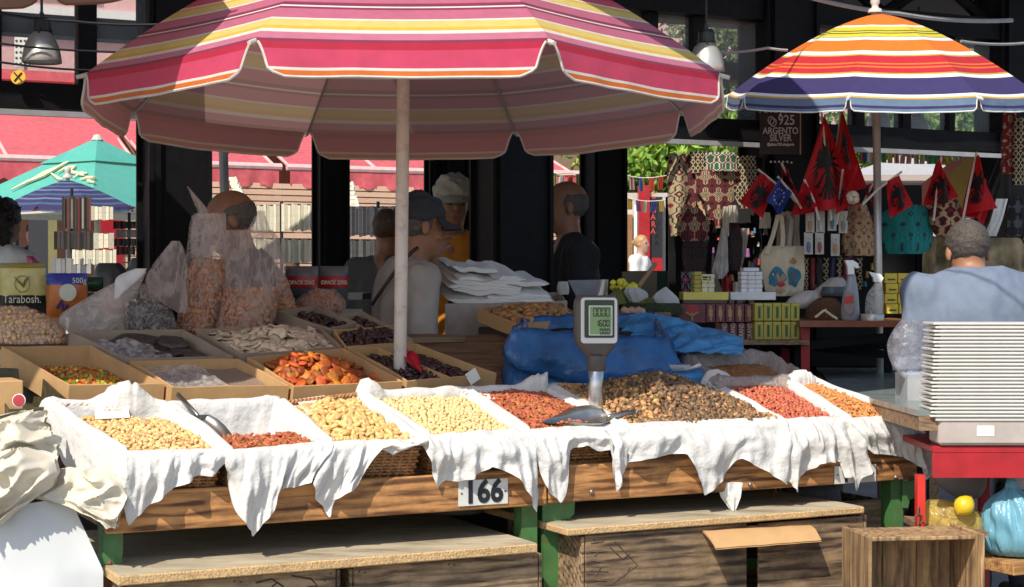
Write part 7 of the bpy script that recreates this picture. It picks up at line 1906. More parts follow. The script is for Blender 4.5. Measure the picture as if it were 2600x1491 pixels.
for i, (rows, l) in enumerate((([(705, 2110, 2140), (728, 2080, 2155), (745, 2060, 2150), (752, 2070, 2140)], 'crumpled grey plastic bag above the tobacco heap'), ([(738, 2040, 2078), (752, 2010, 2090), (770, 1990, 2080), (784, 2000, 2060)], 'crumpled pale plastic bag spilling over the packets'), ([(728, 2090, 2148), (742, 2086, 2150), (750, 2088, 2148)], 'folded dark plastic bag on the tobacco'))):
    mb = MB(); loft(mb, rows, 8.05 - .05 * i, .7, n=26, amp=.25, fold=.2, seed=i * 3.3); mb.build('plastic_bag', M('grey_film_%d' % i, [(.36, .34, .31), (.46, .43, .40), (.05, .07, .09)][i], rough=.35, bump=.5, bscale=30), smooth=True, label=l, cat='plastic bag')
for i, (pts, l) in enumerate((([(2070, 806), (2090, 790), (2098, 787)], 'left'), ([(2094, 788), (2110, 800), (2126, 810)], 'right'))):
    mb = MB(); mb.tube([P(x, y, 7.72) for x, y in pts], .006, 6); mb.build('pale_stick', m_tote, label='pale stick leaning on the tobacco heap, %s one' % l, cat='stick')
mb = MB(); c = P(2215, 815, 7.7); mb.lathe(c, [(.05, 0), (.055, .03), (.05, .032), (.045, .008), (0, .006)], 20); mb.build('ashtray', m_alu, smooth=True, label='cut glass ashtray under the clear spray bottle', cat='ashtray')
# flags
EAG = []
def _eagle():
    E = [];
    def ell(cx_, cy_, rx, ry, n=14): E.append([(cx_ + rx * math.cos(a), cy_ + ry * math.sin(a)) for a in np.linspace(0, 2 * PI, n + 1)[:-1]])
    ell(.5, .52, .085, .20)
    for s in (-1, 1):
        X = lambda x: .5 + s * x
        E.append([(X(.03), .66), (X(.10), .60), (X(.14), .74), (X(.08), .80)]); ell(X(.125), .79, .05, .042); E.append([(X(.16), .81), (X(.23), .775), (X(.16), .765)])
        E.append([(X(.05), .62), (X(.20), .68), (X(.30), .62), (X(.24), .44), (X(.07), .46)])
        for k in range(7):
            a = math.radians(42 - 20 * k); b0 = (.22 + .02 * math.cos(a), .58 + .10 * math.sin(a) - .015 * k); L = .24 - .01 * k
            d = (math.cos(a), math.sin(a)); nrm = (-d[1], d[0]); E.append([(X(b0[0] + nrm[0] * .022), b0[1] + nrm[1] * .022), (X(b0[0] + d[0] * L), b0[1] + d[1] * L), (X(b0[0] - nrm[0] * .022), b0[1] - nrm[1] * .022)])
        E.append([(X(.04), .40), (X(.09), .40), (X(.20), .27), (X(.16), .25)]); E.append([(X(.16), .26), (X(.20), .28), (X(.25), .24), (X(.17), .21)])
    for k in range(5):
        a = math.radians(-90 + (k - 2) * 17); E.append([(.5 - .035, .37), (.5 + .26 * math.cos(a) - .025, .36 + .30 * math.sin(a)), (.5 + .26 * math.cos(a) + .025, .36 + .30 * math.sin(a)), (.5 + .035, .37)])
    return E
EAG = _eagle()
m_flag = M('flag_red', (.62, .014, .022), rough=.7, var=.08, transl=.4); m_flagb = M('flag_blue', (.025, .06, .30), rough=.7, transl=.3); m_fb = M('flag_black', (.012, .011, .012), rough=.8); m_stick = M('flag_stick', (.55, .5, .42), rough=.5); m_star = M('flag_star', (.7, .62, .3))
def flag(TL, TR, BR, BL, Y, stick, label, kind='eagle', rot=0, wav=.03, group='small flags at the souvenir stall', er=(0, 1, 0, 1), both=True, extra=None):
    t = thing('flag', P(*stick[-1], Y), label, 'flag', group)
    def fn(u, v):                                          # v: 0 bottom .. 1 top
        x = lerp(lerp(BL[0], BR[0], u), lerp(TL[0], TR[0], u), v); y = lerp(lerp(BL[1], BR[1], u), lerp(TL[1], TR[1], u), v)
        p = P(x, y, Y); p[1] += wav * math.sin(u * 5.5 + v * 2.2 + TL[0]) + wav * .5 * math.sin(u * 11 - v * 3); return p
    mb = MB(); mb.grid(fn, 20, 16); mb.build('cloth', m_flag if kind == 'eagle' else m_flagb, t, smooth=True)
    mb = MB()
    for sgn in ((-1, 1) if both else (-1,)):
        polys = EAG if kind == 'eagle' else [[(.5 + .30 * math.cos(q * PI / 6) + (.055 if k % 2 == 0 else .024) * math.cos(k * PI / 5 + .3), .5 + .30 * math.sin(q * PI / 6) + (.055 if k % 2 == 0 else .024) * math.sin(k * PI / 5 + .3)) for k in range(10)] for q in range(12)]
        for poly in polys:
            pts = []
            n = len(poly)
            for (a, b) in poly:
                a_, b_ = [(a, b), (b, 1 - a), (1 - a, 1 - b), (1 - b, a)][rot]
                pts.append((lerp(er[0], er[1], a_), lerp(er[2], er[3], b_)))
            c = (sum(p[0] for p in pts) / n, sum(p[1] for p in pts) / n)
            W = [fn(*p) + np.array([0, sgn * .004, 0]) for p in pts]; mb.add(W + [fn(*c) + np.array([0, sgn * .004, 0])], [(k, (k + 1) % n, n) for k in range(n)])
    mb.build('emblem', m_fb if kind == 'eagle' else m_star, t)
    mb = MB(); mb.tube([P(*q, Y - .005) for q in stick], .006, 6); mb.build('stick', m_stick, t)
flag((1930, 440), (1972, 468), (1935, 556), (1880, 512), 8.25, [(1924, 430), (1972, 468), (2010, 500), (2040, 540)], 'small red flag with black eagle left of the blue starred flag', rot=0)
flag((1976, 452), (2010, 490), (1982, 545), (1944, 510), 8.15, [(1974, 448), (2012, 492), (2035, 530)], 'blue flag with ring of gold stars', kind='stars')
flag((1984, 418), (2000, 440), (2026, 510), (1985, 480), 8.4, [(1984, 414), (2012, 470), (2040, 530)], 'narrow red flag folded behind the blue starred flag', wav=.05)
flag((2042, 458), (2060, 495), (2072, 525), (2024, 545), 8.12, [(2042, 456), (2066, 510), (2080, 560)], 'small red flag in front of the big eagle flag', wav=.04, er=(.2, 1, 0, .9))
flag((2088, 296), (2098, 300), (2188, 520), (2012, 548), 8.2, [(2086, 285), (2098, 420), (2110, 560)], 'big red flag with large black eagle, lying furthest forward', rot=0, wav=.05, er=(.0, 1.0, .05, .95))
flag((2132, 285), (2144, 290), (2204, 476), (2105, 500), 8.45, [(2136, 282), (2124, 380), (2112, 560)], 'tall red flag behind the big eagle flag', wav=.05, er=(.1, .9, .3, .9))
flag((2140, 440), (2176, 420), (2168, 520), (2118, 545), 8.22, [(2140, 430), (2132, 500), (2125, 570)], 'dull red flag corner between the big flag and the pole', wav=.04, er=(-.1, .5, .1, .8))
flag((2250, 462), (2288, 442), (2316, 520), (2262, 556), 8.1, [(2290, 436), (2230, 480), (2190, 520)], 'small red eagle flag just right of the grey parasol pole')
flag((2202, 470), (2220, 462), (2226, 530), (2196, 500), 8.5, [(2220, 458), (2190, 520)], 'dark red flag peeping out left of the grey parasol pole', wav=.03)
flag((2376, 412), (2392, 402), (2432, 500), (2348, 525), 8.3, [(2390, 398), (2380, 480), (2370, 560)], 'red flag hanging in a cone above the maroon kilim bag', wav=.05, er=(0, 1, -.1, .8))
flag((2476, 400), (2486, 392), (2526, 530), (2442, 545), 8.25, [(2480, 386), (2460, 480), (2444, 560)], 'long red eagle flag in front of the blue parasol panel', wav=.05, er=(0, .8, .1, .85))
flag((2490, 450), (2526, 510), (2500, 570), (2452, 545), 8.35, [(2490, 440), (2470, 540)], 'lower fold of red cloth hanging beside the long eagle flag', wav=.04, er=(2, 3, 2, 3))
# white flower by the flags
fl = thing('silk_flower', P(2165, 515, 8.2), 'cream artificial flower beside the big red flags', 'flower')
for k in range(9):
    a = k * .7; mb = MB(); c = P(2165, 502, 8.15) + np.array([math.cos(a) * .018, -.01 * (k % 3), math.sin(a) * .018]); mb.lathe(c, [(0, .004), (.016, .002), (.018, 0), (0, -.002)], 8, ax=(math.cos(a) * .5, -1, math.sin(a) * .5)); mb.build('petal', m_tote, fl, smooth=True)
mb = MB(); mb.tube([P(2165, 505, 8.2), P(2150, 560, 8.25)], .003, 5); mb.build('stem', m_grp, fl)
# silver sign on the column
sg = thing('hanging_sign', P(1982, 392, 8.55), 'dark hanging sign lettered ARGENTO SILVER 925', 'sign')
mb = MB(); pbox(mb, 1930, 262, 2034, 392, 8.55, .015); mb.build('board', M('sign_dark', (.03, .008, .012), rough=.6, var=.5, scale=4, col2=(.008, .008, .01)), sg)
m_sl = M('sign_silver', (.55, .53, .5), rough=.6)
for tx, y, s_ in (('AROJEND', 277, .062), ('925', 306, .072), ('ARGENTO', 333, .048), ('SILVER', 351, .048), ('@alban.925.shqiperia', 367, .020)):
    c = P(1982 if tx != '925' else 1997, y, 8.545); text_mesh(tx, s_, m_sl, lambda u, v, c=c: c + np.array([u, 0, v]), sg, 'lettering', stretch=.8, bold=.0008)
for dx in (0, 5):
    mb = MB(); c = P(1958 + dx, 306 + dx, 8.543); mb.tube([c + np.array([math.cos(a) * .016, 0, math.sin(a) * .02]) for a in np.linspace(0, 6.28, 15)], .003, 5); mb.build('ring_picture', m_sl, sg)
mb = MB(); pbox(mb, 2031, 262, 2034, 392, 8.548, .018); mb.build('edge_strip', m_gold, sg)
for k in range(6): mb = MB(); c = P(1957 + 10.5 * k, 411 + (2 if k == 5 else 0), 8.6); mb.lathe(c, [(0, .002), (.006, 0)], 8, ax=(0, -1, 0)); mb.build('round_tag', m_tote, sg)
# bunting
BC = [(.6, .1, .08), (.65, .62, .58), (.6, .42, .1), (.1, .35, .15), (.6, .3, .28), (.08, .12, .4)]
def bunting(p0, p1, Y0, Y1, n, label, h=22, w=11, kinds=None):
    t = thing('bunting', P(*p1, Y1), label, 'bunting', 'strings of small flags'); mb = MB(); mb.tube([P(lerp(p0[0], p1[0], k / 20), lerp(p0[1], p1[1], k / 20) + 6 * math.sin(PI * k / 20), lerp(Y0, Y1, k / 20)) for k in range(21)], .004, 5); mb.build('cord', m_strap, t)
    r = np.random.default_rng(n + int(p0[0]))
    for k in range(n):
        f_ = (k + .5) / n; x = lerp(p0[0], p1[0], f_); y = lerp(p0[1], p1[1], f_) + 6 * math.sin(PI * f_); Y = lerp(Y0, Y1, f_)
        kd = kinds[k % len(kinds)] if kinds else ((int(r.integers(6)),) * 3 if r.uniform() < .3 else tuple(int(q) for q in r.integers(0, 6, 3)))
        mb = MB(); dx = r.uniform(-3, 3)
        for j, ci in enumerate(kd):
            mb.grid(lambda u, v: P(x - w / 2 + w * lerp(j / 3, (j + 1) / 3, u) + dx * v, y + h * v, Y + .02 * math.sin(u * 3 + k)), 3, 4, ci)
        mb.build('pennant', [M('pennant%d' % i, c, rough=.8, transl=.4) for i, c in enumerate(BC)], t)
bunting((2185, 384), (2500, 386), 12.4, 13.0, 19, 'string of small many-coloured flags below the hall beam, right of the parasol pole', h=26, w=13)
bunting((1395, 436), (1480, 440), 12.5, 12.5, 4, 'short string of small flags above the bald man in black', h=32, w=14, kinds=[(3, 2, 3), (1, 1, 4), (0, 0, 0)])
bunting((1590, 446), (1692, 446), 13.0, 13.0, 4, 'short string of small flags below the green tree', h=34, w=13, kinds=[(1, 0, 1), (5, 5, 2), (0, 0, 0), (0, 0, 0)])
bunting((1590, 502), (1690, 508), 13.4, 13.4, 5, 'lower string of small flags in front of the shop pillar', h=28, w=12, kinds=[(2, 2, 2), (5, 0, 5), (3, 1, 0), (5, 5, 5)])
# ------------------------------------------------------------------ middle goods: tray, flowers, paper
YM = 7.85
t = thing('metal_tray', P(1495, 760, YM), 'grey metal scoop tray with crumpled foil behind the scale', 'tray')
q = [P(1442, 712, YM + .2), P(1545, 710, YM + .2), P(1536, 752, YM - .1), P(1468, 760, YM - .1)]; b_ = [P(1462, 752, YM + .12), P(1522, 752, YM + .12), P(1520, 764, YM), P(1470, 766, YM)]
for i in range(4): mb = MB(); j = (i + 1) % 4; mb.add([q[i], q[j], b_[j], b_[i]] + [p + np.array([0, .004, -.003]) for p in (q[i], q[j], b_[j], b_[i])], [(0, 1, 2, 3), (7, 6, 5, 4), (0, 4, 5, 1), (1, 5, 6, 2), (2, 6, 7, 3), (3, 7, 4, 0)]); mb.build('side', M('tray_grey', (.38, .38, .38), rough=.35, metal=.4), t)
mb = MB(); mb.add(b_, [(0, 1, 2, 3)]); mb.build('bottom', M('tray_grey', (.38, .38, .38)), t)
mb = MB(); loft(mb, [(710, 1526, 1544), (730, 1522, 1542), (750, 1514, 1540)], YM + .02, .5, n=14, amp=.4, fold=.3); mb.build('foil', m_alu, t)
fb = thing('flower_bunch', P(1595, 745, YM), 'bunch of bright yellow dried flowers behind the scale', 'flowers'); r_ = np.random.default_rng(4)
for k in range(26):
    x, y = 1552 + r_.uniform(0, 62), 712 + r_.uniform(0, 26); y = max(y, 712 + abs(x - 1580) * .25); mb = MB(); c = P(x, y, YM + r_.uniform(-.06, .06)); rr = r_.uniform(.012, .02); mb.lathe(c, [(0, -rr), (rr * .8, -rr * .5), (rr, 0), (rr * .8, rr * .5), (0, rr)], 9); mb.build('blossom', M('blossom_yellow', (.70, .62, .05), rough=.7, rnd=.12), fb, smooth=True)
mb = MB(); mb.tube([P(1590, 735, YM), P(1600, 775, YM - .05)], .02, 8); mb.build('stem', m_grp, fb)
m_leafp = M('big_leaf', (.12, .13, .02), rough=.5, var=.3, scale=20)
for i, (pts, l) in enumerate(((((1545, 752), (1572, 730), (1592, 770), (1560, 776)), 'upright beside the yellow flowers'), (((1610, 776), (1645, 758), (1662, 762), (1630, 782)), 'lying below the white papers'), (((1420, 752), (1442, 770), (1436, 784), (1416, 772)), 'at the fig carton'))):
    mb = MB(); mb.prism([P(x, y, YM - .1 - .02 * (k % 2)) for k, (x, y) in enumerate(pts)], (0, .008, .004)); mb.build('dried_leaf', m_leafp, label='olive dried leaf, ' + l, cat='leaf', group='dried leaves')
for i, (rows, l) in enumerate((([(730, 1592, 1618), (740, 1580, 1640), (755, 1590, 1642), (768, 1598, 1640)], 'crumpled white paper right of the yellow flowers'), ([(729, 1688, 1692), (745, 1660, 1710), (762, 1650, 1728), (782, 1672, 1722)], 'peaked white paper sheet left of the yellow boxes'), ([(715, 1418, 1440), (735, 1412, 1444), (748, 1416, 1442)], 'crumpled clear plastic left of the grey tray'))):
    mb = MB(); loft(mb, rows, YM - .05, .4, n=18, amp=.25, fold=.25, seed=i * 2.7); mb.build('crumpled_paper', M('thin_paper', (.55, .56, .54), rough=.6, transl=.2), smooth=False, label=l, cat='paper')
mb = MB(); mb.tube([P(1664, 670, 8.2), P(1622, 728, YM)], .011, 8); mb.build('wooden_stick', M('stick_wood', (.45, .27, .13)), label='pale wooden broom handle leaning behind the yellow flowers', cat='stick')
mb = MB(); loft(mb, [(770, 1600, 1720), (785, 1580, 1730), (800, 1580, 1730)], YM - .1, .8, n=30, amp=.15); mb.build('dried_herbs', M('herbs', (.03, .04, .015), rough=.95, var=.5, scale=80, bump=.8, bscale=90), label='dark heap of dried herbs behind the blue tarp', cat='herbs', kind='stuff')
for k in range(6): mb = MB(); c = P(1585 + 9 * k, 788 + (k % 2) * 3, 7.4); mb.lathe(c, [(0, -.018), (.013, -.012), (.017, 0), (.013, .012), (0, .018)], 10, ax=(1, .3, .2 * k)); mb.build('garlic_clove', M('pinkish_clove', (.5, .3, .2), rough=.5), smooth=True, label='pinkish dried fruit in a row behind the blue tarp, %s from the scale' % ordn[k], cat='dried fruit', group='pinkish fruit row')
mt_ = thing('herb_table', P(1560, 720, 7.9) * np.array([1, 1, 0]), 'dark low table carrying flowers, tray and paper behind the scale', 'table')
p = P(1400, 792, 7.55); q = P(1705, 792, 7.55); mb = MB(); mb.box(((p[0] + q[0]) / 2, 7.95, p[2] - .015), ((q[0] - p[0]) / 2, 0, 0), (0, .38, 0), (0, 0, .012)); mb.build('table_top', m_plank, mt_)
for x in (1410, 1695):
    for Y in (7.6, 8.28): a = P(x, 792, 7.55); mb = MB(); mb.box((a[0], Y, (a[2] - .03) / 2), (.02, 0, 0), (0, .02, 0), (0, 0, (a[2] - .03) / 2)); mb.build('leg', m_steel, mt_)
mb = MB(); pbox(mb, 1580, 690, 1668, 780, 8.6, .05); mb.build('khaki_board', M('khaki_board', (.10, .085, .05), rough=.8), label='khaki panel behind the yellow flowers', cat='panel')
mb = MB(); pbox(mb, 1588, 688, 1712, 790, 11.5, .1); mb.build('green_screen', M('dark_green_fabric', (.03, .05, .045), rough=.9), label='dark green screen in front of the blonde woman', cat='screen')
# ------------------------------------------------------------------ far stands at the left
m_cardc = M('earring_card', (.66, .62, .48), rough=.7, var=.05, rnd=.08)
def card_rack(x, ytop, Y, tiers, label):
    base = P(x, 720, Y) * np.array([1, 1, 0]); t = thing('card_rack', base, label, 'display rack', 'earring display racks')
    mb = MB(); mb.tube([base, P(x, ytop, Y)], .012, 8); mb.build('pole', m_black, t)
    for (x0, x1, y0, y1, n, mats) in tiers:
        mb = MB(); mb.tube([P(x0, y0 + 2, Y - .02), P(x1, y0 + 2, Y - .02)], .005, 5); mb.build('bar', m_black, t)
        for k in range(n):
            a = lerp(x0, x1, (k + .5) / n); w = (x1 - x0) / n * .47 * px(Y); c = (P(a, y0, Y) + P(a, y1, Y)) / 2; h = (y1 - y0) / 2 * px(Y)
            yaw = .5 * math.sin(k * 2.3 + x0); mt = mats[k % len(mats)]
            mb = MB(); mb.box(c - np.array([0, .03, 0]), (w * math.cos(yaw), w * math.sin(yaw), 0), (-.003 * math.sin(yaw), .003, 0), (0, 0, h * (1 - .06 * (k % 3)))); cd = mb.build('card', mt, t)
            if mt is m_cardc and (x1 - x0) / n > 8:
                mb = MB()
                for (du, dv) in ((-.4, .1), (.4, .15), (0, -.4)): mb.lathe(c - np.array([0, .0345, 0]) + np.array([du * w, 0, dv * h]), [(0, .002), (w * .14, 0)], 7, ax=(0, -1, 0))
                mb.build('earring', m_black, cd)
belts = [M('belt%d' % i, c, rough=.6) for i, c in enumerate(((.02, .018, .016), (.05, .03, .02), (.03, .03, .032), (.16, .02, .02), (.025, .022, .02), (.3, .26, .2)))]
card_rack(182, 478, 11.6, [(160, 234, 500, 586, 16, belts), (140, 240, 588, 634, 12, belts[:3]), (234, 290, 524, 560, 6, [m_cardc]), (240, 292, 592, 632, 4, [m_cardc]), (186, 298, 634, 672, 13, [m_cardc]), (132, 235, 656, 696, 8, [M('grey_box', (.16, .16, .17)), M('grey_box2', (.28, .28, .28))])], 'revolving rack of belts and earring cards under the navy parasol')
card_rack(328, 540, 12.2, [(290, 352, 562, 582, 10, belts[:3]), (296, 352, 584, 604, 6, [M('grey_box2', (.28, .28, .28))]), (292, 350, 606, 626, 8, belts[1:3]), (298, 346, 626, 648, 7, belts)], 'rack of small dark boxes beside the first hall column')
card_rack(715, 512, 11.8, [(645, 712, 520, 588, 8, [m_cardc]), (716, 798, 518, 588, 10, [m_cardc]), (716, 800, 606, 670, 10, [m_cardc]), (645, 712, 606, 660, 8, [m_cardc])], 'rack with rows of cream earring cards left of the thin hall column')
card_rack(960, 512, 11.8, [(884, 1006, 524, 602, 13, [M('grey_card', (.42, .43, .42)), M('grey_card2', (.30, .31, .31))]), (884, 1006, 608, 672, 13, [M('grey_card', (.42, .43, .42)), m_cardc])], 'rack with rows of grey cards behind the man in grey')
# dark wrapped goods on the table behind the bags
bt2 = thing('goods_table', P(560, 720, 8.2) * np.array([1, 1, 0]), 'long dark-draped table behind the plastic bags', 'table')
p = P(200, 742, 7.9); q = P(920, 742, 7.9); mb = MB(); mb.box(((p[0] + q[0]) / 2, 8.15, p[2] - .02), ((q[0] - p[0]) / 2, 0, 0), (0, .25, 0), (0, 0, .015)); mb.build('table_top', m_dark, bt2)
mb = MB(); mb.box(((p[0] + q[0]) / 2, 7.93, p[2] / 2 - .04), ((q[0] - p[0]) / 2, 0, 0), (0, .008, 0), (0, 0, p[2] / 2 - .04)); mb.build('drape', m_dark, bt2)
for i, (x0, x1, y0, c) in enumerate(((232, 330, 668, (.10, .095, .09)), (315, 392, 655, (.14, .14, .14)), (640, 720, 672, (.05, .05, .055)))):
    mb = MB(); loft(mb, [(y0, x0 + 20, x1 - 25), (y0 + 18, x0 + 4, x1 - 4), (742, x0, x1)], 8.1, .7, n=24, amp=.2, fold=.15, seed=i * 1.9); mb.build('wrapped_bundle', M('bundle%d' % i, c, rough=.4, bump=.5, bscale=20), smooth=True, label=['dark grey wrapped bundle behind the white plastic bag', 'smoky clear plastic wrapped bundle by the first column', 'black wrapped bundle left of the red-banded packets'][i], cat='bundle')
drape([(650, 66, 84), (662, 68, 96), (672, 72, 100)], 9.0, M('pink_plastic', (.6, .1, .2), rough=.4), 'bright pink bag beside the woman in the white vest', 'bag', bow=.03, thick=.03)
mb = MB(); pbox(mb, -40, 540, 40, 760, 15.2, .1); mb.build('dark_clothes_rail', m_dark, label='dark clothes hanging behind the woman in the white vest', cat='clothes')
mb = MB(); pbox(mb, 72, 545, 130, 760, 14.9, .08); mb.build('dark_doorway_curtain', M('curtain_dark', (.015, .015, .022)), label='dark curtain under the teal umbrella', cat='curtain')
mb = MB(); pbox(mb, 122, 545, 145, 720, 14.8, .05); mb.build('olive_curtain', M('curtain_olive', (.16, .14, .05)), label='olive curtain strip left of the belt rack', cat='curtain')

# ------------------------------------------------------------------ under the stall: boards and crates
def board(a0, a1, b0, b1, z, th, label):
    t = thing('loose_board', S((a0 + a1) / 2, (b0 + b1) / 2, z - th), label, 'board', 'loose boards under the stall')
    mb = MB(); mb.bbox(S((a0 + a1) / 2, (b0 + b1) / 2, z - th / 2), U * (a1 - a0) / 2, V * (b1 - b0) / 2, ZUP * th / 2, .004); mb.build('core', m_chip, t)
    mb = MB(); mb.box(S((a0 + a1) / 2, (b0 + b1) / 2, z + .001), U * ((a1 - a0) / 2 - .004), V * ((b1 - b0) / 2 - .004), ZUP * .0008); mb.build('pale_facing', m_board_top, t)
aL0 = rail_px(300, 1465, -.15)[0]; aL1 = rail_px(1366, 1372, -.15)[0]; aR0 = rail_px(1440, 1340, -.13)[0]; aR1 = rail_px(2196, 1300, -.13)[0]
board(aL0, aL1, -.15, .80, .448, .03, 'pale chipboard sheet on the crates below the number 166')
board(aR0, aR1, -.13, .80, .485, .024, 'worn dark-edged board on the crates right of the centre leg')
def crate(a0, a1, b0, b1, z0, z1, label, nf=1, mat=None, slats=None, gap=.0, name='wooden_crate'):
    t = thing(name, S((a0 + a1) / 2, (b0 + b1) / 2, z0), label, 'crate', 'wooden crates under the stall'); mat = mat or m_crate; th = .014
    cuts = slats or [(0, 1)]
    for (f0, f1) in cuts:
        for (bb0, bb1) in ((b0, b0 + th), (b1 - th, b1)):
            mb = MB(); sbox(mb, lerp(a0, a1, f0) + .002, lerp(a0, a1, f1) - .002, bb0, bb1, z0, z1 - .006 * (f0 > 0), bev=.003); mb.build('plank', mat, t)
    for aa in (a0 - th, a1): mb = MB(); sbox(mb, aa + .001, aa + th - .001, b0 + .001, b1, z0, z1 - .004, bev=.003); mb.build('side_plank', mat, t)
    mb = MB(); sbox(mb, a0, a1, b0 + th, b1 - th, z0 + .003, z0 + .015); mb.build('bottom', mat, t)
    for aa in (a0 + .02, a1 - .045): mb = MB(); sbox(mb, aa, aa + .025, b0 + th + .001, b0 + th + .026, z0 + .015, z1 - .01); mb.build('corner_post', mat, t)
    return t
a_ = lambda x, b=-.1: rail_px(x, 1400, b)[0]
c1 = crate(a_(318), a_(852), -.11, .45, .08, .412, 'stencilled wooden crate under the chipboard at the near end')
c2 = crate(a_(900), a_(1372), -.09, .45, .08, .408, 'ribbed wooden crate left of the green centre leg')
c3 = crate(a_(1482), a_(2190), -.11, .45, .10, .455, 'dark wooden crate with printed lozenge right of the centre leg', slats=[(0, .56), (.60, 1)])
c4 = crate(a_(2030), a_(2285, .2), .30, .7, .10, .44, 'wooden crate further back behind the open crate')
def stencil(t, strokes, b, r):
    mb = MB()
    for st in strokes: mb.tube([onplane(x, y, S(0, b, 0), V) for x, y in st], r, 4)
    mb.build('stencil_print', M('stencil_ink', (.085, .055, .035), rough=.9, var=.5, scale=60), t)
stencil(c1, [[(650, 1480), (690, 1470), (720, 1490)], [(740, 1462), (790, 1470), (806, 1488), (780, 1491)], [(690, 1491), (705, 1478)]], -.1095, .0035)
stencil(c3, [[(1560, 1375), (1618, 1435), (1556, 1480)], [(1548, 1390), (1580, 1420), (1600, 1405)], [(1580, 1468), (1600, 1440)], [(1500, 1380), (1530, 1376)], [(1498, 1402), (1540, 1400)], [(1500, 1424), (1536, 1428)], [(1496, 1450), (1544, 1452)], [(1506, 1474), (1540, 1476)], [(1510, 1412), (1520, 1400)], [(1512, 1462), (1526, 1440)]], -.1095, .003)
# cardboard flap lying over the crate edge
mb = MB(); q = [onplane(1772, 1342, S(0, -.09, 0), V), onplane(2052, 1330, S(0, -.09, 0), V), onplane(2086, 1372, S(0, -.20, 0), V), onplane(1818, 1392, S(0, -.20, 0), V)]
def fl_(u, v): return lerp(lerp(q[0], q[1], u), lerp(q[3], q[2], u), v) + ZUP * (.012 * math.sin(PI * v) + .004 * n2(u * 5, v * 3, 2))
mb.grid(fl_, 20, 8); mb.grid(lambda u, v: fl_(u, v) - ZUP * .005, 20, 8, flip=True); mb.build('cardboard_piece', m_card, smooth=True, label='bent piece of cardboard lying over the dark crate', cat='cardboard')
# open crate standing on end
A3 = math.radians(8); U3 = np.array([math.cos(A3), math.sin(A3), 0]); V3 = np.array([-math.sin(A3), math.cos(A3), 0]); o3 = P(2205, 1400, 5.45) * np.array([1, 1, 0]); a0, a1 = 0.0, 0.40
t = thing('wooden_crate', o3 + U3 * .2, 'open wooden crate standing with its hollow side forward beneath the red table', 'crate', 'wooden crates under the stall')
zt = P(2300, 1366, 5.5)[2]
def cp(nm, x0, x1, y0, y1, z0, z1):
    mb = MB(); y0 += .16; y1 += .16; mb.bbox(o3 + U3 * (x0 + x1) / 2 + V3 * (y0 + y1) / 2 + ZUP * (z0 + z1) / 2, U3 * (x1 - x0) / 2, V3 * (y1 - y0) / 2, ZUP * (z1 - z0) / 2, .003); mb.build(nm, m_crate_v, t)
cp('side_plank', a0, a0 + .014, -.16, .10, .0, zt + .01); cp('side_plank', a1 - .014, a1, -.16, .10, .0, zt + .012); cp('top_plank', a0 + .016, a1 - .016, -.12, .10, zt - .012, zt + .002)
for k in range(3): cp('back_plank', lerp(a0 + .016, a1 - .016, k / 3) + .002, lerp(a0 + .016, a1 - .016, (k + 1) / 3) - .002, .085, .10, .0, zt - .014)
cp('bottom_plank', a0 + .016, a1 - .016, -.15, .084, .002, .016)
# hidden goods under the table, hanging chain and bowl
mb = MB(); c = S(rail_px(2190, 1290, .45)[0], .45, .52); mb.lathe(c, [(0, .10), (.06, .085), (.10, .03), (.105, 0), (.1, 0), (.055, .075), (0, .09)], 24, ax=ZUP + U * .2); mb.build('metal_bowl', m_grey, smooth=True, label='grey domed metal lid in the dark under the stall', cat='bowl')
ch = thing('chain', S(rail_px(1968, 1270, .2)[0], .2, .42), 'short iron chain hanging under the table rail', 'chain')
for k in range(6): mb = MB(); c = S(rail_px(1968, 1270, .2)[0], .2, .53 - .022 * k); e = U if k % 2 else V; mb.tube([c + e * .006 * math.cos(a) + ZUP * .015 * math.sin(a) for a in np.linspace(0, 6.28, 13)], .0025, 5); mb.build('link', m_rust, ch)
drape([(1225, 1820, 1885), (1262, 1830, 1880), (1300, 1858, 1866)], 6.0, m_cloth, 'grey-white cloth tip hanging in the shade behind the rail', 'cloth', bow=.01, thick=.003)
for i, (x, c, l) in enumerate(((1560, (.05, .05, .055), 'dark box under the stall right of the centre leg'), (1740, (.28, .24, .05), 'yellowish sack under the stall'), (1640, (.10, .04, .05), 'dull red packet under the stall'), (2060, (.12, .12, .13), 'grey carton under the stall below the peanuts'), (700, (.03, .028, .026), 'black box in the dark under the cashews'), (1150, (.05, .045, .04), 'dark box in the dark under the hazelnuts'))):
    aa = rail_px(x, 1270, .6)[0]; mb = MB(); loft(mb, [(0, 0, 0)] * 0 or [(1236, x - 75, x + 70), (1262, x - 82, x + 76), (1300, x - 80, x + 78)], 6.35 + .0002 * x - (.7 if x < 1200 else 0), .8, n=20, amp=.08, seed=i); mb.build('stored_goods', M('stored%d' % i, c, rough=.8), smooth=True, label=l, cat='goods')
mb = MB(); sbox(mb, -.2, 3.2, 1.35, 1.37, 0, .62); mb.build('dark_back_cloth', M('back_cloth', (.02, .02, .022), rough=.95), label='dark cloth closing the back of the stall below the table', cat='cloth')

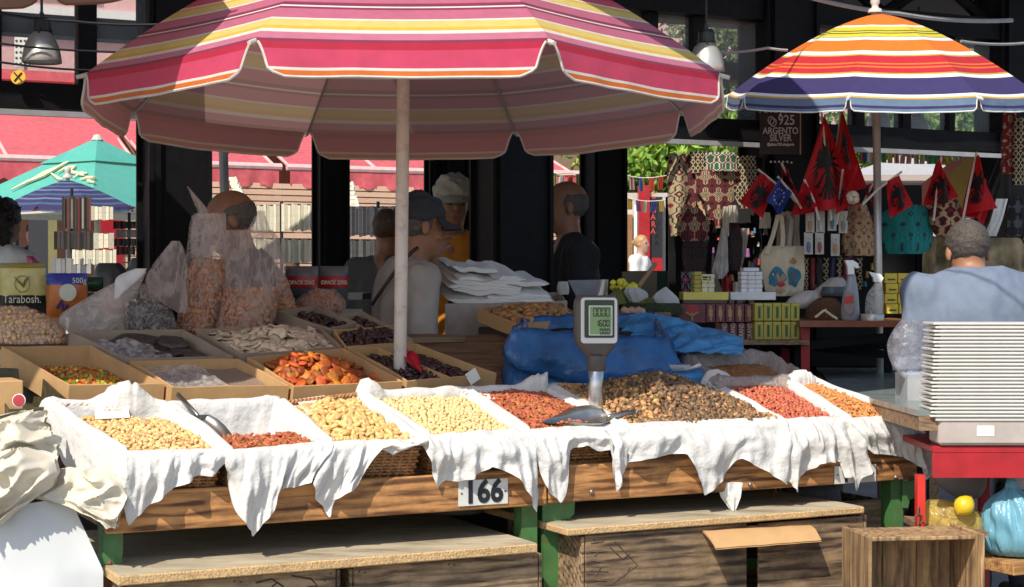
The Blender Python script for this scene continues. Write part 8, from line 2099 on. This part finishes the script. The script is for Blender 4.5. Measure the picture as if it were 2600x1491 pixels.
# ------------------------------------------------------------------ canvas heap and white board at the near end
m_canv = M('beige_canvas', (.68, .62, .50), rough=.9, var=.05, scale=8, bump=.12, bscale=60, transl=.08, dirt=.2, dcol=(.3, .24, .16))
m_wbrd = M('white_sheet', (.60, .62, .62), rough=.7, var=.05, scale=4, dirt=.2, dcol=(.35, .35, .36), dscale=3)
mb = MB()
mb.grid(lambda u, v: P(lerp(lerp(-60, -60, v), lerp(176, 262, min(1, v * 1.6)), u), lerp(lerp(1300, 1262, u), 1560, v), 4.93 + .05 * u - .03 * math.sin(PI * u) + .01 * n2(u * 3, v * 2, 3)), 24, 20)
mb.grid(lambda u, v: P(lerp(lerp(-60, -60, 1 - v), lerp(176, 262, min(1, (1 - v) * 1.6)), u), lerp(lerp(1300, 1262, u), 1560, 1 - v), 5.1 + .05 * u), 24, 20)
mb.build('white_cover', m_wbrd, smooth=True, label='smooth white sheet hanging at the near corner below the beige canvas', cat='cover')
def canv(rows, Y, seed, label, bow, wav, tilt=0.0, n=40):
    ys = np.array([r[0] for r in rows], float); mb = MB()
    def fn(u, v, back=0):
        y = lerp(ys[0], ys[-1], v); xl = np.interp(y, ys, [r[1] for r in rows]); xr = np.interp(y, ys, [r[2] for r in rows]); x = lerp(xl, xr, u)
        rid = 1 - 2.2 * abs(n2(u * 1.8 + v * 2.0, v * 1.5 - u * 1.6, seed)); rid2 = 1 - 2 * abs(n2(u * 4 - v * 3.4, v * 1.6 + u * 2, seed + 3))
        p = P(x, y + 6 * n2(u * 5, v * 2, seed + 8), Y - tilt * (1 - v) * 0); p[1] += tilt * (1 - v) - bow * math.sin(PI * u) * math.sin(PI * min(1, v + .15)) - wav * max(0, rid) ** 2 - wav * .4 * max(0, rid2) ** 2 + back * .03
        return p
    mb.grid(fn, n, 34, flip=True); mb.grid(lambda u, v: fn(u, v, 1), n, 34)
    return mb.build('beige_canvas', m_canv, smooth=True, label=label, cat='canvas', group='beige canvas bundle')
canv([(1050, 20, 88), (1070, -60, 94), (1120, -60, 132), (1170, -60, 136), (1200, -60, 130)], 4.98, 1.0, 'upper crumpled lump of beige canvas beside the cashew basket', .10, .07, tilt=.16)
canv([(1138, 30, 62), (1160, -60, 135), (1200, -60, 146), (1240, -60, 130), (1275, -60, 80), (1300, -60, 40), (1330, -60, 10)], 4.90, 4.2, 'middle roll of beige canvas hanging toward the white sheet', .08, .06, tilt=.05)
canv([(1195, 130, 250), (1230, 110, 300), (1262, 70, 318), (1285, 150, 312), (1310, 230, 304), (1340, 270, 300)], 4.93, 7.7, 'flap of beige canvas tucked under the hanging cloth point', .04, .04, tilt=.08)
# cartons at the near edge under the candied cubes, red round sticker
tX = carton_w([P(-30, 935, 5.7), P(80, 935, 5.75), P(190, 1030, 5.35), P(20, 1040, 5.3)], -ZUP, .12, 'dark flat box with round red sticker beside the cashew basket', mat=M('dark_print_box', (.07, .06, .03), rough=.5, var=.5, scale=30), seed=22)
mb = MB(); c = P(48, 1017, 5.18); mb.lathe(c, [(0, .002), (.02, .001), (.021, 0)], 18, ax=(0, -1, .1)); mb.build('white_ring', m_white, tX); mb = MB(); mb.lathe(c - np.array([0, .002, 0]), [(0, .002), (.018, .001), (.0185, 0)], 18, ax=(0, -1, .1)); mb.build('red_sticker', M('sticker_red', (.35, .02, .03)), tX)
mb = MB(); mb.bbox(P(5, 1010, 5.45), U * .05, V * .1, ZUP * .06, .003); mb.build('small_carton', m_card, label='small brown carton at the picture edge below the candied cubes', cat='carton')

# ------------------------------------------------------------------ right-hand neighbour stall
YR = 5.95
mt2 = thing('marble_table', P(2250, 720, 7.2) * np.array([1, 1, 0]), 'grey-green marble topped table right of the end basket', 'table')
def onz(x, y, z): d = ray(x, y); return CAMO + d * ((z - HC) / d[2])
m_marb = M('green_marble', (.20, .24, .23), rough=.25, var=.25, scale=6, stretch=(1, 5, 1))
poly = [onz(2070, 932, .86), onz(2380, 928, .86), onz(2420, 1040, .86), onz(2330, 1042, .86), onz(2215, 1012, .86), onz(2110, 975, .86)]
mb = MB(); mb.prism(poly, (0, 0, -.02)); mb.build('marble_top', m_marb, mt2)
mb = MB(); mb.prism([p - ZUP * .021 + np.array([.004, -.004, 0]) for p in poly[2:]], (0, 0, -.05)); mb.build('wooden_edge', m_plank, mt2)
for p in (poly[0], poly[1], poly[5]): mb = MB(); mb.box((lerp(p[0], np.mean([q[0] for q in poly]), .1), lerp(p[1], np.mean([q[1] for q in poly]), .1), .41), (.025, 0, 0), (0, .025, 0), (0, 0, .41)); mb.build('leg', m_plank, mt2)
A2 = math.radians(0); U2 = np.array([math.cos(A2), math.sin(A2), 0]); V2 = np.array([-math.sin(A2), math.cos(A2), 0])
rt = thing('red_table', P(2520, 720, 6.1) * np.array([1, 1, 0]), 'red painted table carrying the white plastic boxes', 'table')
pL = P(2372, 1132, 5.85); pl = lambda a, b, z: pL * np.array([1, 1, 0]) + U2 * a + V2 * b + ZUP * z
zt2 = pL[2]
mb = MB(); mb.bbox(pl(.35, .25, zt2 - .012), U2 * .36, V2 * .27, ZUP * .012, .003); mb.build('table_top', m_redpaint, rt)
mb = MB(); mb.box(pl(.35, -.012, zt2 - .062), U2 * .36, V2 * .006, ZUP * .048); mb.build('apron', m_redpaint, rt)
for a, b in ((.46, .40), (.66, .05), (.30, .45), (.66, .48)): mb = MB(); mb.box(pl(a, b, (zt2 - .03) / 2), U2 * .018, V2 * .018, ZUP * (zt2 - .03) / 2); mb.build('leg', m_redpaint, rt)
mb = MB(); q0 = P(2336, 1205, 5.9); mb.box(np.array([q0[0], q0[1], q0[2] / 2]), U2 * .014, V2 * .02, ZUP * q0[2] / 2); mb.build('post', M('bright_red_paint', (.6, .03, .02), rough=.4, dirt=.3, dcol=(.2, .05, .03)), rt)
for k in range(4): mb = MB(); c = P(2333, 1300 + 18 * k, 5.85); mb.tube([c + U2 * .012 * math.cos(a) * (k % 2 + .4) + ZUP * .016 * math.sin(a) + V2 * .008 * math.cos(a) for a in np.linspace(0, 6.28, 13)], .003, 5); mb.build('chain_link', m_rust, rt)
m_lid = M('white_lid', (.80, .78, .74), rough=.35, var=.03, transl=.3); m_box = M('frosted_box', (.68, .60, .54), rough=.3, var=.08, transl=.4)
pF = P(2366, 1062, 5.8); fl2 = lambda a, b, z: np.array([pF[0], pF[1], 0]) + U2 * a + V2 * b + ZUP * z; z0 = pF[2]; nl = 26; zt3 = P(2338, 818, 5.8)[2]; pit = (zt3 - z0) / nl
LID = None
for k in range(nl):
    t = thing('plastic_tray', fl2(.28, .2, z0 + pit * k), 'white plastic tray, %s counted from the bottom of the tray stack' % ['first', 'second', 'third', 'fourth', 'fifth', 'sixth', 'seventh', 'eighth', 'ninth', 'tenth', 'eleventh', 'twelfth', 'thirteenth', 'fourteenth', 'fifteenth', 'sixteenth', 'seventeenth', 'eighteenth', 'nineteenth', 'twentieth', 'twenty-first', 'twenty-second', 'twenty-third', 'third highest', 'second highest', 'topmost'][k], 'tray', 'stack of white plastic trays')
    jx = .004 * math.sin(k * 2.7) + .0006 * k
    mb = MB(); mb.bbox(fl2(.28 + jx, .08, z0 + pit * (k + .55)), U2 * .285, V2 * .08, ZUP * pit * .29, .004); mb.build('rim', m_lid, t)
    mb = MB(); mb.bbox(fl2(.285 + jx, .085, z0 + pit * (k + .30)), U2 * .268, V2 * .074, ZUP * pit * .45, .003); mb.build('panel', m_lid, t)
bx = thing('plastic_box', fl2(.3, .2, z0 - .11), 'frosted plastic box under the stack of trays on the red table', 'plastic box')
hb = (z0 - zt2) / 2
mb = MB(); mb.bbox(fl2(.29, .085, zt2 + hb + .001), U2 * .262, V2 * .072, ZUP * (hb - .003), .01); mb.build('body', m_box, bx)
mb = MB(); mb.bbox(fl2(.29, .085, z0 - .006), U2 * .275, V2 * .078, ZUP * .005, .002); mb.build('rim', m_lid, bx)
mb = MB(); mb.box(fl2(.19, .0125, zt2 + hb * 1.1), U2 * .03, V2 * .001, ZUP * .018); mb.build('sticker', m_paper, bx)
# see-through bag leaning on the lids, white carton
mb = MB(); loft(mb, [(812, 2290, 2345), (835, 2264, 2352), (880, 2252, 2352), (910, 2258, 2350), (940, 2268, 2350)], 6.35, .7, n=26, amp=.12, fold=.1); mb.build('plastic_bag', plastic_film('smoky_film', (.42, .42, .46), clear=.5, bump=.6), smooth=True, label='smoky clear plastic bag between the blue-grey man and the trays', cat='plastic bag')
mb = MB(); loft(mb, [(905, 2275, 2350), (930, 2262, 2350), (968, 2300, 2350)], 6.34, .5, n=20, amp=.1); mb.build('plastic_bag', M('bluish_film', (.40, .43, .52), rough=.4, bump=.5, bscale=20), smooth=True, label='bluish folded plastic under the smoky bag', cat='plastic bag')
mb = MB(); pbox(mb, 2304, 952, 2352, 1032, 6.3, .2); mb.build('white_carton', M('dull_white_card', (.36, .37, .38)), label='plain white carton standing on the marble table', cat='carton')
mb = MB(); ybox(mb, 2030, 870, 2330, 930, 8.75, 8.9); mb.build('dark_backdrop_cloth', M('backdrop_dark', (.008, .008, .01), rough=.95), label='black cloth under the brown-edged table', cat='cloth')
# bags below the red table
m_bluebag = M('light_blue_bag', (.22, .50, .62), rough=.25, var=.15, transl=.35, bump=1.0, bscale=20, stretch=(1.6, 1.6, .45))
mb = MB(); loft(mb, [(1216, 2560, 2576), (1228, 2552, 2584), (1240, 2556, 2580), (1256, 2526, 2612), (1275, 2512, 2636), (1300, 2500, 2660), (1360, 2496, 2680), (1398, 2510, 2670), (1408, 2530, 2650)], 5.95, .7, n=72, amp=.22, fold=.30, seed=3, sub=6); mb.build('plastic_bag', m_bluebag, smooth=True, label='stuffed light blue plastic bag below the red table', cat='plastic bag')
mb = MB(); loft(mb, [(1186, 2585, 2640), (1205, 2562, 2650), (1240, 2556, 2650)], 6.05, .7, n=24, amp=.15, fold=.1); mb.build('plastic_bag', M('white_bag', (.62, .60, .58), rough=.4, transl=.3), smooth=True, label='white plastic bag above the light blue bag', cat='plastic bag')
mb = MB(); loft(mb, [(1192, 2380, 2505), (1220, 2372, 2508), (1250, 2400, 2500), (1264, 2430, 2485)], 6.2, .6, n=26, amp=.06); mb.build('grey_sack', M('grey_sack', (.17, .15, .14), rough=.8), smooth=True, label='grey sack stored under the red table', cat='sack')
lb = thing('plastic_bag', P(2415, 1352, 5.95), 'yellowish clear bag of lemons below the red table', 'plastic bag')
m_lem = M('lemon', (.72, .47, .02), rough=.4, var=.06, bump=.2, bscale=90)
def lemon(c, r, n='lemon', parent=None, **kw):
    mb = MB(); mb.lathe(c, [(0, r * 1.22), (r * .12, r * 1.18), (r * .25, r * 1.05), (r * .62, r * .82), (r * .92, r * .4), (r, 0), (r * .92, -r * .4), (r * .62, -r * .82), (r * .2, -r * 1.05), (0, -r * 1.15)], 18, ax=(.6, .2, .7)); return mb.build(n, m_lem, parent, smooth=True, **kw)
lemon(P(2448, 1284, 5.9), .036, label='bright yellow lemon on top of the lemon bag', cat='lemon', group='lemons')
for i, (x, y) in enumerate(((2370, 1310), (2400, 1330), (2440, 1330), (2472, 1322), (2420, 1300), (2350, 1335))): lemon(P(x, y, 6.0), .034, label='lemon inside the clear bag, %s' % ('leftmost upper', 'middle lower', 'centre', 'right end', 'middle upper', 'leftmost lower')[i], cat='lemon', group='lemons')
mb = MB(); loft(mb, [(1270, 2352, 2400), (1285, 2345, 2470), (1310, 2338, 2492), (1340, 2336, 2502), (1354, 2342, 2498)], 5.98, .6, n=30, amp=.08, fold=.08, seed=2); mb.build('film', plastic_film('yellow_film', (.70, .55, .18), clear=.45, bump=.6), lb, smooth=True)
mb = MB(); mb.bbox(P(2580, 1416, 6.05), U * .2, V * .2, ZUP * .02, .003); mb.build('painted_board', wood('painted_board', (.5, .28, .1), (.25, .1, .03), 'x', ANG), label='worn board with orange paint under the light blue bag', cat='board')
mb = MB(); pprism(mb, [(2345, 1340), (2510, 1352), (2510, 1362), (2345, 1356)], 5.85, .3); mb.build('shelf_board', m_plank, label='narrow shelf board carrying the lemon bag', cat='board')

# nail heads in the crate planks
for t_, a0_, a1_, b_, zz in ((c1, a_(318), a_(852), -.11, (.13, .38)), (c2, a_(900), a_(1372), -.09, (.15, .375)), (c3, a_(1482), a_(2190), -.11, (.16, .42))):
    for f_ in (.03, .06, .5, .53, .94, .97):
        for z_ in zz: mb = MB(); mb.lathe(S(lerp(a0_, a1_, f_), b_, z_ + .02 * math.sin(f_ * 40)), [(0, .002), (.0035, .0012), (.004, 0)], 7, ax=-V); mb.build('nail', m_rust, t_)

# small colourful souvenirs filling the souvenir stall
r_ = np.random.default_rng(77); SC = [(.5, .05, .04), (.55, .4, .08), (.06, .2, .35), (.08, .25, .1), (.5, .45, .38), (.3, .1, .3), (.1, .08, .07), (.55, .22, .06)]
for k in range(64):
    x, y = (r_.uniform(1802, 1945), r_.uniform(585, 745)) if k < 26 else ((r_.uniform(2040, 2235), r_.uniform(640, 745)) if k < 52 else (r_.uniform(2140, 2240), r_.uniform(560, 650)))
    Y = 8.66 + .1 * r_.uniform(); h = r_.uniform(10, 24); w = r_.uniform(4, 9); mb = MB()
    loft(mb, [(y - h, x - w * .4, x + w * .4), (y - h * .7, x - w * .8, x + w * .8), (y - h * .45, x - w * .35, x + w * .4), (y - h * .2, x - w, x + w), (y, x - w * .8, x + w * .8)], Y, .8, n=9, sub=2); mb.build('hanging_trinket', M('trinket%d' % (k % 8), SC[k % 8], rough=.45, rnd=.2), smooth=True, label='small coloured souvenir trinket hanging among the bags of the souvenir stall', cat='trinket', group='small coloured trinkets')
